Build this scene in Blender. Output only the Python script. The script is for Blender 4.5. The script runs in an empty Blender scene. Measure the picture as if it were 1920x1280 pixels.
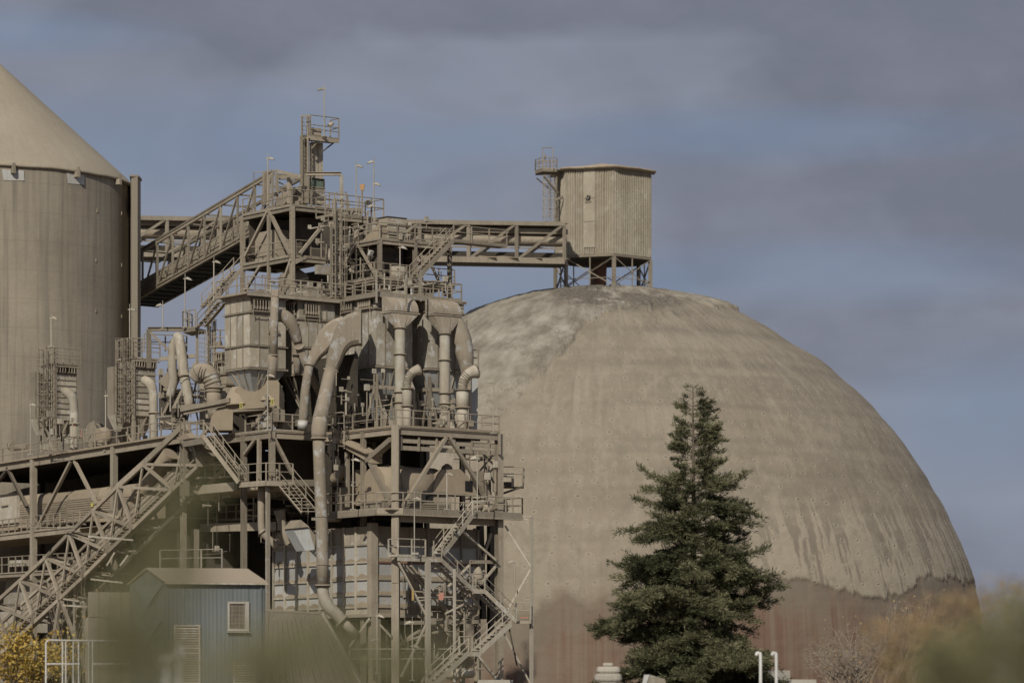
import bpy, bmesh, math, random
import numpy as np
from mathutils import Vector, Matrix
random.seed(7); rng = np.random.default_rng(7)
S = bpy.context.scene; COL = S.collection
F = 6600.0; HY = 1340.0; CZ = 1.6           # focal length in photo pixels, horizon row, eye height
# ---------------------------------------------------------------- camera
cam = bpy.data.cameras.new('camera'); co = bpy.data.objects.new('camera', cam); COL.objects.link(co)
co.location = (0, 0, CZ); co.rotation_euler = (math.radians(90), 0, 0)
cam.sensor_width = 36; cam.lens = 36*F/1920; cam.shift_y = (HY-640)/1920
cam.clip_start = 0.5; cam.clip_end = 9000
cam.dof.use_dof = True; cam.dof.focus_distance = 246; cam.dof.aperture_fstop = 0.55
S.camera = co
# ---------------------------------------------------------------- light
SUN_AZ = math.radians(15)     # left of the view axis, behind the camera
SUN_EL = math.radians(34)
sd = Vector((-math.sin(SUN_AZ)*math.cos(SUN_EL), -math.cos(SUN_AZ)*math.cos(SUN_EL), math.sin(SUN_EL)))
sun = bpy.data.lights.new('sun', 'SUN'); sun.energy = 3.9; sun.angle = math.radians(0.53); sun.color = (0.97, 0.912, 0.79)
so = bpy.data.objects.new('sun', sun); COL.objects.link(so); so.rotation_euler = sd.to_track_quat('Z', 'Y').to_euler(); so.location = (0, 0, 120)
W = bpy.data.worlds.new('World'); S.world = W; W.use_nodes = True
S.view_settings.view_transform = 'Standard'; S.view_settings.look = 'None'; S.view_settings.gamma = 1
S.view_settings.exposure = -0.2; S.view_settings.use_curve_mapping = False

class NT:
    def __init__(s, nt): s.nt = nt
    def n(s, typ, **kw):
        x = s.nt.nodes.new(typ)
        for k, v in kw.items():
            if k == 'i':
                for kk, vv in v.items():
                    if isinstance(vv, bpy.types.NodeSocket): s.nt.links.new(vv, x.inputs[kk])
                    else: x.inputs[kk].default_value = vv
            else: setattr(x, k, v)
        return x
    def math(s, op, a, b=0.0, c=0.0, clamp=False): return s.n('ShaderNodeMath', operation=op, use_clamp=clamp, i={0: a, 1: b, 2: c}).outputs[0]
    def mix(s, f, a, b, bt='MIX'):
        x = s.n('ShaderNodeMix', data_type='RGBA', blend_type=bt)
        for k, v in ((0, f), (6, a), (7, b)):
            if isinstance(v, bpy.types.NodeSocket): s.nt.links.new(v, x.inputs[k])
            else: x.inputs[k].default_value = v if k == 0 or len(v) == 4 else (*v, 1)
        return x.outputs[2]
    def noise(s, vec, scale, detail=4, rough=.55, col=False, lac=2.0):
        x = s.n('ShaderNodeTexNoise', i={'Vector': vec, 'Scale': scale, 'Detail': detail, 'Roughness': rough, 'Lacunarity': lac}); return x.outputs[1 if col else 0]
    def ramp(s, f, a, b, c0=0.0, c1=1.0): return s.n('ShaderNodeMapRange', i={0: f, 1: a, 2: b, 3: c0, 4: c1}).outputs[0]
    def scale(s, vec, v): return s.n('ShaderNodeVectorMath', operation='MULTIPLY', i={0: vec, 1: v}).outputs[0]
    def add(s, vec, v): return s.n('ShaderNodeVectorMath', operation='ADD', i={0: vec, 1: v}).outputs[0]

def build_sky():
    g = NT(W.node_tree); W.node_tree.nodes.clear()
    sky = g.n('ShaderNodeTexSky', sky_type='NISHITA', sun_disc=False, sun_elevation=SUN_EL, sun_rotation=math.atan2(sd.x, sd.y))
    sky.air_density = 1.0; sky.dust_density = 1.2; sky.ozone_density = 1.5
    tc = g.n('ShaderNodeTexCoord').outputs['Generated']
    sx = g.n('ShaderNodeSeparateXYZ', i={0: tc})
    # long soft cloud sheets, seen edge-on near the horizon
    v = g.scale(tc, (10, 10, 24)); warp = g.noise(g.scale(tc, (9, 9, 16)), 1.0, 4, col=True)
    v = g.n('ShaderNodeVectorMath', operation='ADD', i={0: v, 1: g.scale(warp, (2.2, 2.2, 2.2))}).outputs[0]
    n1 = g.noise(v, 1.0, 6, .56); n2 = g.noise(g.add(v, (13, 4, 7)), .5, 3, .5); n3 = g.noise(g.add(g.scale(tc, (26, 26, 50)), (3, 9, 1)), 1.0, 5, .62)
    def blob(cx, cy, rx, ry):       # soft ellipse in direction space, given by a pixel of the photograph
        x0 = (cx-960)/F; z0 = (HY-cy)/F
        dx = g.math('DIVIDE', g.math('SUBTRACT', sx.outputs[0], x0), rx/F); dz = g.math('DIVIDE', g.math('SUBTRACT', sx.outputs[2], z0), ry/F)
        r = g.math('ADD', g.math('MULTIPLY', dx, dx), g.math('MULTIPLY', dz, dz)); r = g.math('ADD', r, g.math('MULTIPLY', g.math('SUBTRACT', n1, .5), 1.5))
        return g.ramp(r, 1.6, 0.0)
    clear = g.ramp(g.math('ADD', n1, g.math('MULTIPLY', n2, .5)), .62, .46)     # where blue shows between the sheets
    for b in ((40, 95, 300, 40), (420, 300, 500, 110), (1380, 270, 520, 50), (900, 580, 380, 90), (1560, 520, 420, 60), (1880, 790, 260, 120)):
        clear = g.math('ADD', clear, g.math('MULTIPLY', blob(*b), .55), clamp=True)
    dark = g.ramp(n2, .38, .66)
    for b in ((1750, 110, 950, 120), (1650, 640, 420, 90), (900, 30, 1100, 60), (1900, 350, 200, 200)): dark = g.math('ADD', dark, g.math('MULTIPLY', blob(*b), .6), clamp=True)
    cl = g.mix(dark, (.226, .254, .314), (.140, .152, .192))
    cl = g.mix(g.ramp(n3, .4, .7, 0, .30), cl, (.215, .215, .268))
    blue = g.mix(.22, (.120, .178, .290), g.mix(1.0, sky.outputs[0], (.05, .05, .05), 'MULTIPLY'))
    c = g.mix(g.math('MULTIPLY', clear, .72), cl, blue)
    # the same overcast air carries on to the zenith and behind the camera
    bg1 = g.n('ShaderNodeBackground', i={0: c, 1: 1.44})
    g.nt.links.new(bg1.outputs[0], g.n('ShaderNodeOutputWorld').inputs[0])
build_sky()

# ---------------------------------------------------------------- materials
def mat(name, build):
    m = bpy.data.materials.new(name); m.use_nodes = True; nt = m.node_tree; nt.nodes.clear(); g = NT(nt)
    pos = g.n('ShaderNodeNewGeometry'); b = g.n('ShaderNodeBsdfPrincipled'); g.nt.links.new(b.outputs[0], g.n('ShaderNodeOutputMaterial').inputs[0])
    r = build(g, pos.outputs['Position'], pos)
    col, rough, bump = (list(r)+[None]*3)[:3]
    b.inputs['Specular IOR Level'].default_value = .25
    if isinstance(col, bpy.types.NodeSocket): nt.links.new(col, b.inputs[0])
    else: b.inputs[0].default_value = (*col, 1)
    b.inputs['Roughness'].default_value = rough or .9
    if bump is not None:
        h, st, ds = bump; bm = g.n('ShaderNodeBump', i={'Height': h, 'Strength': st, 'Distance': ds}); nt.links.new(bm.outputs[0], b.inputs['Normal'])
    return m
def rnd(g): return g.n('ShaderNodeObjectInfo').outputs['Random']
def dusty(base, pale, dark, patch=None, amt=.35, sc=1.0, rough=.93, var=.16):
    def b(g, p, geo):
        n = g.noise(p, .55*sc, 5, .6); f = g.noise(p, 4.5*sc, 5, .65); st = g.noise(g.scale(p, (5.5, 5.5, .5)), 1.0, 4, .6)
        c = g.mix(g.ramp(n, .3, .72), base, pale)
        c = g.mix(g.ramp(st, .5, .78, 0, .55), c, dark)
        if patch: c = g.mix(g.ramp(g.noise(g.scale(p, (1, 1, .8)), 1.5, 6, .68), .53, .63, 0, amt), c, patch)
        c = g.mix(g.ramp(f, .35, .8, 0, .22), c, dark)
        nz = g.n('ShaderNodeSeparateXYZ', i={0: geo.outputs['Normal']}).outputs[2]
        c = g.mix(g.ramp(nz, .35, .9, 0, .75), c, (.335, .275, .205))       # settled cement dust on whatever faces up
        v = g.ramp(rnd(g), 0, 1, 1-var, 1+var); c = g.mix(1.0, c, g.n('ShaderNodeCombineColor', i={0: v, 1: v, 2: v}).outputs[0], 'MULTIPLY')
        return c, rough, (g.math('ADD', f, g.math('MULTIPLY', n, .8)), .55, .05)
    return b
M = {}
M['dust'] = mat('cement_dusted_steel', dusty((.258, .222, .172), (.335, .290, .228), (.165, .140, .110), (.205, .150, .110), .38, 1.1, .93, .24))
M['pale'] = mat('pale_worn_paint', dusty((.318, .277, .213), (.415, .375, .31), (.20, .17, .13), (.52, .51, .48), .62, 1.0, .93, .26))
M['peel'] = mat('peeling_white_panels', dusty((.30, .265, .21), (.40, .37, .32), (.21, .185, .15), (.56, .56, .54), .8, 1.3))
M['duct'] = mat('duct_flaking_paint', dusty((.255, .214, .163), (.30, .256, .20), (.185, .155, .12), (.50, .52, .53), .6, .8))
M['galv'] = mat('galvanised_pipe', dusty((.36, .32, .25), (.44, .40, .33), (.25, .21, .16), (.50, .49, .46), .45, 1.6, .75))
M['post'] = mat('bare_post_paint', dusty((.38, .34, .28), (.45, .41, .34), (.27, .23, .18), None, .3, 1.5, .8))
M['blue'] = mat('blue_grey_hopper_paint', dusty((.29, .305, .31), (.37, .38, .38), (.24, .21, .17), (.30, .26, .205), .6, .8, .75))
M['white'] = mat('white_bin_panel_paint', dusty((.36, .355, .34), (.43, .43, .42), (.29, .26, .215), (.37, .32, .25), .4, 1.0, .8))
M['dark'] = mat('dark_shade_steel', dusty((.062, .053, .043), (.10, .085, .068), (.036, .031, .026), None, .3, 1, .95))  # shade of bays and undersides put into this steel's dark tone
M['rust'] = mat('rust_red_primer', dusty((.20, .095, .065), (.27, .15, .11), (.13, .07, .05)))
M['heap'] = mat('loose_cement_dust', dusty((.30, .245, .18), (.35, .29, .215), (.25, .205, .15), None, .3, 3, .98))
M['clad'] = mat('corrugated_cladding', dusty((.30, .262, .20), (.39, .35, .28), (.21, .18, .135), (.46, .43, .365), .5, .7, .85, .05))
M['steel'] = mat('bright_steel', dusty((.55, .54, .52), (.66, .65, .63), (.40, .38, .34), None, .3, 2, .6))
M['concb'] = mat('pale_concrete', dusty((.38, .35, .30), (.46, .43, .38), (.28, .25, .21), None, .3, 2, .9))
def plain(c, r=.8): return lambda g, p, geo: (g.mix(g.ramp(g.noise(p, 9, 4), .3, .75), tuple(x*.8 for x in c), tuple(min(1, x*1.15) for x in c)), r)
M['yellow'] = mat('yellow_notice', plain((.52, .47, .14), .5)); M['red'] = mat('faded_red_tag', plain((.42, .19, .145), .6)); M['black'] = mat('black_print_and_shade', plain((.02, .02, .02), .6))  # the black also paints the shaded gallery underside and dark openings
M['orange'] = mat('orange_tarp', plain((.42, .25, .12), .7)); M['ltgreen'] = mat('green_painted_steel', plain((.13, .165, .13), .5)); M['lens'] = mat('lamp_lens', plain((.5, .47, .38), .3))
M['pane'] = mat('dirty_window_glass', dusty((.10, .085, .07), (.17, .14, .11), (.05, .045, .04), None, .3, 6, .4))
M['amber'] = mat('amber_plate', plain((.36, .25, .09), .6))
def concrete_silo(g, p, geo):
    u = g.n('ShaderNodeUVMap').outputs[0]
    bands = g.noise(g.scale(u, (.25, 1.6, 0)), 1.0, 4, .6); vert = g.noise(g.scale(u, (2.2, .07, 0)), 1.0, 5, .65); spot = g.noise(u, .16, 4, .55); fine = g.noise(u, 3.2, 5, .7)
    c = g.mix(g.ramp(spot, .32, .68), (.245, .214, .170), (.345, .300, .236))
    c = g.mix(g.ramp(bands, .45, .75, 0, .6), c, (.310, .262, .198)); c = g.mix(g.ramp(vert, .46, .70, 0, .75), c, (.155, .136, .114)); c = g.mix(g.ramp(g.noise(g.scale(u, (1.1, .05, 0)), 1.0, 4, .6), .55, .7, 0, .4), c, (.34, .30, .24)); c = g.mix(g.ramp(g.noise(g.scale(u, (.5, .5, 0)), 1.0, 6, .75), .55, .68, 0, .4), c, (.20, .175, .145))
    lift = g.math('FRACT', g.math('MULTIPLY', g.n('ShaderNodeSeparateXYZ', i={0: u}).outputs[1], .42))
    c = g.mix(g.ramp(lift, 0, .05, .35, 0), c, (.17, .145, .115)); c = g.mix(g.ramp(fine, .35, .8, 0, .25), c, (.16, .14, .11))
    return c, .92, (g.math('ADD', fine, g.math('MULTIPLY', bands, .6)), .4, .04)
M['silo'] = mat('slipformed_concrete', concrete_silo)
def cone_roof(g, p, geo):
    n = g.noise(p, .12, 5, .6); f = g.noise(p, 2.5, 5, .7); st = g.noise(g.n('ShaderNodeUVMap').outputs[0], 1.0, 4, .6)
    c = g.mix(g.ramp(n, .35, .7), (.315, .27, .205), (.38, .33, .255)); c = g.mix(g.ramp(st, .45, .75, 0, .35), c, (.23, .19, .145)); c = g.mix(g.ramp(f, .4, .8, 0, .3), c, (.22, .18, .135))
    return c, .95, (f, .4, .05)
M['cone'] = mat('dust_caked_cone', cone_roof)
def dome_mat(g, p, geo):
    u = g.n('ShaderNodeUVMap').outputs[0]; sp = g.n('ShaderNodeSeparateXYZ', i={0: u})
    at = g.n('ShaderNodeVertexColor', layer_name='mask').outputs[0]; sc = g.n('ShaderNodeSeparateColor', i={0: at}); red, crust, dk = sc.outputs
    at2 = g.n('ShaderNodeVertexColor', layer_name='mask2').outputs[0]; sc2 = g.n('ShaderNodeSeparateColor', i={0: at2}); drip, band, crack = sc2.outputs
    n = g.noise(u, .11, 5, .6); st = g.noise(g.scale(u, (1.3, .10, 0)), 1.0, 6, .68); st2 = g.noise(g.scale(u, (3.6, .35, 0)), 1.0, 5, .7); f = g.noise(u, 2.4, 6, .7)
    c = g.mix(g.ramp(n, .34, .68), (.240, .202, .153), (.300, .256, .197))
    c = g.mix(g.ramp(st, .48, .74, 0, .55), c, (.205, .170, .130)); c = g.mix(g.ramp(st2, .52, .76, 0, .35), c, (.345, .292, .222))
    c = g.mix(g.math('MULTIPLY', band, .72), c, (.185, .158, .125))  # dark bands: shade below the bulges painted in, plus random banding
    c = g.mix(g.math('MULTIPLY', drip, .75), c, (.33, .285, .22))
    bl = g.noise(g.scale(u, (.5, .28, 0)), 1.0, 6, .72); c = g.mix(g.ramp(bl, .5, .62, 0, .5), c, (.33, .288, .225)); c = g.mix(g.ramp(g.noise(g.add(g.scale(u, (.7, .35, 0)), (9, 3, 0)), 1.0, 6, .72), .54, .66, 0, .5), c, (.185, .16, .128))
    # wall ties: rows of small pock marks
    ujit = g.add(g.scale(u, (.66, .70, 0)), g.scale(g.noise(g.scale(u, (.35, .35, 0)), 1.0, 2, .5, col=True), (.6, .2, 0)))
    vo = g.n('ShaderNodeTexVoronoi', voronoi_dimensions='2D', feature='F1', i={'Vector': ujit, 'Scale': 1.0, 'Randomness': .36})
    d = vo.outputs['Distance']; pres = g.math('MULTIPLY', g.ramp(g.noise(g.scale(u, (.45, .8, 0)), 1.0, 4, .7), .36, .54), g.ramp(g.noise(g.scale(u, (1.1, 1.7, 0)), 1.0, 2, .6), .3, .7, .15, 1))
    nocr = g.math('MULTIPLY', g.math('SUBTRACT', 1.0, crust), g.math('SUBTRACT', 1.0, red))
    ring = g.math('MULTIPLY', g.math('MULTIPLY', g.ramp(g.math('ABSOLUTE', g.math('SUBTRACT', d, .13)), .07, .0), pres), nocr)
    core = g.math('MULTIPLY', g.math('MULTIPLY', g.ramp(d, .09, .03), pres), nocr)
    c = g.mix(g.math('MULTIPLY', ring, .75), c, (.385, .34, .27)); c = g.mix(g.math('MULTIPLY', core, .65), c, (.13, .125, .10))
    # smooth crust of set cement over the top left
    cc = g.mix(g.ramp(g.noise(g.scale(u, (.3, .3, 0)), 1.0, 7, .7), .4, .64), (.19, .168, .135), (.40, .365, .31)); c = g.mix(g.math('MULTIPLY', crust, .85), c, cc)
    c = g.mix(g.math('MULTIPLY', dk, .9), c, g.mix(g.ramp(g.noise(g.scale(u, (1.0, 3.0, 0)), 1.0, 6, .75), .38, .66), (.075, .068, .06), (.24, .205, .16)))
    # the bare painted steel skirt below the crust
    rs = g.noise(g.scale(u, (1.7, .025, 0)), 1.0, 4, .6); rn = g.noise(u, .09, 4, .6)
    rc = g.mix(g.ramp(g.math('ADD', g.math('MULTIPLY', rs, .6), g.math('MULTIPLY', rn, .4)), .44, .57), (.160, .098, .072), (.200, .152, .115))
    rc = g.mix(g.ramp(g.noise(g.scale(u, (3.4, .03, 0)), 1.0, 4, .6), .60, .72, 0, .6), rc, (.28, .235, .18))
    low = g.n('ShaderNodeSeparateColor', i={0: g.n('ShaderNodeVertexColor', layer_name='mask3').outputs[0]}).outputs[0]
    tanz = g.mix(g.ramp(rs, .35, .65), (.205, .172, .132), (.165, .138, .108)); rc = g.mix(g.ramp(g.math('ADD', low, g.math('MULTIPLY', g.math('SUBTRACT', g.noise(g.scale(u, (.22, .10, 0)), 1.0, 5, .65), .5), 2.0)), .0, .5), tanz, rc)
    c = g.mix(red, c, rc); c = g.mix(g.math('MULTIPLY', crack, .62), c, (.10, .086, .07))
    c = g.mix(g.ramp(f, .4, .85, 0, .25), c, (.16, .135, .105))
    h = g.math('ADD', g.math('MULTIPLY', f, .7), g.math('ADD', g.math('MULTIPLY', ring, .5), g.math('MULTIPLY', core, -.9)))
    h = g.math('ADD', h, g.math('MULTIPLY', g.noise(g.scale(u, (1.0, 1.6, 0)), 1.0, 6, .7), g.math('ADD', .5, g.math('MULTIPLY', crust, 1.2))))
    return c, .95, (h, .6, .12)
M['dome'] = mat('dome_sprayed_shell', dome_mat)
def hutpaint(g, p, geo):
    st = g.noise(g.scale(p, (3.2, 3.2, .12)), 1.0, 5, .6); n = g.noise(p, .5, 4, .6)
    c = g.mix(g.ramp(st, .35, .7), (.118, .134, .138), (.160, .172, .172)); c = g.mix(g.ramp(n, .45, .75, 0, .6), c, (.155, .152, .13)); c = g.mix(g.ramp(g.noise(p, 1.1, 6, .7), .52, .68, 0, .5), c, (.175, .19, .19)); c = g.mix(g.ramp(g.noise(g.scale(p, (5, 5, .6)), 1.0, 4, .6), .58, .74, 0, .45), c, (.09, .10, .10)); return c, .6, (st, .2, .02)
M['hut'] = mat('weathered_blue_paint', hutpaint)
M['hutp'] = mat('pale_blue_paint', plain((.165, .19, .195), .6))
def shed(g, p, geo):
    f = g.noise(p, 3.0, 5, .6); n = g.noise(p, .3, 4); c = g.mix(g.ramp(n, .35, .7), (.20, .175, .14), (.26, .225, .18)); return g.mix(g.ramp(f, .4, .8, 0, .4), c, (.15, .13, .10)), .9
M['shed'] = mat('dusty_roof_sheet', shed)
M['ground'] = mat('dusty_ground', lambda g, p, geo: (g.mix(g.ramp(g.noise(p, .3, 6, .65), .35, .7), (.16, .13, .095), (.24, .20, .15)), .95, (g.noise(p, 2, 6, .7), .5, .1)))
def leafm(name, cs, tr=.0):
    m = bpy.data.materials.new(name); m.use_nodes = True; nt = m.node_tree; g = NT(nt); b = nt.nodes['Principled BSDF']
    at = g.n('ShaderNodeVertexColor', layer_name='tint').outputs[0]; f = g.n('ShaderNodeSeparateColor', i={0: at}).outputs[0]
    rmp = g.n('ShaderNodeValToRGB', i={0: f}); rmp.color_ramp.interpolation = 'LINEAR'
    el = rmp.color_ramp.elements; el[0].color = (*cs[0], 1); el[1].color = (*cs[-1], 1)
    for k, c in enumerate(cs[1:-1]): e = el.new((k+1)/(len(cs)-1)); e.color = (*c, 1)
    nt.links.new(rmp.outputs[0], b.inputs[0]); b.inputs['Roughness'].default_value = .75; b.inputs['Specular IOR Level'].default_value = .2
    return m
M['needle'] = leafm('cedar_needles', [(.045, .048, .025), (.085, .088, .045), (.150, .146, .078), (.24, .222, .135)])
M['yleaf'] = leafm('yellow_autumn_leaves', [(.20, .13, .03), (.42, .27, .05), (.55, .38, .10), (.18, .17, .06)])
M['oleaf'] = leafm('orange_dry_leaves', [(.27, .16, .085), (.33, .23, .12), (.22, .20, .11)])
M['gleaf'] = leafm('olive_green_leaves', [(.11, .11, .055), (.20, .19, .10), (.29, .265, .145)])
M['bark'] = mat('grey_brown_bark', plain((.14, .11, .085), .9)); M['twig'] = mat('pale_bare_twig', plain((.30, .25, .20), .9))

# ---------------------------------------------------------------- mesh kit
Z = Vector((0, 0, 1)); uL = Vector((-.604, .797, 0)); uR = Vector((.797, .604, 0))
def P(px, py, Y): return Vector(((px-960)/F*Y, Y, CZ+(HY-py)/F*Y))
class Plane:                       # a vertical plan line through the point seen at px0, depth Y0
    def __init__(s, px0, Y0, u, n): s.Q = Vector(((px0-960)/F*Y0, Y0, 0)); s.u = u; s.n = n
    def __call__(s, px, py, off=0):
        q = s.Q+s.n*off; k = (px-960)/F; b = (k*q.y-q.x)/(s.u.x-k*s.u.y); p = q+s.u*b
        return Vector((p.x, p.y, CZ+(HY-py)/F*p.y))
CACHE = {}
def mk(name, verts, faces, m, smooth=False, uv=None):
    me = bpy.data.meshes.new(name); me.from_pydata([tuple(v) for v in verts], [], faces); me.materials.append(M[m] if isinstance(m, str) else m)
    if smooth: me.polygons.foreach_set('use_smooth', [True]*len(me.polygons))
    me.update(); return me
def unit(kind, m):
    k = (kind, m)
    if k in CACHE: return CACHE[k]
    if kind == 'box':
        v = [(x, y, z) for z in (0, 1) for x, y in ((-.5, -.5), (.5, -.5), (.5, .5), (-.5, .5))]
        f = [(3, 2, 1, 0), (4, 5, 6, 7), (0, 1, 5, 4), (1, 2, 6, 5), (2, 3, 7, 6), (3, 0, 4, 7)]; sm = False
    elif kind == 'I':              # flanges in x-z planes at y = +-.5
        t, wv = .13, .10
        pr = [(-.5, -.5), (.5, -.5), (.5, -.5+t), (wv/2, -.5+t), (wv/2, .5-t), (.5, .5-t), (.5, .5), (-.5, .5), (-.5, .5-t), (-wv/2, .5-t), (-wv/2, -.5+t), (-.5, -.5+t)]
        n = len(pr); v = [(x, y, 0) for x, y in pr]+[(x, y, 1) for x, y in pr]; f = [tuple(reversed(range(n))), tuple(range(n, 2*n))]+[(i, (i+1) % n, n+(i+1) % n, n+i) for i in range(n)]; sm = False
    elif kind == 'L':
        pr = [(-.5, -.5), (.5, -.5), (.5, -.32), (-.32, -.32), (-.32, .5), (-.5, .5)]; n = 6
        v = [(x, y, 0) for x, y in pr]+[(x, y, 1) for x, y in pr]; f = [tuple(reversed(range(n))), tuple(range(n, 2*n))]+[(i, (i+1) % n, n+(i+1) % n, n+i) for i in range(n)]; sm = False
    else:
        n = int(kind[3:]); v = [(.5*math.cos(a), .5*math.sin(a), z) for z in (0, 1) for a in [2*math.pi*i/n for i in range(n)]]
        f = [tuple(reversed(range(n))), tuple(range(n, 2*n))]+[(i, (i+1) % n, n+(i+1) % n, n+i) for i in range(n)]; sm = True
    me = mk(kind, v, f, m)
    if sm:
        for p in me.polygons: p.use_smooth = len(p.vertices) == 4
    CACHE[k] = me; return me
def between(p, q, w, h, side=None):
    p, q = Vector(p), Vector(q); d = q-p; L = d.length; z = d/L
    x = Vector(side) if side is not None else z.cross(Z)
    if x.length < .05: x = uR.copy()
    x = (x-z*x.dot(z)).normalized(); y = z.cross(x)
    m = Matrix(((x.x*w, y.x*h, z.x*L, p.x), (x.y*w, y.y*h, z.y*L, p.y), (x.z*w, y.z*h, z.z*L, p.z), (0, 0, 0, 1))); return m
WM = {}
class T:                           # a thing: an Empty at its base that parents its parts
    def __init__(s, name, label, cat, loc, group=None, kind=None):
        o = bpy.data.objects.new(name, None); COL.objects.link(o); o.location = loc; o.empty_display_size = .5
        o['label'] = label; o['category'] = cat
        if group: o['group'] = group
        s.o = o; WM[o.name] = Matrix.Translation(Vector(loc))
    def put(s, name, me, Mx=None, parent=None, label=None, kind=None):
        o = bpy.data.objects.new(name, me); COL.objects.link(o); Mx = Mx or Matrix.Identity(4); par = parent or s.o
        o.parent = par; o.matrix_parent_inverse = WM[par.name].inverted(); o.matrix_basis = Mx; WM[o.name] = Mx
        if label: o['label'] = label
        if kind: o['kind'] = kind
        return o
    def bar(s, name, p, q, w, h=None, m='dust', k='box', side=None, parent=None, label=None):
        return s.put(name, unit(k, m), between(p, q, w, h or w, side), parent, label)
    def pipe(s, name, p, q, r, m='dust', n=16, parent=None): return s.put(name, unit('cyl%d' % n, m), between(p, q, 2*r, 2*r), parent)
    def box(s, name, Q, a, b, z, m='dust', parent=None, label=None):     # plan box: Q + a*uR + b*uL
        Q = Vector((Q[0], Q[1], 0)); c = Q+uR*(a[0]+a[1])/2+uL*(b[0]+b[1])/2; p0 = Vector((c.x, c.y, z[0])); p1 = Vector((c.x, c.y, z[1]))
        return s.put(name, unit('box', m), between(p0, p1, a[1]-a[0], b[1]-b[0], uR), parent, label)
    def prism(s, name, pts, ext, m='dust', parent=None, label=None, smooth=False):  # polygon pts extruded by the vector ext
        n = len(pts); v = [Vector(p) for p in pts]+[Vector(p)+Vector(ext) for p in pts]
        f = [tuple(reversed(range(n))), tuple(range(n, 2*n))]+[(i, (i+1) % n, n+(i+1) % n, n+i) for i in range(n)]
        return s.put(name, fixn(mk(name, v, f, m)), None, parent, label)
    def tube(s, name, pts, rs, m='dust', n=20, parent=None, cap=True, sub=4, label=None):
        P0 = [Vector(p) for p in pts]; rs = rs if isinstance(rs, (list, tuple)) else [rs]*len(P0)
        pp, rr = [], []
        for i in range(len(P0)-1):          # Catmull-Rom
            a, b, c, d = P0[max(0, i-1)], P0[i], P0[i+1], P0[min(len(P0)-1, i+2)]
            for k in range(sub):
                t = k/sub; pp.append(.5*((2*b)+(c-a)*t+(2*a-5*b+4*c-d)*t*t+(3*b-a-3*c+d)*t**3)); rr.append(rs[i]*(1-t)+rs[i+1]*t)
        pp.append(P0[-1]); rr.append(rs[-1]); v, f = [], []; x = None
        for i, p in enumerate(pp):
            d = (pp[min(i+1, len(pp)-1)]-pp[max(i-1, 0)]).normalized()
            if x is None: x = d.cross(Z) if abs(d.z) < .95 else Vector((1, 0, 0))
            x = (x-d*x.dot(d)).normalized(); y = d.cross(x)
            for j in range(n): t = 2*math.pi*j/n; v.append(p+(x*math.cos(t)+y*math.sin(t))*rr[i])
        for i in range(len(pp)-1):
            for j in range(n): f.append((i*n+j, i*n+(j+1) % n, (i+1)*n+(j+1) % n, (i+1)*n+j))
        if cap: f.append(tuple(reversed(range(n)))); f.append(tuple(range((len(pp)-1)*n, len(pp)*n)))
        me = mk(name, v, f, m)
        for q in me.polygons: q.use_smooth = len(q.vertices) == 4
        return s.put(name, me, None, parent, label)
def fixn(me):
    bm = bmesh.new(); bm.from_mesh(me); bmesh.ops.recalc_face_normals(bm, faces=bm.faces); bm.to_mesh(me); bm.free(); return me
def joined(segs, m, n=6, name='frame'):     # many thin bars as one mesh: (p, q, w)
    v, f = [], []
    for p, q, w in segs:
        p, q = Vector(p), Vector(q); d = (q-p).normalized(); x = d.cross(Z); x = Vector((1, 0, 0)) if x.length < .05 else x.normalized(); y = d.cross(x); b = len(v)
        for e in (p, q):
            for j in range(n): t = 2*math.pi*(j+.5)/n; v.append(e+(x*math.cos(t)+y*math.sin(t))*w/2*(1.15 if n == 4 else 1))
        f += [(b+j, b+(j+1) % n, b+n+(j+1) % n, b+n+j) for j in range(n)]+[tuple(b+j for j in reversed(range(n))), tuple(b+n+j for j in range(n))]
    return mk(name, v, f, m)
def railing(t, pts, h=1.1, step=1.5, m='dust', r=.036, kick=True):
    pts = [Vector(p) for p in pts]
    for i in range(len(pts)-1):
        a, b = pts[i], pts[i+1]; L = (b-a).length; n = max(1, round(L/step))
        for hh in (h, h*.55): t.bar('handrail', a+Z*hh, b+Z*hh, r*2, r*2, m, 'cyl8')
        if kick: t.bar('kick_plate', a+Z*.02, b+Z*.02, .012+.02, .15, m, side=(b-a).cross(Z))
        for k in range(n+1 if i == len(pts)-2 else n): p = a+(b-a)*k/n; t.bar('post', p, p+Z*h, r*2.2, r*2.2, m)
def stair(label, p0, p1, wd, width=1.0, m='dust', rails=(1, 1), group='steel stairs between the platforms', thing=None):
    p0, p1, wd = Vector(p0), Vector(p1), Vector(wd)*width
    t = thing or T('steel_stair', label, 'stairs', p0, group); d = p1-p0; n = max(3, round(abs(d.z)/.225)); hd = Vector((d.x, d.y, 0)).normalized()
    for k in (0, 1): t.bar('stringer', p0+wd*k, p1+wd*k, .07, .30, m, side=wd)
    for i in range(n):
        c = p0+d*(i+.5)/n+Z*.02; a = c+wd*.04; b = c+wd*.96
        t.put('tread', unit('box', m), between(a, b, .28, .05, hd))
    for k in (0, 1):
        if not rails[k]: continue
        o = wd*k; np_ = max(2, round(d.length/1.5))
        for hh in (1.0, .52): t.bar('handrail', p0+o+Z*hh, p1+o+Z*hh, .06, .06, m, 'cyl8')
        for j in range(np_+1): q = p0+d*j/np_+o; t.bar('post', q, q+Z*1.0, .06, .06, m)
    return t
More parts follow.
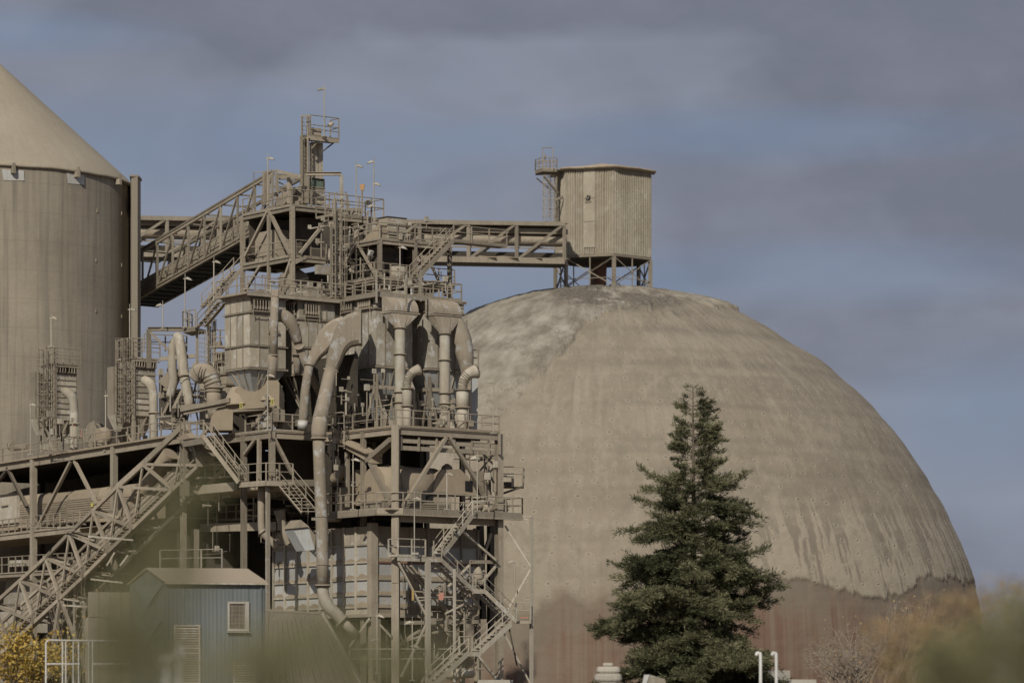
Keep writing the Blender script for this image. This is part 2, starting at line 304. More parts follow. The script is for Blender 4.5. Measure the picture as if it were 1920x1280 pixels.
def ladder(t, p0, p1, side, out, w=.5, cage=True, m='dust', parent=None):
    p0, p1, side, out = Vector(p0), Vector(p1), Vector(side), Vector(out); H = (p1-p0).length; sg = []
    for k in (-.5, .5): sg.append((p0+side*w*k, p1+side*w*k, .055))
    for i in range(int(H/.3)): q = p0+(p1-p0)*(i+.5)/int(H/.3); sg.append((q-side*w/2, q+side*w/2, .035))
    lad = t.put('ladder', joined(sg, m, 4, 'ladder'), None, parent)
    if cage:
        cg = []; r = .42; hoops = max(2, int(H/.9)); ring = [(-.55, 0), (-.9, .35), (-.75, .95), (0, 1.2), (.75, .95), (.9, .35), (.55, 0)]
        f = lambda a, b, z: p0+(p1-p0)*z+side*a*r+out*b*r*1.3
        for i in range(hoops+1):
            z = .12+(1-.12)*i/hoops
            for j in range(6): cg.append((f(*ring[j], z), f(*ring[j+1], z), .032))
        for j in range(1, 6): cg.append((f(*ring[j], .12), f(*ring[j], 1), .028))
        t.put('safety_cage', joined(cg, m, 4, 'cage'), None, parent)
def lamp(label, p, h, heads=1, side=-1, m='post', tilt=0):
    t = T('lamp_post', label, 'lamp post', p, 'floodlight poles on the plant'); p = Vector(p)
    t.bar('pole', p, p+Z*(h*.98), .085, .085, m, 'cyl8'); t.bar('base_plate', p-Z*.02, p+Z*.05, .3, .3, m)
    t.bar('spike', p+Z*(h*.98), p+Z*(h+.25), .03, .03, m)
    for k in range(heads):
        q = p+Z*(h*.965-k*1.6); d = Vector((side, -.25, 0)).normalized() if k % 2 == 0 else Vector((-side, -.3, 0)).normalized()
        t.bar('lamp_arm', q-d*.12, q+d*.2-Z*.02, .06, .06, m)
        v = []; x = d; y = d.cross(Z)
        for dz, sx_, sy_ in ((0.06, .13, .10), (-.09, .22, .16)):
            for a, b in ((-1, -1), (1, -1), (1, 1), (-1, 1)): v.append(q+d*.30+x*a*sx_+y*b*sy_+Z*dz-Z*(a*.06))
        hd = t.put('lamp_head', fixn(mk('lamp_head', v, [(0, 1, 2, 3), (4, 5, 6, 7), (0, 1, 5, 4), (1, 2, 6, 5), (2, 3, 7, 6), (3, 0, 4, 7)], 'pale')))
        t.bar('lens', q+d*.30-Z*.095-x*.18+Z*.04, q+d*.30-Z*.095+x*.18-Z*.05, .24, .02, 'lens', parent=hd)
    return t

# ---------------------------------------------------------------- ground
def struct(name, me):
    o = bpy.data.objects.new(name, me); COL.objects.link(o); o['kind'] = 'structure'; return o
ys = [-400, 0, 60, 150, 166, 172, 176, 186, 240, 330, 600, 1500, 5000]; zs = [0, 0, 0, .3, 1.6, 2.5, 2.9, 3.0, 3.3, 3.3, 3.3, 1, 0]
xs = [-4000, -600, -150, -60, -20, 0, 20, 60, 150, 600, 4000]
struct('ground', mk('ground', [(x, y, z) for y, z in zip(ys, zs) for x in xs], [(j*11+i, j*11+i+1, (j+1)*11+i+1, (j+1)*11+i) for j in range(12) for i in range(10)], 'ground'))
GZ = 3.3

# ---------------------------------------------------------------- numpy noise
def vnoise(x, y, seed=0):
    def h(i, j):
        a = (i.astype(np.int64)*374761393+j.astype(np.int64)*668265263+seed*974634777) & 0xffffffff
        a = ((a ^ (a >> 13))*1274126177) & 0xffffffff; return ((a ^ (a >> 16)) & 0xffff)/65535.0
    i, j = np.floor(x), np.floor(y); fx, fy = x-i, y-j; fx = fx*fx*(3-2*fx); fy = fy*fy*(3-2*fy)
    return (h(i, j)*(1-fx)+h(i+1, j)*fx)*(1-fy)+(h(i, j+1)*(1-fx)+h(i+1, j+1)*fx)*fy
def fbm(x, y, o=4, seed=0):
    s, a, t = 0, 1, 0
    for k in range(o): s = s+a*vnoise(x*2**k, y*2**k, seed+k); t += a; a *= .55
    return s/t
def sstep(x, a, b): t = np.clip((x-a)/(b-a), 0, 1); return t*t*(3-2*t)

# ---------------------------------------------------------------- dome
DY = 362.0; DC = P(1135, 0, DY); kz = DY/F; zof = lambda py: CZ+(HY-py)*kz
def grid_mesh(name, V, nu, nv, m, wrap, uv=None, cols=None):
    me = bpy.data.meshes.new(name); i, j = np.meshgrid(np.arange(nu if wrap else nu-1), np.arange(nv-1)); i, j = i.ravel(), j.ravel(); i2 = (i+1) % nu
    q = np.stack([j*nu+i, j*nu+i2, (j+1)*nu+i2, (j+1)*nu+i], 1).astype(np.int32)
    me.vertices.add(len(V)); me.vertices.foreach_set('co', V.astype(np.float32).ravel()); me.loops.add(q.size); me.loops.foreach_set('vertex_index', q.ravel())
    me.polygons.add(len(q)); me.polygons.foreach_set('loop_start', np.arange(0, q.size, 4, dtype=np.int32)); me.polygons.foreach_set('loop_total', np.full(len(q), 4, dtype=np.int32)); me.update()
    me.polygons.foreach_set('use_smooth', [True]*len(q)); me.materials.append(M[m])
    if uv is not None:
        l = me.uv_layers.new(name='UVMap'); l.data.foreach_set('uv', uv[q.ravel()].astype(np.float32).ravel())
    for k, c in (cols or {}).items():
        a = me.color_attributes.new(k, 'FLOAT_COLOR', 'POINT'); a.data.foreach_set('color', np.concatenate([c, np.ones((len(c), 1))], 1).astype(np.float32).ravel())
    return me
def build_dome():
    t = T('storage_dome', 'huge dust-crusted concrete storage dome with a bare reddish skirt, behind the dark cedar', 'dome', (DC.x, DC.y, GZ))
    prof = [(0, 546), (60, 548), (120, 556), (165, 565), (245, 590), (315, 630), (425, 700), (515, 785), (585, 880), (635, 970), (665, 1040), (690, 1110), (702, 1180), (708, 1290), (708, 1345)]
    # even steps along the arc
    pr = np.array(prof, float); fine = np.linspace(0, len(pr)-1, 500); rr = np.interp(fine, range(len(pr)), pr[:, 0]); yy = np.interp(fine, range(len(pr)), pr[:, 1])
    k = np.ones(25)/25; rr2 = np.convolve(np.pad(rr, 12, 'edge'), k, 'valid'); yy2 = np.convolve(np.pad(yy, 12, 'edge'), k, 'valid'); rr2[0] = 0
    al = np.concatenate([[0], np.cumsum(np.hypot(np.diff(rr2), np.diff(yy2)))]); nv = 330; s = np.linspace(0, al[-1], nv); r = np.interp(s, al, rr2)*kz; z = zof(np.interp(s, al, yy2))
    # angular steps: fine on the half that faces the camera
    th = np.concatenate([np.linspace(-math.pi, 0, 820, endpoint=False), np.linspace(0, math.pi, 120, endpoint=False)]); nu = len(th)
    TH, R = np.meshgrid(th, r); _, Zz = np.meshgrid(th, z); _, Sg = np.meshgrid(th, s*kz)
    X = DC.x+R*np.cos(TH); Y = DC.y+R*np.sin(TH); px = 960+F*X/Y; py = HY-F*(Zz-CZ)/Y
    U = TH*33*.8; n1 = fbm(U*.35, Zz*.35, 5, 3); n2 = fbm(U*1.3, Zz*1.0, 4, 9); stv = fbm(U*1.9, Zz*.10, 5, 21)
    # reddish skirt: everything below a ragged line
    bx = [700, 940, 1000, 1020, 1057, 1078, 1100, 1140, 1250, 1400, 1470, 1545, 1600, 1655, 1700, 1740, 1790, 1840, 2000]
    by = [1150, 1140, 1132, 1115, 1088, 1104, 1112, 1100, 1090, 1085, 1082, 1096, 1110, 1120, 1106, 1078, 1086, 1092, 1100]
    n4 = fbm(U*2.6, Zz*2.0, 4, 66); edge = np.interp(px, bx, by)+(n2-.5)*22+(n1-.5)*16+(n4-.5)*18
    soft = 1-sstep(px, 1120, 1380); red = sstep(py-edge+(n4-.5)*30*soft, -1.5-4*soft, 2.0+34*soft)
    # smooth crust: up and left of a line that climbs from lower left to the top
    lx = [820, 930, 960, 1010, 1060, 1100, 1135, 1200, 1300, 1380, 1420]; ly = [900, 800, 755, 712, 655, 606, 588, 578, 566, 580, 520]
    dl = np.interp(px, lx, ly)-py+(n1-.5)*44+(n2-.5)*14; crust = sstep(dl+(n4-.5)*22*sstep(py, 600, 760), -2-14*sstep(py, 620, 760), 4+22*sstep(py, 620, 760))*(1-.45*sstep(py, 640, 800))
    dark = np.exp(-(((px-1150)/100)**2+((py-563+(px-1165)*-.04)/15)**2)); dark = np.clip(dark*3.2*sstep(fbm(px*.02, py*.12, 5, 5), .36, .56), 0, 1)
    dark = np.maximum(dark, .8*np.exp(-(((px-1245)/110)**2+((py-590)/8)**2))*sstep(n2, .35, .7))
    crack = np.exp(-(dl/2.2)**2)*sstep(n2, .45, .62)
    wig = fbm(px*.012+py*.004, py*.030-px*.006, 6, 31)
    for lv in (.38, .43, .47, .5, .54, .57, .62): crack = np.maximum(crack, np.exp(-((wig-lv)/.0045)**2)*.9*np.exp(-((dl-25)/80)**2)*sstep(n1, .38, .55))
    crack = np.maximum(crack, .6*(1-.7*soft)*np.exp(-((py-edge)/1.3)**2)*sstep(n1, .48, .66))
    # ragged run-off layer lower right
    lay = stv*.6+fbm(U*3.2, Zz*.40, 5, 55)*.4+.10*np.clip((py-940)/160, 0, 1)
    drip = sstep(lay, .53, .56)*sstep(px, 1330, 1460)*sstep(py, 900, 990)*(1-red)
    drip = np.maximum(drip, .8*sstep(stv, .56, .60)*np.exp(-(((px-1085)/50)**2+((py-745)/38)**2)))
    b1 = fbm(U*.03, Zz*.55, 4, 77); band = sstep(b1+(n2-.5)*.25+(n4-.5)*.2, .49, .62)*(1-crust)*(.6+.4*sstep(px, 1000, 1300))
    zr_ = HY-(Zz-CZ)/kz+(n1-.5)*14; bands = sum(a_*np.exp(-((zr_-y_)/w_)**2) for y_, w_, a_ in ((652, 9, .9), (700, 7, .5), (722, 9, 1.0), (772, 8, .7), (803, 7, .8), (868, 10, .7), (925, 9, .8), (985, 12, .6))); band = np.maximum(band*.6, np.clip(bands*(.55+1.0*n2), 0, 1)*(1-crust)*(.45+.55*sstep(px, 1000, 1300))); zone = sstep(px, 1340, 1480)*sstep(py, 930, 1010); band = np.maximum(band, zone*(1-drip)*1.1)  # listed rows darken the colour where the bulges would shade the shell
    lip = np.exp(-(((px-1355)/55)**2))*sstep(py, 540, 560)*sstep(600-py, 0, 12)
    d = .14*(1-red)+.04*drip+crust*(.20+.30*(n1-.5)+.24*(n2-.5)+.2*(n4-.5))+(n2-.5)*.10+(b1-.5)*.15-.14*(1-crust)*(1-red)*sum(a_*np.exp(-((zr_-y_)/(w_*1.7))**2) for y_, w_, a_ in ((652, 9, .9), (722, 9, 1.0), (790, 10, .8), (868, 10, .7), (925, 9, .7), (985, 12, .6)))*(.55+.9*n1)+.3*(fbm(U*.12, Zz*.12, 3, 91)-.5)+.5*crust*lip*(n2)*.35
    d = d*sstep(R, .2, 3)
    nz = np.gradient(Zz, axis=0); nr = np.gradient(R, axis=0); ln = np.hypot(nz, nr)+1e-9; X = X+(-nz/ln)*d*np.cos(TH); Y = Y+(-nz/ln)*d*np.sin(TH); Z2 = Zz+(nr/ln)*d
    V = np.stack([X.ravel(), Y.ravel(), Z2.ravel()], 1); uv = np.stack([(TH*R).ravel(), -Sg.ravel()], 1)
    uv = np.stack([((TH+math.pi/2)*29).ravel(), -Sg.ravel()], 1)
    c1 = np.stack([red.ravel(), crust.ravel(), dark.ravel()], 1); c2 = np.stack([drip.ravel(), band.ravel(), crack.ravel()], 1)
    t.put('shell', grid_mesh('dome_shell', V, nu, nv, 'dome', True, uv, {'mask': c1, 'mask2': c2, 'mask3': np.stack([(np.clip((py-edge)/150, 0, 1)*(.45+.55*sstep(px, 1120, 1420))).ravel()]*3, 1)}))
    for px_, py_, w in ((1172, 584, .34), (1006, 550, .3)):       # bits of broken crust left on the top
        p = P(px_, py_, 349 if px_ > 1100 else 358); t.prism('crust_flake', [p, p+Vector((w*2.4, 0, .05)), p+Vector((w*2.0, .1, .28)), p+Vector((.1, 0, .22))], (0, .5, -.1), 'steel')
    return t
build_dome()

# ---------------------------------------------------------------- hexagonal head house on the dome
def hexhouse():
    c = P(1130, 0, DY); R = 93*kz; ang = [math.radians(a) for a in (-18.5, -78.5, -138.5, 161.5, 101.5, 41.5)]
    t = T('head_house', 'hexagonal corrugated head house on steel legs, on top of the dome', 'tower', (c.x, c.y, zof(548)))
    V = [Vector((c.x+R*math.cos(a), c.y+R*math.sin(a), 0)) for a in ang]; z0, z1 = zof(487), zof(327); zl = zof(547)
    for i in range(6):
        a, b = V[i], V[(i+1) % 6]; nrm = Vector((0, 0, 0))+((a+b)/2-Vector((c.x, c.y, 0))); nrm.normalize(); n = 5
        for k in range(n):          # five cladding sheets on each face, real corrugations
            p, q = a.lerp(b, k/n+.002), a.lerp(b, (k+1)/n-.002); cr = 4; pts = []
            for j in range(cr*4+1):
                f = j/(cr*4); pts.append(p.lerp(q, f)+nrm*(.13*(1 if j % 4 in (1, 2) else 0)+random.uniform(0, .012)))
            v = []; off = random.uniform(-.02, .02)
            for z in (z0+off, (z0+z1)/2+.4, z1): v += [w+Z*z for w in pts]
            m_ = len(pts); fs = [(r_*m_+j, r_*m_+j+1, (r_+1)*m_+j+1, (r_+1)*m_+j) for r_ in range(2) for j in range(m_-1)]
            t.put('cladding_sheet', mk('cladding_sheet', v, fs, 'clad'))
        t.bar('corner_trim', a+Z*(z0-.02), a+Z*(z1+.0), .16, .16, 'clad'); t.bar('bottom_beam', a+Z*(z0-.12), b+Z*(z0-.12), .16, .24, 'dust', 'box')
        t.bar('leg', a*1.0+Z*(zl-.6), a+Z*(z0-.24), .30, .30, 'dust', 'I'); t.bar('footing', a+Z*(zl-.9), a+Z*(zl-.05), .42, .42, 'steel' if i in (1, 2) else 'concb')
        t.bar('brace', a+Z*(zl+.05), b+Z*(z0-.3), .13, .09, 'dust', 'L'); t.bar('brace', b+Z*(zl+.05), a+Z*(z0-.3), .13, .09, 'dust', 'L'); t.bar('tie', a+Z*(zl+.9), b+Z*(zl+.9), .07, .07); mm = a.lerp(b, .5); t.bar('hanger', mm+Z*(zl+.2), mm+Z*(z0-.24), .09, .09)
    v = [Vector((c.x+(R+.0)*math.cos(a), c.y+R*math.sin(a), z0-.1)) for a in ang]; t.put('floor', fixn(mk('floor', v+[q-Z*.12 for q in v], [tuple(range(6)), tuple(range(11, 5, -1))]+[(i, (i+1) % 6, 6+(i+1) % 6, 6+i) for i in range(6)], 'dark')))
    # dust-laden roof with a drooping uneven edge
    n = 72; v = [(c.x, c.y, zof(307)+.05)]
    for ring, fr in ((1, .35), (2, .75), (3, 1.0), (4, 1.0)):
        for i in range(n):
            a = 2*math.pi*i/n; k = (a-ang[0]) % (math.pi/3); rad = (R+.72)*math.cos(math.pi/6)/math.cos(k-math.pi/6); f = fbm(np.array([i*.35]), np.array([ring*3.]), 3, 4)[0]
            f = f*(1 if i < n*.93 else 1-(i-n*.93)/(n*.07)); zz = zof(307)+(zof(325)-zof(307))*fr**.92+(f-.5)*.26*(fr)
            if ring == 4: zz -= .16; rad *= .995
            v.append((c.x+rad*fr*math.cos(a), c.y+rad*fr*math.sin(a), zz))
    fs = [(0, 1+i, 1+(i+1) % n) for i in range(n)]+[(1+r_*n+i, 1+(r_+1)*n+i, 1+(r_+1)*n+(i+1) % n, 1+r_*n+(i+1) % n) for r_ in range(3) for i in range(n)]+[tuple(1+3*n+i for i in range(n))]
    t.put('roof', fixn(mk('roof', v, fs, 'heap', True)))
    # torn opening and repaired sheet on the left face
    a, b = V[2], V[1]; nrm = ((a+b)/2-Vector((c.x, c.y, 0))).normalized(); fx = lambda px: a.lerp(b, (px-1057)/93)
    for py0, py1 in ((327, 383), (384, 426), (427, 474)):
        p, q = fx(1092), fx(1114); t.prism('patch_panel', [p+Z*zof(py1)+nrm*.10, q+Z*zof(py1)+nrm*.10, q+Z*zof(py0)+nrm*.10, p+Z*zof(py0)+nrm*.10], nrm*.04, 'clad')
    p, q = fx(1096), fx(1105)
    t.prism('torn_hole', [p+Z*zof(388)+nrm*.145, q+Z*zof(388)+nrm*.145, fx(1106)+Z*zof(379)+nrm*.145, fx(1099)+Z*zof(377)+nrm*.145], nrm*.01, 'black')
    t.bar('torn_edge', fx(1095)+Z*zof(390)+nrm*.2, fx(1107)+Z*zof(389)+nrm*.2, .1, .1, 'clad'); t.bar('torn_edge', fx(1100)+Z*zof(386)+nrm*.2, fx(1103)+Z*zof(379)+nrm*.2, .1, .06, 'clad')
    # discharge pipe between the legs
    q = Vector((c.x-.3, c.y, 0)); t.tube('chute', [q+Z*(zl-.4), q+Z*(zof(520)), q+Z*(z0-.15)], [.68, .68, .75], 'rust', 20, sub=1)
    # ladder and little platform at the left corner
    s = Vector((1, 0, 0)); o = Vector((0, -1, 0)); Yl = 359.5
    t2 = T('ladder_platform', 'railed look-out platform and caged ladder at the left corner of the head house', 'platform', P(1028, 418, Yl))
    ladder(t2, P(1029, 418, Yl), P(1029, 322, Yl), s, o, .8, False); ladder(t2, P(1024, 418, Yl), P(1024, 330, Yl), s, o, .5, True); ladder(t2, P(1037, 418, Yl+.4), P(1037, 330, Yl+.4), s, o, .45, True)
    d0 = [P(1004, 326, Yl+.5), P(1018, 320, Yl-1.0), P(1044, 320, Yl-.6), P(1044, 320, Yl+1.2), P(1004, 326, Yl+1.8)]
    t2.prism('deck', [Vector((q.x, q.y, zof(331))) for q in d0], Z*.25, 'dust')
    dd = [Vector((q.x, q.y, zof(326))) for q in d0]; railing(t2, dd[:4], 1.15, .9); railing(t2, [dd[0], dd[4], dd[3]], 1.15, 1.2)
    for p_ in (.62,):
        t2.bar('handrail', dd[0]+Z*p_*1.3, dd[1]+Z*p_*1.3, .06); t2.bar('handrail', dd[1]+Z*p_*1.3, dd[2]+Z*p_*1.3, .06)
    t2.bar('hoop', P(1017, 320, Yl-1), P(1017, 277, Yl-1), .09, k='cyl8'); t2.bar('hoop', P(1037, 320, Yl-1), P(1037, 277, Yl-1), .09, k='cyl8'); t2.bar('hoop', P(1017, 277, Yl-1), P(1037, 277, Yl-1), .09, k='cyl8')
    t2.bar('brace', P(1020, 330, Yl-1), P(1046, 362, Yl), .2, .14); t2.bar('brace', P(1006, 334, Yl+1), P(1030, 354, Yl+1), .16, .12, 'dark')
    t2.bar('bracket', P(1042, 376, Yl-.4), P(1055, 369, Yl-.6), .3, .22, 'dust'); t2.bar('post', P(1043, 332, Yl), P(1041, 420, Yl), .18, .18, 'dust')
    t2.bar('vent_pipe', P(1022, 300, Yl-.8), P(1022, 289, Yl-.8), .16, k='cyl8'); t2.bar('beam', P(1044, 324, Yl+.3), P(1058, 324, Yl+.3), .3, .3)
hexhouse()

# ---------------------------------------------------------------- concrete silo with cone roof
def silo():
    Yc = 300.0; C = P(-20, 0, Yc); R = 265/F*Yc; k = Yc/F; zr = CZ+(HY-347)*k
    t = T('concrete_silo', 'big round concrete silo with a cement-dusted cone roof, at the left edge', 'silo', (C.x, C.y, GZ))
    nu, nv = 160, 40; th = np.linspace(0, 2*math.pi, nu, endpoint=False); zz = np.linspace(GZ-.5, zr-.15, nv)
    TH, ZZ = np.meshgrid(th, zz); t.put('wall', grid_mesh('silo_wall', np.stack([(C.x+R*np.cos(TH)).ravel(), (C.y+R*np.sin(TH)).ravel(), ZZ.ravel()], 1), nu, nv, 'silo', True, np.stack([((TH+math.pi/2) % (2*math.pi)*R).ravel(), ZZ.ravel()], 1)))
    rr = np.array([.01, 2, 5, 8, R-1.2, R-.25, R+.06, R+.22, R+.22, R-.1]); az = .905
    hz = [zr+(R-min(x, R))*az+.25 for x in rr[:6]]; hz += [zr+.10, zr-.05, zr-.22, zr-.22]
    TH, RR = np.meshgrid(th, rr); _, HZ = np.meshgrid(th, np.array(hz)); wob = (fbm(TH*9, RR*0, 3, 8)-.5)*.16*(RR > R-.5)
    v = np.stack([(C.x+RR*np.cos(TH)).ravel(), (C.y+RR*np.sin(TH)).ravel(), (HZ+wob).ravel()], 1)
    t.put('cone_roof', grid_mesh('cone_roof', v, nu, len(rr), 'cone', True, np.stack([(TH*R*.8).ravel(), (RR*.12).ravel()], 1)))
    def on(px):     # point of the wall's visible face at that pixel column
        a = (px-960)/F; b2 = 1+a*a; b1 = -2*(a*C.x+C.y); b0 = C.x**2+C.y**2-R*R; Yv = (-b1-math.sqrt(max(0, b1*b1-4*b2*b0)))/(2*b2); return Vector((a*Yv, Yv, 0))
    for px, py in ((24, 315), (141, 322), (216, 336)):
        p = on(px); nn = (p-Vector((C.x, C.y, 0))).normalized(); sd_ = nn.cross(Z); z = CZ+(HY-py)/F*p.y
        t.bar('bracket', p+Z*(z-.25), p+nn*.5+Z*(z-.25), .35, .45, 'dust', side=sd_); t.bar('bracket_arm', p+nn*.45+Z*(z+.35), p+nn*.45+Z*(z-.5), .22, .22, 'dust')
        if px < 200: t.prism('bare_patch', [p+nn*.012+sd_*-s_*.9+Z*(z+dz) for s_, dz in ((-1, -.15), (1, -.2), (1.05, -1.0), (-.85, -1.05))], nn*.02, 'white')
    for px, py in ((182, 395), (228, 400), (180, 488), (228, 497), (180, 583), (228, 593)):
        p = on(px); nn = (p-Vector((C.x, C.y, 0))).normalized(); z = CZ+(HY-py)/F*p.y; t.bar('anchor_pocket', p+nn*-.1+Z*z, p+nn*.05+Z*z, .13, .28, 'heap', side=nn.cross(Z))
    # stair shaft pilaster on the right flank
    p0, p1 = P(246.2, 0, Yc-4.2), P(258.5, 0, Yc-4.0); base = Vector((p0.x, p0.y, GZ)); e = Vector((p1.x-p0.x, 0, 0))
    t.prism('shaft', [base, base+e, base+e+Vector((.05, 2.0, 0)), base+Vector((-.6, 4.4, 0))], Z*(CZ+(HY-346)*k-GZ), 'silo')
    zt = CZ+(HY-346)*k; t.prism('shaft_cap', [Vector((p0.x-.12, Yc-4.4, zt+.01)), Vector((p1.x+.08, Yc-4.15, zt+.01)), Vector((p1.x+.12, Yc-1.9, zt+.01)), Vector((p0.x-.5, Yc+.4, zt+.01))], Z*.16, 'heap')
    for i in range(17):
        z = GZ+i*2.05+1; t.bar('shaft_joint', Vector((p0.x+.02, Yc-4.205, z)), Vector((p0.x+e.x*.97, Yc-4.03, z)), .02, .05, 'dark')
silo()

# ---------------------------------------------------------------- steel trusses: galleries and conveyors
def gallery(t, a0, a1, b0, b1, w, n, cover=True, floor='dark', inner=True, m='dust', diag='N', ch=.20, br=.15):
    """near truss from top chord a0-a1 over bottom chord b0-b1 ; far truss at +w"""
    a0, a1, b0, b1, w = map(Vector, (a0, a1, b0, b1, w))
    for off in (Vector((0, 0, 0)), w):
        t.bar('chord', a0+off, a1+off, ch, ch*1.2, m, 'box'); t.bar('chord', b0+off, b1+off, ch*1.1, ch*1.5, m, 'I')
        for i in range(n+1):
            f = i/n; A, B = a0.lerp(a1, f)+off, b0.lerp(b1, f)+off; t.bar('strut', B, A, br, br, m)
            if i < n:
                A2, B2 = a0.lerp(a1, (i+1)/n)+off, b0.lerp(b1, (i+1)/n)+off
                if diag == 'N': t.bar('diagonal', B, A2, br*.9, br*.9, m)
                elif diag == 'W': t.bar('diagonal', *((B, A2) if i % 2 else (A, B2)), br, br, m)
    for i in range(n+1):
        f = i/n; A, B = a0.lerp(a1, f), b0.lerp(b1, f); t.bar('cross_beam', A, A+w, br*.8, br*.8, m); t.bar('cross_beam', B, B+w, br, br*1.2, m)
    if floor: t.prism('floor', [b0+w*.03-Z*.05, b1+w*.03-Z*.05, b1+w*.97-Z*.05, b0+w*.97-Z*.05], Z*.06, floor)
def galleries():
    # 1 inclined gallery climbing from behind the silo to the elevator head
    t = T('inclined_gallery', 'steep truss conveyor gallery climbing from behind the concrete silo to the elevator tower', 'conveyor', P(263, 600, 304))
    Yp = lambda px: 304-(px-263)*.115
    a0, a1 = P(240, 487, Yp(240)), P(511, 326, Yp(511)); b0, b1 = P(240, 569, Yp(240)), P(511, 416, Yp(511)); w = uR*2.9
    gallery(t, a0, a1, b0, b1, w, 9, floor='black')  # floor painted black to carry the shade of the underside
    t.bar('belt_housing', b0+w*.5+Z*.95, b1+w*.5+Z*.95, 1.7, 1.0, 'dust'); t.bar('housing_cover', b0+w*.5+Z*1.55, b1+w*.5+Z*1.55, 1.1, 1.1, 'dust', 'cyl12')
    t.bar('walkway', b0+w*.12+Z*.25, b1+w*.12+Z*.25, .7, .08); t.bar('handrail', b0+w*.02+Z*1.3, b1+w*.02+Z*1.3, .07); t.bar('handrail', b0+w*.02+Z*.8, b1+w*.02+Z*.8, .06)
    t.bar('roof_rail', a0+Z*.18, a1+Z*.18, .3, .14, 'dust')
    for i in range(22):
        q = b0.lerp(b1, (i+.5)/22); t.bar('cable_tray' if i == 0 else 'idler', q+w*.15-Z*.22, q+w*.92-Z*.22, .10, .14, 'black')
    for i in range(13):
        q = b0.lerp(b1, (i+.3)/13)+w*.45; t.bar('housing_rib', q+Z*.4-uR*.95, q+Z*1.5-uR*.95, .08, .08)
    # 2 level gallery from the silo across to the dome
    t = T('level_gallery', 'long level conveyor bridge crossing behind the plant to the head house on the dome', 'conveyor', P(1050, 492, 353))
    a0, a1 = P(215, 408, 336), P(1058, 420, 354); b0, b1 = P(215, 474, 336), P(1058, 489, 354); w = Vector((.05, 2.4, 0))
    gallery(t, a0, a1, b0, b1, w, 9, floor='dust', diag='N', ch=.34, br=.26)
    t.bar('top_plate', a0+w*.5+Z*.12, a1+w*.5+Z*.12, 2.5, .08, 'heap'); t.bar('girder', b0-Z*.06-Vector((0, .1, 0)), b1-Z*.06-Vector((0, .1, 0)), .2, .55, 'dust')
    t.bar('belt_housing', b0+w*.6+Z*2.15, b1+w*.6+Z*2.15, 1.3, 1.15, 'dust', 'cyl12'); t.bar('housing_cover', b0+w*.62+Z*3.02, b1+w*.62+Z*3.02, 1.7, .50, 'dust'); t.bar('pipe', b0+w*.2+Z*1.3, b1+w*.2+Z*1.3, .12, k='cyl8'); t.bar('cable_tray', b0+w*.8+Z*.75, b1+w*.8+Z*.75, .5, .5, 'dark')
    t.bar('dark_soffit', b0+w*.5-Z*.38, b1+w*.5-Z*.38, 2.3, .1, 'dark'); t.bar('handrail', b0+w*.1+Z*1.2, b1+w*.1+Z*1.2, .06)
    for i in range(15):
        q = b0.lerp(b1, (i+.1+random.random()*.8)/15)+Z*.22+w*.12; s_ = random.uniform(.8, 2.4); t.prism('dust_heap', [q-Vector((s_, 0, 0)), q+Vector((s_, 0, 0)), q+Vector((s_*.3, 0, random.uniform(.08, .2))), q-Vector((s_*.4, 0, -.1))], (0, .6, 0), 'heap')
    # 3 lower inclined conveyor, in front of the kiln deck
    t = T('inclined_conveyor', 'open truss conveyor rising from the lower left to the middle deck, with ladder-like walkway', 'conveyor', P(0, 1215, 262))
    Yc = lambda px: 250.5+(345-px)*.036
    Tn = [(350, 792), (268, 870), (221, 912), (175, 957), (130, 1000), (86, 1045), (38, 1088), (-12, 1133), (-62, 1180)]
    Ln = [(374, 872), (325, 918), (250, 990), (204, 1034), (158, 1080), (113, 1122), (65, 1166), (18, 1210), (-34, 1258)]
    w = uR*2.3
    TT = [P(x, y, Yc(x)) for x, y in Tn]; LL = [P(x, y, Yc(x)) for x, y in Ln]
    for i in range(8):
        t.bar('chord', TT[i], TT[i+1], .24, .40 if i < 2 else .26); t.bar('chord', LL[i], LL[i+1], .26, .26, 'dust', 'box'); t.bar('chord', TT[i]+w, TT[i+1]+w, .2, .2); t.bar('chord', LL[i]+w, LL[i+1]+w, .22, .22)
    for i in range(9):
        t.bar('strut', TT[i], LL[i], .24, .2); t.bar('cross_beam', TT[i], TT[i]+w, .18, .2); t.bar('cross_beam', LL[i], LL[i]+w, .16, .16); t.bar('strut', TT[i]+w, LL[i]+w, .16)
        if i: t.bar('diagonal', TT[i], LL[i-1], .20, .2)
        if i and i < 8: t.bar('diagonal', TT[i]+w*.05, LL[i-1]+w, .14, .14)
        if i < 8: t.bar('diagonal', TT[i], LL[i+1], .13, .13)
        t.bar('gusset', (TT[i]+LL[i])/2*0+LL[i]-Vector((0, .14, .0))-Z*.1, LL[i]-Vector((0, .14, 0))+Z*.6, .55, .03)
    B0, B1 = LL[0]*.5+TT[0]*.5, LL[8]*.5+TT[8]*.5
    t.bar('belt_housing', B0+w*.55-Z*.45, B1+w*.55-Z*.45, 1.5, .8); t.bar('housing_cover', B0+w*.55-Z*.02, B1+w*.55-Z*.02, 1.3, .8, 'dust', 'cyl12')
    for i in range(26):
        q = B0.lerp(B1, (i+.5)/26)+w*.22; t.bar('housing_rib', q-Z*.85, q+Z*.12, .07, .12)
        q = LL[0].lerp(LL[8], (i+.5)/26); 
    for i in range(70): q = LL[0].lerp(LL[8], (i+.5)/70)+Z*.42; t.bar('walkway_rung', q-uR*.1, q+uR*.45, .13, .05)
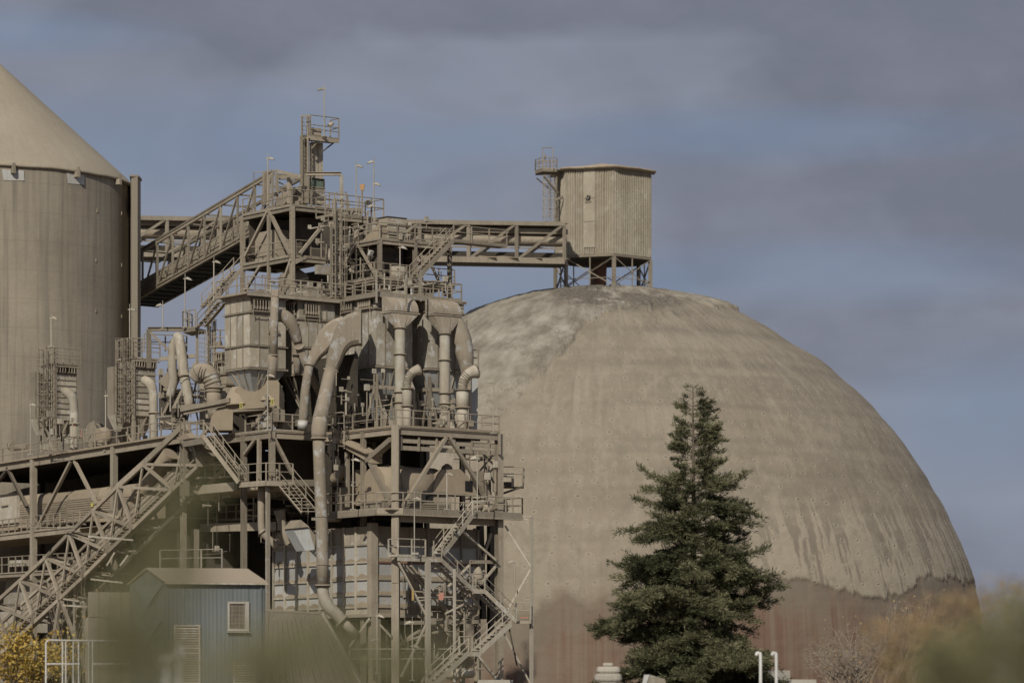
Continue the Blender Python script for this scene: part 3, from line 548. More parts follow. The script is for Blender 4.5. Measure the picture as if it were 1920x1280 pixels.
    t.bar('walkway_rail', LL[0]+Z*.75, LL[8]+Z*.75, .07); t.bar('walkway_rail', LL[0]+Z*.42+uR*.45, LL[8]+Z*.42+uR*.45, .09); t.bar('handrail', LL[0]+Z*1.9+w*.2, LL[8]+Z*1.9+w*.2, .06); t.bar('handrail', LL[0]+Z*1.5+w*.2, LL[8]+Z*1.5+w*.2, .06)
    for i in range(0, 8):         # hanging drive motors at the far chord
        q = TT[i]+w*.95-Z*.9
        if 3 <= i <= 6: t.bar('hanger', q+Z*.9, q, .16, .16, 'dark'); t.bar('cable_reel', q-Z*.25-uR*.3, q-Z*.25+uR*.3, .55, .5, 'dark', 'cyl12')
    for px, py, q in ((330, 905, (420, 905)), (113, 1122, (160, 1210)), (113, 1122, (90, 1230))):
        t.bar('support_leg', P(px, py, Yc(px)), P(q[0], q[1]+40, Yc(px)+1), .26, .26)
    t.bar('support_leg', P(346, 790, 250.5), P(346, 930, 250.5), .5, .5, 'dust', 'I')
galleries()

# ---------------------------------------------------------------- generic deck
def deck(t, Q, a, b, z, th=.32, m='dust', joists=True, top='heap'):
    Q = Vector((Q[0], Q[1], 0)); pt = lambda x, y: Q+uR*x+uL*y
    t.box('deck_plate', Q, (a[0]+.02, a[1]-.02), (b[0]+.02, b[1]-.02), (z-.07, z), top)
    for p, q in ((pt(a[0], b[0]), pt(a[1], b[0])), (pt(a[0], b[0]+.005), pt(a[0], b[1])), (pt(a[1], b[0]), pt(a[1], b[1])), (pt(a[0], b[1]), pt(a[1], b[1]))):
        t.bar('edge_beam', p+Z*(z-.075-th/2), q+Z*(z-.075-th/2), .18, th, m, 'I')
    if joists:
        n = max(2, int((b[1]-b[0])/1.2))
        for i in range(1, n): y = b[0]+(b[1]-b[0])*i/n; t.bar('joist', pt(a[0]+.1, y)+Z*(z-.2), pt(a[1]-.1, y)+Z*(z-.2), .1, .22, 'dark')
Zf = lambda py, Y: CZ+(HY-py)/F*Y
PT = Vector(((548-960)/F*262, 262, 0)); TL_, TR_ = Plane(548, 262, uL, uR), Plane(548, 262, uR, uL)

def upper_tower():
    t = T('elevator_tower', 'tall steel frame tower with V braces and dark machinery, left of the elevator ladder', 'steel tower', (PT.x, PT.y, GZ))
    Q = PT; La, Ra, dp = 6.8, 5.0, 6.5
    zt, zm, zb = Zf(384, 262), Zf(479, 262), Zf(560, 262)
    deck(t, Q, (0, Ra), (0, La), zt, .34); deck(t, Q, (0, 3.0), (0, La), zm, .34)
    for a, b in ((0, 0), (0, La), (Ra, 0), (Ra, La)): p = Q+uR*a+uL*b; t.bar('column', p+Z*(zb-9), p+Z*(zt-.08), .30, .30, 'dust', 'I', side=uR)
    pm = TL_(504, 500); pm = Vector((pm.x, pm.y, 0)); t.bar('column', pm+Z*(zb-2), pm+Z*(zt-.4), .22, .22, 'dust')
    for A, B, w in (((503, 397), (461, 481), .24), ((506, 397), (546, 478), .26), ((547, 487), (526, 548), .22), ((489, 499), (461, 545), .2)): t.bar('brace', TL_(*A)-uR*.05, TL_(*B)-uR*.05, w, .2)
    for A, B, w in (((620, 403), (561, 476), .26), ((552, 488), (572, 484), .12), ((552, 493), (566, 486), .1)): t.bar('brace', TR_(*A)-uL*.05, TR_(*B)-uL*.05, w, .2)
    railing(t, [Q+uL*La+Z*zt, Q+Z*zt, Q+uR*Ra+Z*zt], 1.2, 1.5); railing(t, [Q+uL*La+Z*zm, Q+uL*.2+Z*zm], 1.2, 1.9); railing(t, [Q+uR*.3+Z*zm, Q+uR*3+Z*zm], 1.2, 1.5)
    # machinery under the top deck
    t.box('machine_casing', Q, (2.2, 4.6), (2.0, 6.0), (zm+.1, zt-.5), 'dark'); t.box('machine_casing', Q, (.8, 2.6), (3.4, 6.4), (zm+.02, zm+2.4), 'dust')  # first casing toned dark to hold the shade under the deck
    t.box('backing_screen', Q, (3.9, 4.05), (.5, 6.6), (zb-1, zm-.6), 'dark'); t.box('backing_screen', Q, (.3, 2.6), (6.3, 6.4), (zm, zt-.4), 'dark')  # dark sheets added to blacken the inside of the tower
    p = Q+uR*1.6+uL*2.2; t.tube('gearbox', [p+Z*(zb+.4), p+Z*(zb+1.9), p+Z*(zb+2.3), p+Z*(zb+2.6)], [1.15, 1.15, .8, .3], 'dust', 16, sub=2)
    t.box('motor_guard', Q, (.5, 2.9), (.2, 1.6), (zb-.4, zb+.9), 'pale')
    # elevator-drive housing and portal on top
    zz = lambda py: Zf(py, 266); G = lambda px, py, Y=266: P(px, py, Y)
    e = T('bucket_elevator', 'slender bucket elevator leg with a railed head platform, highest point of the plant', 'elevator', G(598, 384, 268)); Qe = Vector((G(588, 0, 267).x, 267, 0))
    e.box('leg_casing', Qe, (-.72, -.34), (.3, .8), (zz(384), zz(250)), 'dust'); e.box('leg_casing', Qe, (0, .86), (0, .55), (zz(330), zz(262)), 'pale'); e.box('casing_seam', Qe, (.36, .42), (-.03, 0), (zz(330), zz(266)), 'dust')
    e.box('lower_casing', Qe, (0, 1.02), (0, .7), (zz(378), zz(347)), 'pale'); e.box('lower_casing_flange', Qe, (-.04, 1.08), (-.05, .75), (zz(348), zz(346)), 'dust')
    e.box('inspection_hatch', Qe, (.0, .98), (.15, .7), (zz(346), zz(331)), 'ltgreen'); e.box('hatch_frame', Qe, (-.03, 1.06), (.08, .72), (zz(331.5), zz(329)), 'dark'); e.box('hatch_post', Qe, (.96, 1.06), (.05, .18), (zz(346), zz(331)), 'dark')
    e.prism('flange_bolts', [G(589, 380, 266.6), G(609, 380, 266.6), G(609, 377, 266.6), G(589, 377, 266.6)], (0, .1, 0), 'dust')
    zp = zz(257); Qp = Vector((G(592, 0, 266.2).x, 266.2, 0)); e.box('head_platform', Qp, (-.75, 1.95), (-.3, .9), (zp-.16, zp), 'dust'); e.box('edge_beam', Qp, (-.7, 1.9), (-.36, -.31), (zp-.3, zp-.02), 'dust')
    c = [Qp+uR*-.7+uL*-.28, Qp+uR*1.92+uL*-.28, Qp+uR*1.92+uL*.88]; railing(e, [q+Z*zp for q in c], 1.6, 1.3); 
    for hh in (.55,): e.bar('handrail', c[0]+Z*(zp+hh), c[1]+Z*(zp+hh), .06)
    e.box('head_box', Qp, (-.2, .6), (.1, .7), (zp+.02, zp+.75), 'dust'); e.bar('brace', Qp+uR*1.7+Z*(zp-.2), Qp+uR*.55+Z*(zp-1.05), .09, .09, 'dark'); e.bar('brace', Qp+uR*.1-uL*.2+Z*(zp-.2), Qp+uR*-.4+Z*(zp-.9), .12, .12)
    e.bar('motor', Qp+uR*1.2+Z*(zp+1.0), Qp+uR*1.55+Z*(zp+1.25), .3, .3, 'galv', 'cyl12')
    ladder(e, G(570, 382, 266.4), G(570, 218, 266.4), uR, -uL, .5, True); ladder(e, G(581, 330, 266.6), G(581, 258, 266.6), uR, -uL, .36, False)
    e.bar('cable_tray', G(567, 382, 265.6), G(567, 216, 265.6), .08); e.bar('cable_tray', G(577, 382, 265.6), G(577, 216, 265.6), .12, .08); e.bar('handrail', G(563, 217, 265), G(584, 217, 265), .06)
    e.bar('portal_beam', G(573, 326, 265.2), G(640, 326, 265.2), .25, .26, 'dust', 'I'); e.bar('portal_leg', G(575, 328, 265.2), G(575, 381, 265.2), .25, .25, 'dust', 'I'); e.bar('portal_leg', G(640, 328, 265.2), G(641, 398, 265.2), .2, .2, 'pale')
    d = T('gallery_head', 'steel head frame and dusty drive hood where the inclined gallery meets the tower', 'drive housing', G(520, 384, 268))
    for p, q, w in (((500, 322, 268), (520, 320, 266), .16), ((520, 321, 266), (566, 331, 264), .2), ((523, 333, 268), (571, 333, 268), .28), ((543, 333, 266), (543, 382, 266), .3), ((497, 323, 269), (497, 384, 269), .3), ((504, 330, 269), (504, 384, 269), .2), ((519, 325, 270), (519, 384, 270), .22), ((523, 342, 268), (542, 352, 268), .1), ((476, 323, 271), (499, 322, 270), .05), ((476, 323, 271), (476, 392, 271), .05), ((517, 378, 266), (543, 363, 266), .14), ((571, 346, 266), (560, 350, 266), .12)): d.bar('frame_bar', G(*p), G(*q), w)
    v = [G(535, 383, 266.6), G(573, 383, 266.6), G(573, 352, 266.6), G(556, 350, 266.6), G(541, 366, 266.6)]; d.prism('drive_hood', v, uL*1.6, 'dust'); d.bar('hood_slot', G(560, 379, 266.4), G(572, 376, 266.4), .08, .1, 'dark')
    d.tube('pulley', [G(549, 358, 265.9), G(549, 358, 266.4)], .22, 'dark', 12, sub=1)
upper_tower()

# ---------------------------------------------------------------- right upper frame, corner column at x=712
def upper_right():
    Y0 = 252.0; Q = Vector(((712-960)/F*Y0, Y0, 0)); L, R_ = Plane(712, Y0, uL, uR), Plane(712, Y0, uR, uL)
    t = T('transfer_platform', 'steel transfer platform with V braces and corner column, right of the ladder shaft', 'steel platform', (Q.x, Q.y, GZ))
    zt = Zf(447, Y0); zm = Zf(524, Y0); zb = Zf(552, Y0); La = 5.0; Ra = 6.2
    deck(t, Q, (0, Ra), (0, La), zt, .30, top='pale')
    for a, b in ((0, 0), (0, La), (Ra*.5, 0), (Ra, 0), (Ra, La)): p = Q+uR*a+uL*b; t.bar('column', p+Z*(zb-.2), p+Z*(zt-.08), .26, .26, 'dust', 'I', side=uR)
    for A, B in (((668, 457), (641, 508)), ((671, 457), (703, 513))): t.bar('brace', L(*A)-uR*.04, L(*B)-uR*.04, .17, .15)
    for A, B in (((776, 462), (800, 500)), ((806, 492), (836, 555))): t.bar('brace', R_(*A, .3), R_(*B, .3), .16, .15, 'dust')
    t.bar('post', L(667.5, 452), L(667.5, 530), .09); railing(t, [Q+uL*La+Z*zt, Q+Z*zt, Q+uR*Ra+Z*zt], 1.15, 1.5)
    deck(t, Q, (-.9, Ra), (-.6, La), zm, .2, joists=False)
    railing(t, [Q+uL*La-uR*.9+Z*zm, Q-uL*.6-uR*.9+Z*zm, Q+uR*Ra-uL*.6+Z*zm], 1.1, 1.4)
    p = Q+uR*2.0+uL*2.4; t.tube('cyclone', [p+Z*(zm+.1), p+Z*(zm+1.5), p+Z*(zt-.4)], [1.3, 1.5, 1.5], 'dark', 20, sub=1); p = Q+uR*2.2+uL*.9; t.tube('drum', [p+Z*zm, p+Z*(zm+1.15)], [.62, .62], 'pale', 16, sub=1)
    t.box('dark_backing', Q, (3.4, 3.7), (.8, 5), (zb, zt-.3), 'dark'); t.box('dark_backing', Q, (-.2, 3.4), (4.4, 4.6), (zb, zt-.3), 'dark')  # dark sheets added behind the frame to deepen its shade
    p = L(645, 470, 1.0); t.bar('pipe', p, L(690, 474, 1.0), .5, k='cyl12'); t.bar('floodlight', L(694, 478, .2), L(697, 470, .2), .3, .2, 'steel')
    # cream drive housing standing on the platform
    h = T('drive_house', 'cream metal drive housing with lid on the transfer platform, beside a heap of dust', 'housing', Q+Z*zt); Qh = Q+uR*.75+uL*.1
    h.box('body', Qh, (0, 1.62), (0, 1.1), (zt+.45, zt+1.6), 'pale'); h.box('lid', Qh, (-.06, 1.7), (-.05, 1.2), (zt+1.605, zt+1.67), 'dark')
    for a in (.04, 1.45): h.box('foot', Qh, (a, a+.14), (.02, .2), (zt+.0, zt+.445), 'pale')
    h.box('foot_rail', Qh, (0.0, 1.9), (-.05, .02), (zt+.38, zt+.44), 'pale'); h.box('slot', Qh, (.2, 1.3), (.05, .1), (zt+.12, zt+.2), 'dark'); h.box('valve', Qh, (.9, 1.15), (-.25, -.06), (zt+.05, zt+.5), 'dust')
    for k in (.33, .72): h.box('seam', Qh, (.02, 1.6), (-.012, -.002), (zt+.45+k, zt+.47+k), 'dust')
    q = Q+uL*.7; t.prism('dust_heap', [q+Z*zt+uL*1.6-uR*.0, q+Z*zt-uL*.5, q+Z*(zt+1.05)-uL*.5, q+Z*(zt+.8)+uL*.1], uR*1.0, 'heap')
    # upper left platform of the ladder shaft
    Y2 = 258.; q0 = Vector((P(627, 0, Y2).x, Y2, 0)); z2 = Zf(402, Y2); s = T('valve_platform', 'small railed platform behind the tall twin poles, above the transfer platform', 'platform', q0+Z*z2)
    s.box('deck_plate', q0, (0, 4.4), (0, 2.4), (z2-.08, z2), 'heap'); s.bar('edge_beam', q0+Z*(z2-.25), q0+uR*4.4+Z*(z2-.25), .15, .3, 'dust', 'I'); railing(s, [q0+uL*2.4+Z*z2, q0+Z*z2, q0+uR*4.4+Z*z2, q0+uR*4.4+uL*2.4+Z*z2], 1.5, 1.1)
    railing(s, [q0+uL*2.4+Z*z2, q0+uR*4.4+uL*2.4+Z*z2], 1.5, 1.4); s.box('tool_box', q0, (2.9, 4.3), (1.4, 2.2), (z2+.01, z2+.32), 'rust')
    s.box('casing', q0, (.4, 2.2), (.8, 2.2), (z2-2.2, z2-.3), 'dark'); s.box('chute', q0, (2.3, 3.1), (.9, 1.7), (z2+.01, z2+.8), 'dust'); s.box('motor', q0, (1.0, 1.7), (.4, .9), (z2+.01, z2+.45), 'dust')
    for a, b in ((0.1, .1), (4.3, .1), (4.3, 2.3)): p = q0+uR*a+uL*b; s.bar('column', p+Z*(z2-4), p+Z*(z2-.08), .2, .2, 'dust', 'I')
    s.bar('floodlight', q0+uR*2.9+Z*(z2+1.3), q0+uR*3.1+Z*(z2+1.0), .35, .25, 'galv')
    # ladder shaft
    m = T('ladder_shaft', 'narrow shaft of caged ladders and cable trays between the two upper frames', 'ladder', P(634, 600, 251))
    for px, Yv in ((621, 251.5), (625.5, 252), (632, 251), (640, 251.3)): m.bar('upright', P(px, 420 if px < 630 else 396, Yv), P(px, 620 if px < 630 else 556, Yv), .15 if px != 632 else .1, .12, 'dust')
    ladder(m, P(636, 560, 251.2), P(636, 362, 251.2), uR, -uL, .45, True); ladder(m, P(628, 600, 251.0), P(628, 455, 251.0), uR, -uL, .4, True)
    for i in range(10): y = 405+i*18; m.bar('crosspiece', P(620, y, 251.6), P(642, y+1, 251.2), .07)
    m.box('junction_box', Vector((P(596, 0, 252).x, 252, 0)), (0, 1.1), (0, .4), (Zf(513, 252), Zf(496, 252)), 'pale'); m.bar('cable_tray', P(629, 610, 250.6), P(629, 372, 250.6), .07)
    # stairs to the right
    stair('steep open stair descending leftward beside the level conveyor bridge, on the transfer platform', R_(768, 524, -.7), R_(836, 453, -.7), -uL, .95)
    g = T('bridge_landing', 'short railed landing at the head of the stair below the level conveyor bridge', 'platform', R_(838, 455, -.7)); a = R_(836, 453, -.7); b = a+uR*4.8; g.prism('deck_plate', [a, b, b-uL*.95, a-uL*.95], Z*-.12); railing(g, [a-uL*.95, b-uL*.95], 1.1, 1.5)
    # walkway on top of the right filters
    Q2 = Vector(((705-960)/F*246.5, 246.5, 0)); z3 = Zf(550, 246.5); w = T('filter_roof_walkway', 'railed roof walkway over the two right dust filters', 'walkway', Q2+Z*z3)
    w.box('deck_plate', Q2, (-.2, 7.2), (-.3, 3.6), (z3-.1, z3), 'heap'); w.bar('edge_beam', Q2-uR*.2-uL*.32+Z*(z3-.16), Q2+uR*7.2-uL*.32+Z*(z3-.16), .08, .22, 'pale'); w.bar('edge_beam', Q2-uR*.22-uL*.3+Z*(z3-.16), Q2-uR*.22+uL*3.6+Z*(z3-.16), .08, .22, 'dust')
    railing(w, [Q2-uR*.2+uL*3.6+Z*z3, Q2-uR*.2-uL*.3+Z*z3, Q2+uR*7.2-uL*.3+Z*z3, Q2+uR*7.2+uL*2+Z*z3], 1.15, 1.3); railing(w, [Q2-uR*.2+uL*3.5+Z*z3, Q2+uR*7.2+uL*3.5+Z*z3], 1.15, 1.6)
    for a, l in ((1.0, .9), (2.6, .6), (4.6, 1.0)): w.box('valve_block', Q2, (a, a+l), (1.0, 1.8), (z3+.01, z3+.5), 'pale' if l < .8 else 'dust')
    for a in (.6, 2.0, 3.9, 5.2, 6.3): p = Q2+uR*a+uL*1.2; w.bar('stub_pipe', p+Z*z3, p+Z*(z3+.9), .09, .09, 'steel' if a in (2.0, 3.9) else 'dust')
    for px, y0 in ((706, 508), (762, 515), (789, 505)): w.bar('drop_pipe', P(px, y0, 245.7), P(px, y0+60, 245.7), .1, .1, 'pale')
upper_right()

# ---------------------------------------------------------------- dust filters
def dustfilter(label, px, Y, La, Ra, ys, npl, npr, m='pale', hop=1.9, hopf=.32, valvesL=(), valvesR=(), legs=0, hopm='blue', two=False, rib='dust'):
    Q = Vector(((px-960)/F*Y, Y, 0)); zl = [Zf(y, Y) for y in ys]; t = T('dust_filter', label, 'dust filter', Q+Z*zl[-1], 'box-shaped dust filters of the plant')
    t.box('casing', Q, (.04, Ra), (.04, La), (zl[-1], zl[0]), m)
    for k in range(len(zl)-1):
        z1, z0 = zl[k]-.05, zl[k+1]+.05
        for i in range(npl): b0, b1 = La*i/npl, La*(i+1)/npl; t.box('panel', Q, (-.015+random.uniform(0, .02), .05), (b0+.035, b1-.035), (z0, z1), m)
        for i in range(npr): a0, a1 = Ra*i/npr, Ra*(i+1)/npr; t.box('panel', Q, (a0+.035, a1-.035), (-.015+random.uniform(0, .02), .05), (z0, z1), m)
        for i in range(1, npl): b = La*i/npl; t.box('rib', Q, (-.06, .0), (b-.028, b+.028), (z0, z1), rib)
        for i in range(1, npr): a = Ra*i/npr; t.box('rib', Q, (a-.028, a+.028), (-.06, .0), (z0, z1), rib)
    for k, z in enumerate(zl[:]):
        h = .07 if k not in (0, len(zl)-1) else .13
        t.box('flange', Q, (-.13, Ra+.1), (-.13, -.02), (z-h, z), rib); t.box('flange', Q, (-.13, -.02), (-.02, La+.1), (z-h, z), rib)
    t.box('roof', Q, (-.18, Ra+.15), (-.18, La+.15), (zl[0]+.003, zl[0]+.09), 'heap')
    zb = zl[-1]-.13; n = 2 if two else 1
    for j in range(n):
        a0, a1 = Ra*j/n, Ra*(j+1)/n; ca, cb = (a0+a1)/2, La/2; f = hopf
        top = [(a0+.03, .03), (a1-.03, .03), (a1-.03, La-.03), (a0+.03, La-.03)]; bot = [(ca+(x-ca)*f, cb+(y-cb)*f) for x, y in top]
        v = [Q+uR*x+uL*y+Z*zb for x, y in top]+[Q+uR*x+uL*y+Z*(zb-hop) for x, y in bot]
        h = t.put('hopper', fixn(mk('hopper', v, [(0, 1, 2, 3), (4, 5, 6, 7), (0, 1, 5, 4), (1, 2, 6, 5), (2, 3, 7, 6), (3, 0, 4, 7)], hopm)))
        for i in range(1, 4):
            s_ = i/4; t.bar('hopper_rib', v[0].lerp(v[1], s_)-uL*.04, v[4].lerp(v[5], s_)-uL*.04, .07, .1, rib, parent=h); t.bar('hopper_rib', v[3].lerp(v[0], s_)-uR*.04, v[7].lerp(v[4], s_)-uR*.04, .07, .1, rib, parent=h)
        t.bar('outlet_pipe', (v[4]+v[6])/2-Z*1.2, (v[4]+v[6])/2+Z*.05, .4, .4, rib, 'cyl12')
    for i in range(legs):
        for a, b in ((0.0, 0), (Ra, 0), (0, La)): p = Q+uR*a+uL*b; t.bar('leg', p-Z*0+Z*(zb-4.2), p+Z*zb, .24, .24, rib, 'I')
    def valves(face, s0, s1, zt, zb_, n):
        sg = []; d, o = (uL, -uR) if face == 'L' else (uR, -uL)
        for i in range(n):
            p = Q+d*(s0+(s1-s0)*(i+.5)/n)+o*.28; sg += [(p+Z*(zt), p+Z*(zb_+.12), .085), (p+Z*(zb_+.12), p-o*.24+Z*(zb_+.02), .10), (p+Z*(zt), p-o*.25+Z*(zt-.05), .11), (p+Z*(zb_+.32), p+Z*(zb_+.12), .15)]
        sg += [(Q+d*s0+o*.2+Z*(zb_-.02), Q+d*s1+o*.2+Z*(zb_-.02), .13), (Q+d*s0+o*.26+Z*(zt+.05), Q+d*s1+o*.26+Z*(zt+.05), .11)]
        for e in (s0, s1): sg.append((Q+d*e+o*.3+Z*zt, Q+d*e+o*.3+Z*(zb_-.4), .05))
        t.box('valve_recess', Q, *(((-.08, -.025), (s0+.04, s1-.04)) if face == 'L' else ((s0+.04, s1-.04), (-.08, -.025))), (zb_+.05, zt-.02), 'dark'); t.put('pulse_valves', joined(sg, rib, 6, 'pulse_valves'))
    for v in valvesL: valves('L', *v)
    for v in valvesR: valves('R', *v)
    return t, Q, zl
def filters():
    zr = lambda y: Zf(y, 246)
    t, Q, zl = dustfilter('left dust filter with plain cream panels, above the dusty mill housing', 468, 246, 3.25, 3.05, (555, 584, 646, 688), 4, 4, hop=1.9, hopf=.3, valvesR=((.12, 1.55, zr(561), zr(582), 6),), legs=0)
    t.box('access_hatch', Q, (1.5, 2.4), (-.18, -.03), (zr(622), zr(617)), 'dust'); t.bar('bracket', Q+uR*.2-uL*.2+Z*zr(592), Q+uR*1.4-uL*.2+Z*zr(592), .05)
    for a in (.0, 1.3): t.bar('pipe_stub', Q+uR*(1.0+a*.3)-uL*.15+Z*zr(700), Q+uR*(.6+a*1.6)-uL*.1+Z*zr(722), .08)
    # railed roof of left filters
    w = T('filter_roof_walkway', 'railed roof walkway over the left dust filter, below the elevator tower', 'walkway', Q+Z*zl[0]); z = zl[0]+.1
    w.box('deck_plate', Q, (-.5, 8.4), (-.5, 3.6), (z, z+.06), 'heap'); w.bar('edge_beam', Q-uR*.5-uL*.5+Z*(z-.02), Q+uR*8.4-uL*.5+Z*(z-.02), .06, .2); railing(w, [Q-uR*.5+uL*3.6+Z*(z+.06), Q-uR*.5-uL*.5+Z*(z+.06), Q+uR*8.4-uL*.5+Z*(z+.06)], 1.15, 1.5)
    for a in (1.2, 2.6, 4.4, 5.3, 6.4): w.box('valve_block', Q, (a, a+.5), (.6, 1.2), (z+.07, z+.07+random.uniform(.4, .9)), 'dust')
    dustfilter('middle dust filter partly hidden behind the crossing ducts, between the left and centre filters', 560, 248.5, 2.4, 3.1, (562, 597, 650, 700), 3, 4, hop=2.2, hopf=.3, valvesL=((.1, 1.6, Zf(566, 248), Zf(587, 248), 6),), valvesR=((.35, 1.6, Zf(568, 248), Zf(590, 248), 6),), hopm='dark')
    dustfilter('small dust filter with a plain upper casing, just left of the big flaking duct', 629, 250.8, 2.2, 1.4, (558, 591, 650, 700), 3, 2, hop=1.6, hopm='dark')
    t, Q, zl = dustfilter('centre dust filter with whitish peeling panels, behind the pipe with the left hood', 704, 247, 4.15, 3.2, (556, 577, 685), 5, 4, hop=1.35, hopf=.74, valvesL=((.25, 1.75, Zf(556, 247), Zf(576, 247), 6), (2.5, 3.9, Zf(557, 247), Zf(577, 247), 5)), rib='dust', m='peel')
    cones(t, Q, zl[-1]-1.5, 3.2, 4.15)
    t, Q, zl = dustfilter('right dust filter with mottled white panels, behind the pipe with the right hood', 804, 249, 2.5, 3.1, (562, 582, 690), 2, 4, hop=1.35, hopf=.74, m='peel')
    cones(t, Q, zl[-1]-1.5, 3.1, 2.5)
def cones(t, Q, z, Ra, La):
    for p, q in ((Q-uR*.05-uL*.05, Q+uR*Ra-uL*.05), (Q-uL*.05-uR*.05, Q+uL*La-uR*.05)): t.bar('ring_beam', p+Z*z, q+Z*z, .18, .26)
    for j, (a, b) in enumerate(((Ra*.27, La*.3), (Ra*.75, La*.3), (Ra*.27, La*.75))):
        c = Q+uR*a+uL*b; v = []
        for dz, s_ in ((0, .85), (-2.1, .16)):
            for x, y in ((-1, -1), (1, -1), (1, 1), (-1, 1)): v.append(c+uR*x*s_+uL*y*s_+Z*(z+dz))
        t.put('discharge_cone', fixn(mk('cone', v, [(0, 1, 2, 3), (4, 5, 6, 7), (0, 1, 5, 4), (1, 2, 6, 5), (2, 3, 7, 6), (3, 0, 4, 7)], 'blue')))
    for a in (0, Ra*.5, Ra): t.bar('leg', Q+uR*a-uL*.1+Z*(z-3.1), Q+uR*a-uL*.1+Z*(z if a else z+.9), .2, .2, 'dust', 'I')
    for b in (La*.5, La): t.bar('leg', Q+uL*b-uR*.1+Z*(z-3.1), Q+uL*b-uR*.1+Z*z, .2, .2, 'dust', 'I')
    for a0, a1 in ((0, .25), (.5, .25), (.5, .75), (1, .75)): t.bar('brace', Q+uR*Ra*a0-uL*.12+Z*(z-.1), Q+uR*Ra*a1-uL*.12+Z*(z-2.7), .13, .1)
    for a0, a1 in ((0, .25), (.5, .25), (.5, .75), (1, .75)): t.bar('brace', Q+uL*La*a0-uR*.12+Z*(z-.1), Q+uL*La*a1-uR*.12+Z*(z-2.7), .13, .1)
    t.box('rotary_valve', Q, (Ra*.2, Ra*.45), (.4, 1.0), (z-2.9, z-2.2), 'dust'); t.box('cone_backing', Q, (0, Ra+.3), (La+.1, La+.3), (z-3.0, z-.2), 'dark')  # dark sheet added behind the cones so the gaps stay black
filters()

# ---------------------------------------------------------------- ducts
def hood(label, px0, y0, Y, pxp, pyp, rp, ybot, wd=2.35):
    Q = Vector(((px0-960)/F*Y, Y, 0)); zt = Zf(y0, Y); r = 1.0; t = T('hooded_downpipe', label, 'duct', P(pxp, ybot, Y-1.6), 'hooded downpipes on the filters'); sec = []
    for k in range(9):
        a = math.pi/2*k/8; v = math.sin(a)*r*1.15; zz = zt-r*1.05+math.cos(a)*r*1.05; v2 = math.sin(a)*.06; z2 = zt-r*1.05+math.cos(a)*.06-.04
        sec.append([Q+uR*0-uL*v+Z*zz, Q+uR*wd-uL*v+Z*zz, Q+uR*wd-uL*v2+Z*z2, Q-uL*v2+Z*z2])
    v = [p for s_ in sec for p in s_]; f = [(k*4+j, k*4+(j+1) % 4, (k+1)*4+(j+1) % 4, (k+1)*4+j) for k in range(8) for j in range(4)]+[(0, 1, 2, 3), (32, 33, 34, 35)]
    me = fixn(mk('hood', v, f, 'duct')); t.put('hood', me)
    zb = zt-r*1.05; c = Q+uR*wd*.5-uL*.62
    for a in (.33, .66):
        t.put('hood_seam', joined([(sec[k][0].lerp(sec[k][1], a)+(-uL*math.sin(math.pi/2*k/8)+Z*math.cos(math.pi/2*k/8))*.02, sec[k+1][0].lerp(sec[k+1][1], a)+(-uL*math.sin(math.pi/2*(k+1)/8)+Z*math.cos(math.pi/2*(k+1)/8))*.02, .05) for k in range(8)], 'dust', 4))
    t.box('flange', Q, (-.06, wd+.06), (-1.23, .05), (zb-.16, zb-.06), 'dust')
    pc = P(pxp, 0, Y-.9); pc = Vector((pc.x, pc.y, 0)); zc = Zf(pyp, Y); n = 20; v = []
    rect = [(-.0, -1.15), (wd, -1.15), (wd, .0), (0, .0)]
    for j in range(n):
        f_ = j/n*4; i = int(f_); fr = f_-i; a, b = rect[i], rect[(i+1) % 4]; v.append(Q+uR*(a[0]+(b[0]-a[0])*fr)+uL*(a[1]+(b[1]-a[1])*fr)+Z*(zb-.16))
    for j in range(n):
        f_ = j/n*4; i = int(f_); fr = f_-i; a, b = rect[i], rect[(i+1) % 4]; d = uR*((a[0]+(b[0]-a[0])*fr)-wd/2)+uL*((a[1]+(b[1]-a[1])*fr)+.57); v.append(pc+d.normalized()*rp+Z*zc)
    t.put('transition', fixn(mk('transition', v, [(j, (j+1) % n, n+(j+1) % n, n+j) for j in range(n)]+[tuple(range(n)), tuple(range(n, 2*n))], 'duct')))
    zz = Zf(ybot, Y); t.pipe('pipe', pc+Z*zz, pc+Z*(zc+.02), rp, 'galv', 24)
    for y in (pyp+1, pyp+50, ybot-62, ybot-43): t.pipe('pipe_flange', pc+Z*(Zf(y, Y)-.04), pc+Z*(Zf(y, Y)+.04), rp+.10, 'dust', 20)
hood('downpipe with the left hood, dropping in front of the centre filter to the deck', 716, 556, 246.2, 750, 617, .37, 800)
hood('downpipe with the right hood, dropping in front of the right filter to the deck', 797, 561, 247.6, 834, 628, .37, 802)

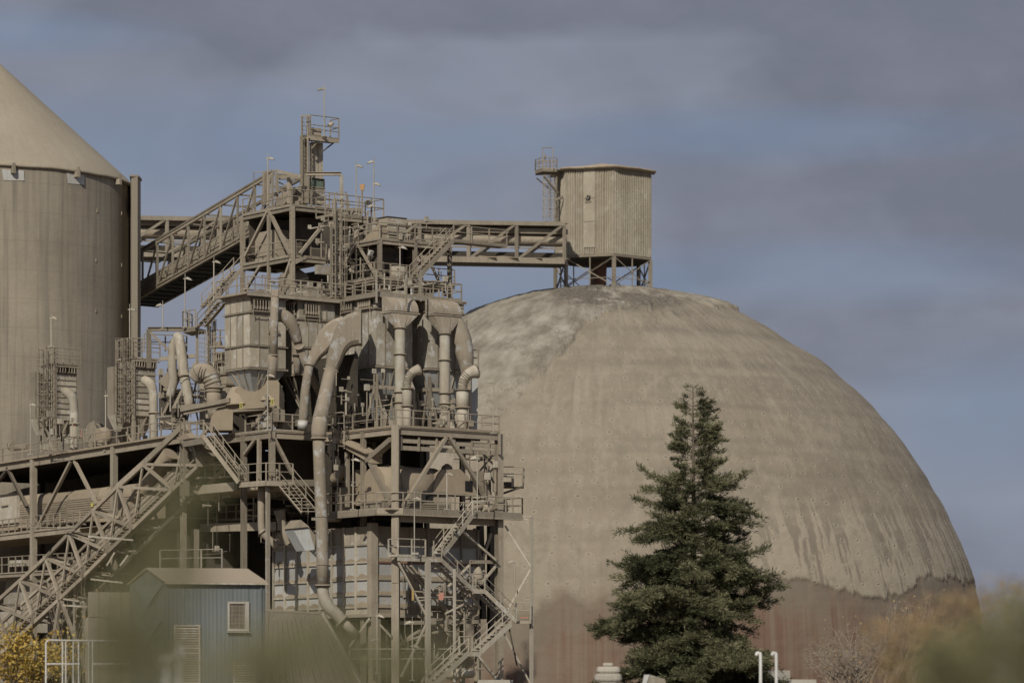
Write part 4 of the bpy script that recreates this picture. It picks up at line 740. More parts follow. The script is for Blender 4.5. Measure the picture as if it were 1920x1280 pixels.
def ducts():
    t = T('main_duct', 'large flaking duct running down past all decks to an elbow at the bottom', 'duct', P(668, 1195, 241))
    def flat(t, name, sec, Yf, dp, nseg=6):      # (outer px,py, inner px,py) stations -> rectangular elbow easing into a round neck
        n = 24; v = []; A = []
        for i in range(len(sec)-1):
            for k_ in range(nseg): f = k_/nseg; A.append([sec[i][j]*(1-f)+sec[i+1][j]*f for j in range(5)])
        A.append(list(sec[-1]))
        for i in range(2, len(A)-2): A[i] = [(A[i-2][j]+A[i-1][j]+A[i][j]+A[i+1][j]+A[i+2][j])/5 for j in range(5)]
        for ox, oy, ix, iy, rd in A:
            o, i_ = P(ox, oy, Yf), P(ix, iy, Yf); c = (o+i_)/2; u = (o-i_)/2; w_ = Vector((0, 1, 0)); hd = dp/2*(1-rd)+u.length*rd
            for j in range(n):
                a = 2*math.pi*(j+.5)/n; ca, sa = math.cos(a), math.sin(a); m_ = max(abs(ca), abs(sa)); sq = (ca/m_, sa/m_); x, y = sq[0]*(1-rd)+ca*rd, sq[1]*(1-rd)+sa*rd; v.append(c+u*x+w_*(y*hd+hd))
        f = [(i*n+j, i*n+(j+1) % n, (i+1)*n+(j+1) % n, (i+1)*n+j) for i in range(len(A)-1) for j in range(n)]+[tuple(range(n)), tuple(range((len(A)-1)*n, len(A)*n))]
        return t.put(name, fixn(mk(name, v, f, 'duct')))
    flat(t, 'elbow_hood', [(676, 583, 676, 644, 0), (662, 584, 664, 644.5, 0), (646, 591, 654, 648, 0), (632, 606, 645, 660, 0), (620, 636, 640, 676, .15), (612, 665, 635, 687, .6), (608, 692, 632, 697, 1)], 243.9, 1.7)
    t.bar('hood_flange', P(676, 581, 244.6), P(676, 646, 244.6), .16, 2.0, 'dust', side=(1, 0, 0))
    t.tube('inclined_pipe', [P(620, 694, 244.2), P(609, 745, 242.8), P(599, 790, 241.2)], [.45, .48, .53], 'duct', 24, sub=2); t.pipe('collar', P(620.5, 693, 244.2), P(619.6, 697.5, 244.2), .52, 'dust', 24)
    t.tube('sleeve', [P(600.5, 788, 241), P(598.5, 800, 240.8), P(597.5, 822, 240.8)], [.52, .54, .50], 'duct', 24, sub=2); t.pipe('collar', P(597.5, 820, 240.8), P(597.5, 824, 240.8), .53, 'dust', 24)
    t.tube('vertical_pipe', [P(597.5, 823, 240.8), P(600, 900, 240.8), P(604, 1000, 240.8), P(605, 1097, 240.8)], [.41, .415, .425, .41], 'duct', 24, sub=2)
    for y, x in ((968, 603), (1058, 605)): t.pipe('seam', P(x, y, 240.8), P(x, y+1.6, 240.8), .435, 'dust', 24)
    t.pipe('collar', P(605, 1095, 240.8), P(605, 1100, 240.8), .53, 'dust', 24)
    t.tube('lower_elbow', [P(605, 1098, 240.8), P(607, 1118, 240.8), P(616, 1137, 240.8), P(630, 1150, 240.9), P(643, 1164, 241)], [.40, .41, .42, .42, .40], 'galv', 24); t.pipe('collar', P(641, 1162, 241), P(643.5, 1164.5, 241), .48, 'galv', 24)
    t.tube('tail_pipe', [P(642, 1163, 241), P(668, 1190, 241.5)], [.30, .30], 'galv', 20, sub=1)
    t = T('branch_duct', 'dusty branch duct arching left from the big duct hood and dropping to the middle deck', 'duct', P(568, 806, 243))
    flat(t, 'arched_hood', [(642, 592, 645, 650, 0), (626, 597, 632, 640, 0), (610, 607, 622, 648, 0), (596, 626, 611, 660, 0), (582, 655, 600, 670, .3), (572, 681, 588, 688, 1)], 244.9, 1.3)
    t.tube('straight_pipe', [P(580, 684, 245.2), P(572, 735, 244.6), P(567, 806, 244.2)], [.31, .32, .31], 'duct', 20, sub=2); t.pipe('collar', P(580, 682, 245.2), P(579.5, 686, 245.2), .36, 'dust', 20)
    t.pipe('sleeve', P(567, 803, 244.2), P(567.8, 788, 244.2), .35, 'steel', 20)
    t = T('cross_duct', 'curved duct leaving the left filter and slanting down behind the big duct', 'duct', P(600, 735, 246))
    t.tube('elbow', [P(521, 592, 244.6), P(533, 593, 244.6), P(544, 603, 244.6), (P(553, 622, 244.8)), P(559, 642, 245)], [.42, .46, .46, .40, .30], 'duct', 20); t.tube('slanted_pipe', [P(558, 640, 245), P(576, 690, 245.8), P(605, 748, 247)], .27, 'duct', 18, sub=1)
    t.pipe('collar', P(548.5, 612, 244.8), P(550, 615, 244.8), .5, 'dust', 20); t.pipe('collar', P(561, 648, 245), P(562, 651, 245.1), .34, 'dust', 20)
    t = T('cross_duct', 'thin downpipe parallel to the slanting duct, left of it', 'duct', P(560, 700, 245.5)); t.tube('pipe', [P(545, 605, 245.6), P(553, 640, 245.6), P(558, 700, 245.6)], [.26, .25, .24], 'duct', 16, sub=2); t.pipe('collar', P(556, 664, 245.5), P(556, 667, 245.5), .32, 'dust', 16)
    t = T('vertical_duct', 'square-topped vertical duct standing before the right edge of the left filter', 'duct', P(512, 712, 243.5))
    t.bar('square_head', P(515.5, 556, 243.6), P(516.5, 543, 243.6), .46, .46, 'duct'); t.tube('pipe', [P(515.5, 557, 243.6), P(514, 610, 243.6), P(512.5, 668, 243.6)], [.27, .28, .27], 'duct', 20, sub=1); t.tube('lower_pipe', [P(511, 667, 243.6), P(510.5, 712, 243.6)], [.31, .31], 'duct', 20, sub=1); t.pipe('collar', P(512.5, 665, 243.6), P(512.5, 668, 243.6), .33, 'dust', 20)
    # right arch duct behind the right hood
    t = T('arched_duct', 'flat-sided curved duct in shadow at the right end of the filters', 'duct', P(880, 705, 248)); t.tube('arch', [P(848, 602, 248.4), P(858, 612, 248.3), P(866, 640, 248.2), P(872, 668, 248), P(876, 700, 248), P(878, 740, 248)], [.55, .62, .72, .62, .42, .40], 'duct', 22)
    # elbow vents on the right deck
    for label, x, y0, y1, r, ex in (('corrugated elbow vent with its mouth turned right, between the two hooded downpipes', 763, 800, 728, .34, 1), ('larger corrugated elbow vent with its mouth turned right, at the right end of the deck', 867, 803, 731, .44, 1.15)):
        Y = 243.5 if x < 800 else 244.5; e = T('elbow_vent', label, 'vent', P(x, y0, Y), 'elbow vents on the upper deck')
        e.pipe('neck', P(x, y0, Y), P(x, y1+34, Y), r*.88, 'galv', 20); e.pipe('drum', P(x, y1+33, Y), P(x, y1, Y), r, 'galv', 24)
        for yy in (y1, y1+33): e.pipe('drum_flange', P(x, yy+1.5, Y), P(x, yy-1, Y), r+.09, 'dust', 24)
        pts = [P(x, y1, Y), P(x+1, y1-12, Y), P(x+4*ex, y1-22, Y), P(x+11*ex, y1-31, Y), P(x+22*ex, y1-35, Y+.2)]; rr = [r*.72, r*.74, r*.8, r*.86, r*1.12]
        e.tube('elbow', pts, rr, 'galv', 20)
        for k in range(1, 9):
            f = k/9*3; i = int(f); q = pts[i].lerp(pts[i+1], f-i); d = (pts[i+1]-pts[i]).normalized(); rad = rr[i]*(1-f+i)+rr[i+1]*(f-i); e.pipe('elbow_ring', q-d*.025, q+d*.025, rad+.04, 'galv', 20)
        d = (pts[-1]-pts[-2]).normalized(); e.pipe('mouth_rim', pts[-1]-d*.02, pts[-1]+d*.06, r*1.17, 'dust', 20); e.pipe('mouth', pts[-1]+d*.055, pts[-1]+d*.07, r*1.02, 'dark', 20)
    c = T('cladding_screen', 'blue-grey metal screen standing behind the right elbow vent, at the edge of the filters', 'screen', P(885, 805, 246.5)); c.prism('sheet', [P(884, 805, 246.5), P(896, 805, 246.6), P(896, 700, 246.6), P(880, 704, 246.5)], uL*.1, 'blue')
    c.bar('post', P(880, 700, 246.3), P(882, 805, 246.3), .15)
ducts()

# ---------------------------------------------------------------- mill housing M and block B decks
CB = Vector(((510-960)/F*244, 244, 0)); BL, BR = Plane(510, 244, uL, uR), Plane(510, 244, uR, uL)
zB = Zf(806, 244)
def block_b():
    t = T('middle_deck_frame', 'middle steel deck with corner column carrying the mill housing, left of the big duct', 'steel platform', (CB.x, CB.y, GZ))
    Q = CB; La, Ra = 11.6, 8.5; zt = zB
    t.box('deck_plate', Q, (0, Ra+4), (0, La), (zt-.08, zt), 'heap')
    for p, q in ((Q, Q+uR*Ra), (Q, Q+uL*La)): t.bar('edge_beam', p+Z*(zt-.32), q+Z*(zt-.32), .2, .48, 'dust', 'I'); t.bar('kerb_angle', p+Z*(zt+.02)-(uL if q is not None and (q-p).dot(uR) > 0 else uR)*.06, q+Z*(zt+.02)-(uL if (q-p).dot(uR) > 0 else uR)*.06, .06, .14)
    for i in range(1, 10): t.bar('joist', Q+uL*i*1.15+uR*.1+Z*(zt-.3), Q+uL*i*1.15+uR*12+Z*(zt-.3), .12, .34, 'dark')
    zw = Zf(905, 244); zlow = GZ
    for a, b, m_ in ((0, 0, 'dust'), (Ra, 0, 'dust'), (0, 3.6, 'dust'), (0, La, 'dust'), (5, 5, 'dark'), (9, 9, 'dark'), (9, 3, 'dark')): p = Q+uR*a+uL*b; t.bar('column', p+Z*(zlow if (a, b) != (0, 0) else zw-.5), p+Z*(zt-.08), .34, .34, m_, 'I', side=uR)
    p = BL(486, 812, -.05); t.bar('column', Vector((p.x, p.y, zw)), Vector((p.x, p.y, zt-.5)), .24, .24)
    for A, B in (((480, 822), (458, 852)), ((352, 835), (386, 872))): t.bar('brace', BL(*A, -.05), BL(*B, -.05), .2, .2)
    for A, B in (((514, 822), (548, 888)),): t.bar('brace', BR(*A, -.05), BR(*B, -.05), .24, .22)
    railing(t, [Q+uL*3.4+Z*zt, Q+Z*zt, Q+uR*Ra+Z*zt], 1.15, 1.7)
    # lower deck, y 905
    t.box('deck_plate', Q, (.6, 12), (.5, La), (zw-.3, zw-.1), 'heap'); a, b = BL(346, 912), BL(442, 910); t.bar('deep_beam', Vector((a.x, a.y, zw+.0)), Vector((b.x, b.y, zw-.0)), .26, .62, 'dust'); t.bar('deep_beam', BR(530, 905, .2), BR(600, 905, .2), .2, .45)
    railing(t, [BL(348, 897), BL(440, 893)], 1.1, 1.3)
    # dark bays below
    zq = Zf(985, 248); t.bar('low_beam', BL(352, 990, 2.5), BL(545, 985, 2.5), .3, .6, 'dust'); t.bar('low_beam', BL(352, 962, 5), BL(545, 955, 5), .2, .3, 'dark'); t.bar('low_column', BL(366, 992, 1.5), BL(366, 1200, 1.5), .42, .42, 'dust', 'I')
    t.bar('low_column', BR(502, 905, -.4), BR(502, 1146, -.4), .24, .24, 'pale'); t.bar('low_column', BL(430, 912, 6), BL(430, 1100, 6), .3, .3, 'dark'); t.bar('low_column', BL(462, 912, 6), BL(462, 1100, 6), .3, .3, 'dark')
    for A, B in (((430, 985), (400, 920)), ((462, 985), (492, 925))): t.bar('brace', BL(*A, 5.5), BL(*B, 5.5), .2, .2, 'dark')
    railing(t, [BL(388, 976, 3.5), BL(480, 972, 3.5)], 1.1, 1.4, 'dust'); t.box('dark_backing_wall', Q, (11.9, 12.2), (-1, La+3), (GZ, zt-.3), 'dark'); t.box('dark_backing_wall', Q, (.5, 11.9), (La+1.5, La+1.7), (GZ, zt-.3), 'dark'); t.box('dark_backing_sheet', Q, (2.5, 9), (4, 4.3), (zw, zt-.4), 'dark'); t.box('dark_backing_sheet', Q, (6, 6.3), (.5, 9), (zw, zt-.4), 'dark')  # dark backings added so the deck bays read black
    railing(t, [P(300, 1066, 236), P(416, 1064, 236)], 1.25, 1.55, 'pale', kick=False); t.prism('walkway_slab', [P(300, 1066, 236), P(436, 1064, 236), P(436, 1064, 238.5), P(300, 1066, 238.5)], Z*-.2, 'dust')
    g = T('drain_pipe', 'dark downpipe with a bend under the middle deck, left of the ribbed bin', 'pipe', P(520, 1020, 245)); g.tube('pipe', [P(490, 912, 245), P(490, 985, 245), P(494, 1000, 245), P(506, 1012, 245.1), P(520, 1026, 245.2)], [.25, .25, .25, .25, .22], 'dust', 16); g.pipe('collar', P(490, 994, 245), P(494, 999, 245), .29, 'pale', 16)
    g = T('square_chute', 'blue-grey square chute slanting into the ribbed bin, just left of the big duct', 'chute', P(575, 1033, 242.5)); a = [P(550, 992, 242.6), P(563, 977, 242.6), P(578, 986, 242.6), P(590, 1030, 242.6), P(572, 1032, 242.6)]; g.prism('body', a, uL*1.1, 'blue'); g.prism('hood', [P(550, 990, 242.4), P(564, 974, 242.4), P(580, 987, 242.4)], uL*1.3, 'dust'); g.prism('side', [P(578, 986, 242.6), P(592, 1004, 242.8), P(592, 1030, 242.8), P(590, 1030, 242.6)], uL*.9, 'dust')
    g = T('funnel', 'dark funnel pipe hanging beside the square chute under the middle deck', 'funnel', P(535, 1015, 246)); g.tube('cone', [P(524, 956, 246), P(530, 985, 246), P(538, 1014, 246), P(541, 1020, 246)], [.42, .26, .2, .2], 'dust', 14)
    t.box('dark_backing_sheet', Q, (4.6, 10), (6.2, 6.5), (zt, zt+6.2), 'dark'); t.box('dark_backing_sheet', Q, (5.2, 5.5), (-2.5, 6.2), (zt, zt+5.4), 'dark'); t.box('dark_backing_sheet', Q, (2, 4.6), (8.5, 8.7), (zt, zt+3.4), 'dark')  # thin dark sheets added as shade behind the mill
    # walkway with octagonal front
    y = 903; w = T('front_walkway', 'railed octagonal walkway with a corner, hanging in front of the middle deck columns', 'walkway', BL(500, y, -1)); Yw = 242.6
    pts = [P(449, 909, 244.6), P(499, 903, 242.6), P(549, 906, 243.4)]; back = [P(560, 903, 246), P(505, 899, 245.6), P(466, 905, 246.5)]; zz = pts[1].z
    pp = [Vector((q.x, q.y, zz)) for q in pts+back]; w.prism('deck_plate', pp, Z*-.10); 
    for i in (0, 1): w.bar('channel', pp[i]-Z*.12, pp[i+1]-Z*.12, .14, .28)
    railing(w, [Vector((q.x, q.y, zz)) for q in pts], 1.3, 1.05)
    stair('long flight from the conveyor-side landing down to the octagonal walkway, thick with dust', P(447, 904, 244.2), P(381, 817, 246.2), uR*.7+uL*.3, 1.35)
    l = T('stair_landing', 'small landing at the top of the long dusty stair, beside the conveyor head', 'platform', P(345, 815, 249)); q = [P(344, 818, 249.4), P(382, 818, 246.2), P(398, 818, 248), P(362, 818, 251)]; zz = q[1].z; q = [Vector((a.x, a.y, zz)) for a in q]; l.prism('deck_plate', q, Z*-.25); l.bar('edge_beam', q[0]-Z*.3, q[1]-Z*.3, .16, .4); railing(l, [q[0], q[1]], 1.15, 1.2); l.prism('dust_heap', [q[0], q[0].lerp(q[1], .7), q[0].lerp(q[1], .45)+Z*.4, q[0]+Z*.25], uL*.9, 'heap')
    stair('open grated stair falling behind the big duct from the octagonal walkway', P(597, 962, 242.2), P(550, 906, 243.2), uR*-.8+uL*.6, 1.15)
    l = T('stair_landing', 'lowest small landing behind the big duct, at the foot of the open grated stair', 'platform', P(600, 967, 242)); q = [P(584, 970, 242.6), P(622, 972, 242.2), P(640, 970, 244.5), P(600, 968, 245)]; zz = q[0].z; l.prism('deck_plate', [Vector((a.x, a.y, zz)) for a in q], Z*-.18)
    # mill housing
    m = T('mill_housing', 'dust-buried mill housing with two yellow notices, below the left filter', 'machine', P(470, 806, 247)); Qm = Vector((P(506, 0, 246.5).x, 246.5, 0)); zf = lambda y: Zf(y, 246.5)
    top = [(533, 738), (527, 722), (520, 712), (506, 711), (500, 716), (490, 728), (478, 734), (462, 732), (452, 726), (443, 727), (435, 740), (424, 752), (405, 768), (396, 782), (392, 806), (436, 806), (437, 772), (533, 766)]
    nv = len(top); d = Vector((-.25, 2.4, 0)); v = [P(x, y, 246.2+(506-x)*.012) for x, y in top]
    m.prism('body', v, d, 'heap'); m.tube('dust_cone', [P(509, 752, 247), P(509, 732, 247), P(509, 711, 247)], [1.0, .66, .28], 'heap', 14); m.tube('dust_cone', [P(445, 760, 247.6), P(444, 740, 247.6), P(443, 725, 247.6)], [1.1, .7, .3], 'heap', 14)
    m.prism('hood_edge', [P(440, 768, 246), P(510, 763, 245.6), P(533, 768, 246.2), P(533, 771, 246.2), P(510, 767, 245.6), P(440, 772, 246)], uL*.3, 'dust')
    Ql = Vector((P(505, 0, 245.8).x, 245.8, 0)); m.box('panel', Ql, (-.02, .0), (.15, 1.5), (zf(762), zf(740)), 'pale'); m.box('panel', Ql, (-.02, 0), (1.7, 2.9), (zf(765), zf(744)), 'pale')
    for b0, b1, y0, y1, mm in ((.2, 1.0, 775, 768, 'pale'), (.25, .85, 788, 779, 'concb'), (1.1, 1.9, 790, 781, 'dust'), (.1, .5, 803, 792, 'pale'), (.6, 1.0, 803, 791, 'concb'), (1.2, 2.0, 804, 794, 'dust'), (2.2, 2.7, 800, 784, 'dust'), (1.3, 1.8, 779, 773, 'concb')): m.box('bearing_block', Ql, (.1, .5), (b0, b1), (zf(y0), zf(y1)), mm)
    for a0, a1, y0, y1, mm in ((.2, .9, 800, 772, 'dust'), (1.3, 2.1, 802, 776, 'dust'), (2.3, 3.2, 796, 784, 'dust')): m.box('bearing_block', Ql, (a0, a1), (.3, .8), (zf(y0), zf(y1)), mm)
    for px, py, nz in ((452, 760, 0), (510.5, 753, 0)):
        pl = m.prism('notice', [P(px-2.8, py+5.5, 245.4+(510-px)*.012), P(px+2.8, py+5.5, 245.4+(510-px)*.012), P(px+2.8, py-5.5, 245.4+(510-px)*.012), P(px-2.8, py-5.5, 245.4+(510-px)*.012)], (0, .05, 0), 'yellow')
        for k in range(3): q = P(px-1.8, py+3-k*3, 245.38+(510-px)*.012); m.bar('notice_line', q, q+Vector((.13, 0, 0)), .02, .05, 'black', parent=pl)
    m.bar('side_pipe', P(340, 768, 248), P(432, 750, 246.8), .42, .3, 'dust'); m.bar('side_pipe', P(345, 775, 248), P(428, 758, 247), .2, .2, 'dust')
    m.prism('box_cover', [P(520, 790, 245.4), P(534, 790, 245.6), P(534, 768, 245.6), P(516, 764, 245.4)], uL*.8, 'dust')
block_b()

# ---------------------------------------------------------------- right main frame A
C0 = Vector(((742-960)/F*240, 240, 0)); AL, AR = Plane(742, 240, uL, uR), Plane(742, 240, uR, uL)
def block_a():
    t = T('support_structure', 'right main steel structure with tall corner column, V braces and double girders before the dome', 'steel frame', (C0.x, C0.y, GZ)); Q = C0; La, Ra = 8.6, 8.8
    zt = Zf(799, 240); zm = Zf(955, 240)
    t.box('deck_plate', Q, (.0, Ra), (.0, La), (zt-.06, zt+.02), 'heap'); t.box('deck_plate', Q, (-.9, Ra+1.6), (-.5, La-.5), (zm-.06, zm), 'heap')
    for p, q in ((Q+uR*.3, Q+uR*Ra), (Q+uL*.3, Q+uL*La)): t.bar('edge_beam', p+Z*(zt-.31), q+Z*(zt-.31), .2, .46, 'dust', 'I'); t.bar('edge_beam', p+Z*(zt+.02)-((p-Q)*0), q+Z*(zt+.02), .3, .16, 'heap')
    for dz in (-.92, -1.42): t.bar('crane_girder', Q+uR*.3+uL*.25+Z*(zt+dz), Q+uR*(Ra-.2)+uL*.25+Z*(zt+dz), .2, .30, 'dust')
    for i in range(6): p = Q+uR*(.5+i*1.5)+uL*.1; t.bar('stiffener', p+Z*(zt-1.6), p+Z*(zt-.62), .14, .12)
    for i in range(1, 8): t.bar('joist', Q+uL*i*1.05+uR*.1+Z*(zt-.3), Q+uL*i*1.05+uR*(Ra-.1)+Z*(zt-.3), .12, .34, 'dark')
    t.bar('column', Q+Z*GZ, Q+Z*(zt+.1), .52, .52, 'dust', 'I', side=(uR+uL*-1).normalized()); t.bar('column_face', Q+Z*(zm-5)-(uR+uL)*.2, Q+Z*(zt+.1)-(uR+uL)*.2, .42, .05, 'dust', side=(uR-uL).normalized())
    p = Q+uR*Ra; t.bar('column', p+Z*GZ, p+Z*(zt-.1), .44, .44, 'dust', 'I', side=uR); t.bar('column_face', p+Z*GZ-uL*.23, p+Z*(zt-.1)-uL*.23, .44, .04, side=uR)
    for a, b in ((0, La), (Ra, La), (0, La*.45), (Ra, La*.5)): p = Q+uR*a+uL*b; t.bar('column', p+Z*GZ, p+Z*(zt-.1), .3, .3, 'dust', 'I')
    for A, B, w in (((836, 820), (754, 952), .30), ((843, 821), (899, 910), .27)): t.bar('brace', AR(*A, -.05), AR(*B, -.05), w, .22)
    for A, B, w in (((696, 866), (737, 948), .4), ((690, 864), (736, 824), .55)): t.bar('brace', AL(*A, -.05), AL(*B, -.05), w, .35)
    q = T('dusty_chute', 'broad dust-covered chute slanting down to the V brace under the upper deck', 'chute', AL(690, 866)); q.prism('body', [AL(622, 826, -.3), AL(652, 825, -.3), AL(696, 852, -.3), AL(697, 868, -.3), AL(690, 866, -.3)], uR*.9, 'heap'); q.bar('top_plate', AL(640, 824, -.1), AL(697, 850, -.1), 1.0, .1, 'heap')
    railing(t, [Q+uL*La+Z*zt, Q+Z*zt, Q+uR*Ra+Z*zt, Q+uR*Ra+uL*2+Z*zt], 1.15, 1.6)
    pz = lambda *a: Vector((AL(*a[:2], *(a[2:])).x, AL(*a[:2], *(a[2:])).y, zm)); o = [pz(618, 960, -1.3), pz(706, 955, -1.3), Q+uR*.2-uL*.6+Z*zm, Q+uR*(Ra+1.6)-uL*.6+Z*zm]
    for i in range(3): t.bar('walkway_channel', o[i]-Z*.15, o[i+1]-Z*.15, .16, .30, 'dust'); t.bar('walkway_lip', o[i]-Z*.36, o[i+1]-Z*.36, .3, .1, 'dust')
    t.prism('walkway_plate', [o[0], o[1], o[2], Q+uL*6+Z*zm], Z*-.1, 'heap'); railing(t, o, 1.15, 1.45); railing(t, [o[3], o[3]+uL*2.2], 1.15, 1.1)
    t.bar('deep_girder', Q+uR*.3+uL*.3+Z*(zm-.55), Q+uR*Ra+uL*.3+Z*(zm-.55), .2, .5, 'dust'); t.box('dark_backing_wall', Q, (1, Ra), (La, La+.2), (zm-.2, zt-.4), 'dark'); t.box('rear_backing', Q, (-.2, .4), (La-.3, La), (zm, zt-.5), 'dark')  # dark sheets added behind the drum for the shade of the bay
    t.bar('beam', AR(850, 1053, .3), AR(934, 1053, .3), .22, .24); t.bar('beam', AR(746, 1167, .5), AR(896, 1165, .5), .22, .26)
    for A, B in (((866, 995), (932, 1052)), ((900, 1096), (932, 1058)), ((905, 1240), (932, 1272)), ((895, 1228), (935, 1278))): t.bar('brace', AR(*A, -.1), AR(*B, -.1), .16, .14, 'pale')
    t.bar('base_pier', Q+uR*Ra+Z*(GZ-.5), Q+uR*Ra+Z*(GZ+.75), 1.5, 1.3, 'concb', side=uR); t.bar('base_pier', Q+Z*(GZ-.5), Q+Z*(GZ+.45), 1.3, 1.3, 'concb', side=uR)
    # outrigger post at the far right
    r = T('outrigger_frame', 'tall pale braced post standing right of the stair tower, in front of the dome', 'steel frame', P(996, 1290, 246)); Y = 245.8
    r.bar('post', P(996.5, 1295, Y), P(996.5, 968, Y), .20, .20, 'post'); r.bar('top_rail', P(935, 968, Y), P(996.5, 968, Y), .15, .15, 'post'); r.bar('top_rail', P(935, 973, Y), P(990, 973, Y), .06, .06, 'post')
    for A, B in (((947, 985), (995, 1062)), ((995, 1066), (952, 1142)), ((943, 1182), (995, 1282)), ((953, 1170), (970, 1250))): r.bar('brace', P(*A, Y), P(*B, Y), .12 if A[0] != 953 else .2, .12, 'post' if A[0] != 953 else 'dark')
    r.bar('landing_beam', P(968, 1166, Y-.5), P(996, 1166, Y-.5), .14, .18, 'dust'); r.prism('landing', [P(955, 1163, Y-.4), P(996, 1163, Y-.4), P(996, 1163, Y+.8), P(955, 1163, Y+.8)], Z*-.08); railing(r, [P(968, 1162, Y-.4), P(995, 1162, Y-.4)], 1.2, 1.0, 'post', kick=False); r.bar('red_kick_plate', P(976, 1157, Y-.45), P(990, 1157, Y-.45), .03, .08, 'red')
    # cantilever platform in shade
    c = T('cantilever_platform', 'small dark cantilever platform with rail, sticking out right of the frame against the dome', 'platform', AR(940, 915, 2)); q = [P(941, 912, 248), P(980, 908, 248), P(982, 908, 250), P(943, 912, 250)]; zz = q[0].z; q = [Vector((a.x, a.y, zz)) for a in q]
    c.prism('tray', q, Z*.34, 'dark'); c.prism('side_plate', [q[1]-Vector((.8, .02, 0)), q[1], q[1]+Z*.5, q[1]-Vector((.8, .02, -.62))], (0, .05, 0), 'dust'); railing(c, [a+Z*.3 for a in (q[0], q[1], q[2])], 1.1, 1.3, 'dust', kick=False); c.bar('bracket', q[0]-Z*.5, q[1]+Z*.0, .14, .14, 'dark')
    # rotary drum behind the V braces
    dr = T('rotary_drum', 'dust-coated horizontal drum with ribbed base behind the V braces of the main frame', 'machine', Q+uR*3+uL*2.2+Z*zm); zc = Zf(913, 242); c0 = Q+uL*2.6+uR*.0; ax = Q+uL*2.4+uR*4.8
    dr.tube('drum', [c0+Z*zc, c0+uR*2.2+Z*(zc+.05), ax+Z*zc], [1.4, 1.5, 1.45], 'heap', 28, sub=1); dr.pipe('tyre', c0+uR*1.0+Z*zc, c0+uR*1.3+Z*zc, 1.58, 'dust', 28); dr.pipe('tyre', ax-uR*.3+Z*zc, ax+Z*zc, 1.5, 'dust', 28)
    dr.box('base', Q, (-.5, 5.2), (.7, 3.4), (zm+.05, zm+.62), 'dust'); 
    for k in range(4): dr.box('base_louvre', Q, (.4, 4.9), (.62, .7), (zm+.1+k*.13, zm+.17+k*.13), 'dust')
    dr.box('casing_skirt', Q, (.6, 5.0), (.85, 1.2), (zm+.62, zc-.2), 'dust'); dr.box('casing_seam', Q, (.6, 5.0), (.8, .9), (zm+.72, zm+.78), 'dark')
    e = T('drive_unit', 'lumpy dust-caked drive unit with round bearing, left of the corner column', 'machine', AL(690, 940, 1)); pf = AL(693, 921, .9)
    e.prism('body', [AL(640, 948, 1.4), AL(722, 946, 1.4), AL(716, 915, 1.4), AL(705, 893, 1.4), AL(690, 880, 1.4), AL(668, 880, 1.4), AL(655, 893, 1.4), AL(640, 900, 1.4)], uR*1.6, 'heap'); e.pipe('bearing', pf, pf+uR*.6, .42, 'heap', 16); e.pipe('bearing_cap', pf-uR*.15, pf, .22, 'dust', 12)
    for x, y in ((680, 925), (705, 925), (684, 912), (703, 911), (698, 934), (672, 938)): p = AL(x, y, 1.0); e.pipe('bolt_block', p, p+uR*.45, .13, 'heap', 8)
    e.box('plate', Vector((AL(655, 0, 1).x, AL(655, 0, 1).y, 0)), (0, .5), (-.1, 1.2), (zm+.1, zm+2.0), 'dust'); e.prism('yellow_tag', [AL(721, 912, .3), AL(726, 911, .3), AL(727, 902, .3), AL(722, 902, .3)], uR*.05, 'yellow')
    e.tube('elbow_pipe', [AL(626, 898, .6), AL(636, 890, .6), AL(650, 876, .9)], .38, 'heap', 14); e.bar('post', AL(651, 846, .2), AL(651, 950, .2), .26, .26); e.bar('skid', AL(640, 944, .8), AL(735, 942, .8), .3, .12)
    h = T('inlet_hood', 'sloped-shouldered inlet hood with a domed cap, right of the rotary drum', 'machine', AR(845, 935, 1.5)); o_ = .9
    h.prism('body', [AR(x, y, o_) for x, y in ((813, 929), (813, 912), (822, 888), (829, 880), (863, 879), (876, 892), (880, 899), (893, 901), (893, 928), (880, 927), (872, 926))], uL*2.4, 'heap'); pc = AR(838, 880, 2.0); h.tube('cap', [pc, pc+Z*.2, pc+Z*.4], [.42, .36, .1], 'heap', 16, sub=2)
    h.prism('dark_door', [AR(872, 920, .87), AR(886, 922, .87), AR(886, 902, .87), AR(872, 901, .87)], uL*-.01, 'black'); h.bar('ledge', AR(806, 925, .8), AR(890, 929, .8), .3, .1); h.bar('slot', AR(818, 926.8, .75), AR(872, 927.5, .75), .2, .04, 'dark')
    h.prism('lower_box', [AR(814, 945, .8), AR(846, 946, .8), AR(846, 932, .8), AR(814, 931, .8)], uL*1.5, 'dust'); h.prism('vent_slot', [AR(799, 938, .79), AR(811, 938, .79), AR(811, 927, .79), AR(799, 928, .79)], uL*-.01, 'black')
    k = T('leaning_duct', 'square grey duct leaning right, between the inlet hood and the right column', 'duct', AR(915, 935, 1)); k.prism('body', [AR(893, 883, 1), AR(905, 882, 1), AR(924, 928, 1), AR(908, 930, 1)], uL*.8, 'dust')
    for x in (0,):
        k = T('pump_skid', 'low group of pipes and motors on the walkway under the right column', 'machine', AR(905, 958, .6))
        for a, b, r_ in (((884, 955), (905, 948), .2), ((905, 952), (925, 956), .28), ((930, 950), (950, 955), .2), ((888, 943), (912, 940), .12), ((925, 943), (950, 946), .16)): k.pipe('pipe', AR(*a, .5), AR(*b, .6), r_, 'dust' if r_ > .15 else 'pale', 12)
        k.prism('motor_box', [AR(914, 957, .5), AR(932, 957, .5), AR(932, 944, .5), AR(914, 943, .5)], uL*.5, 'dust')
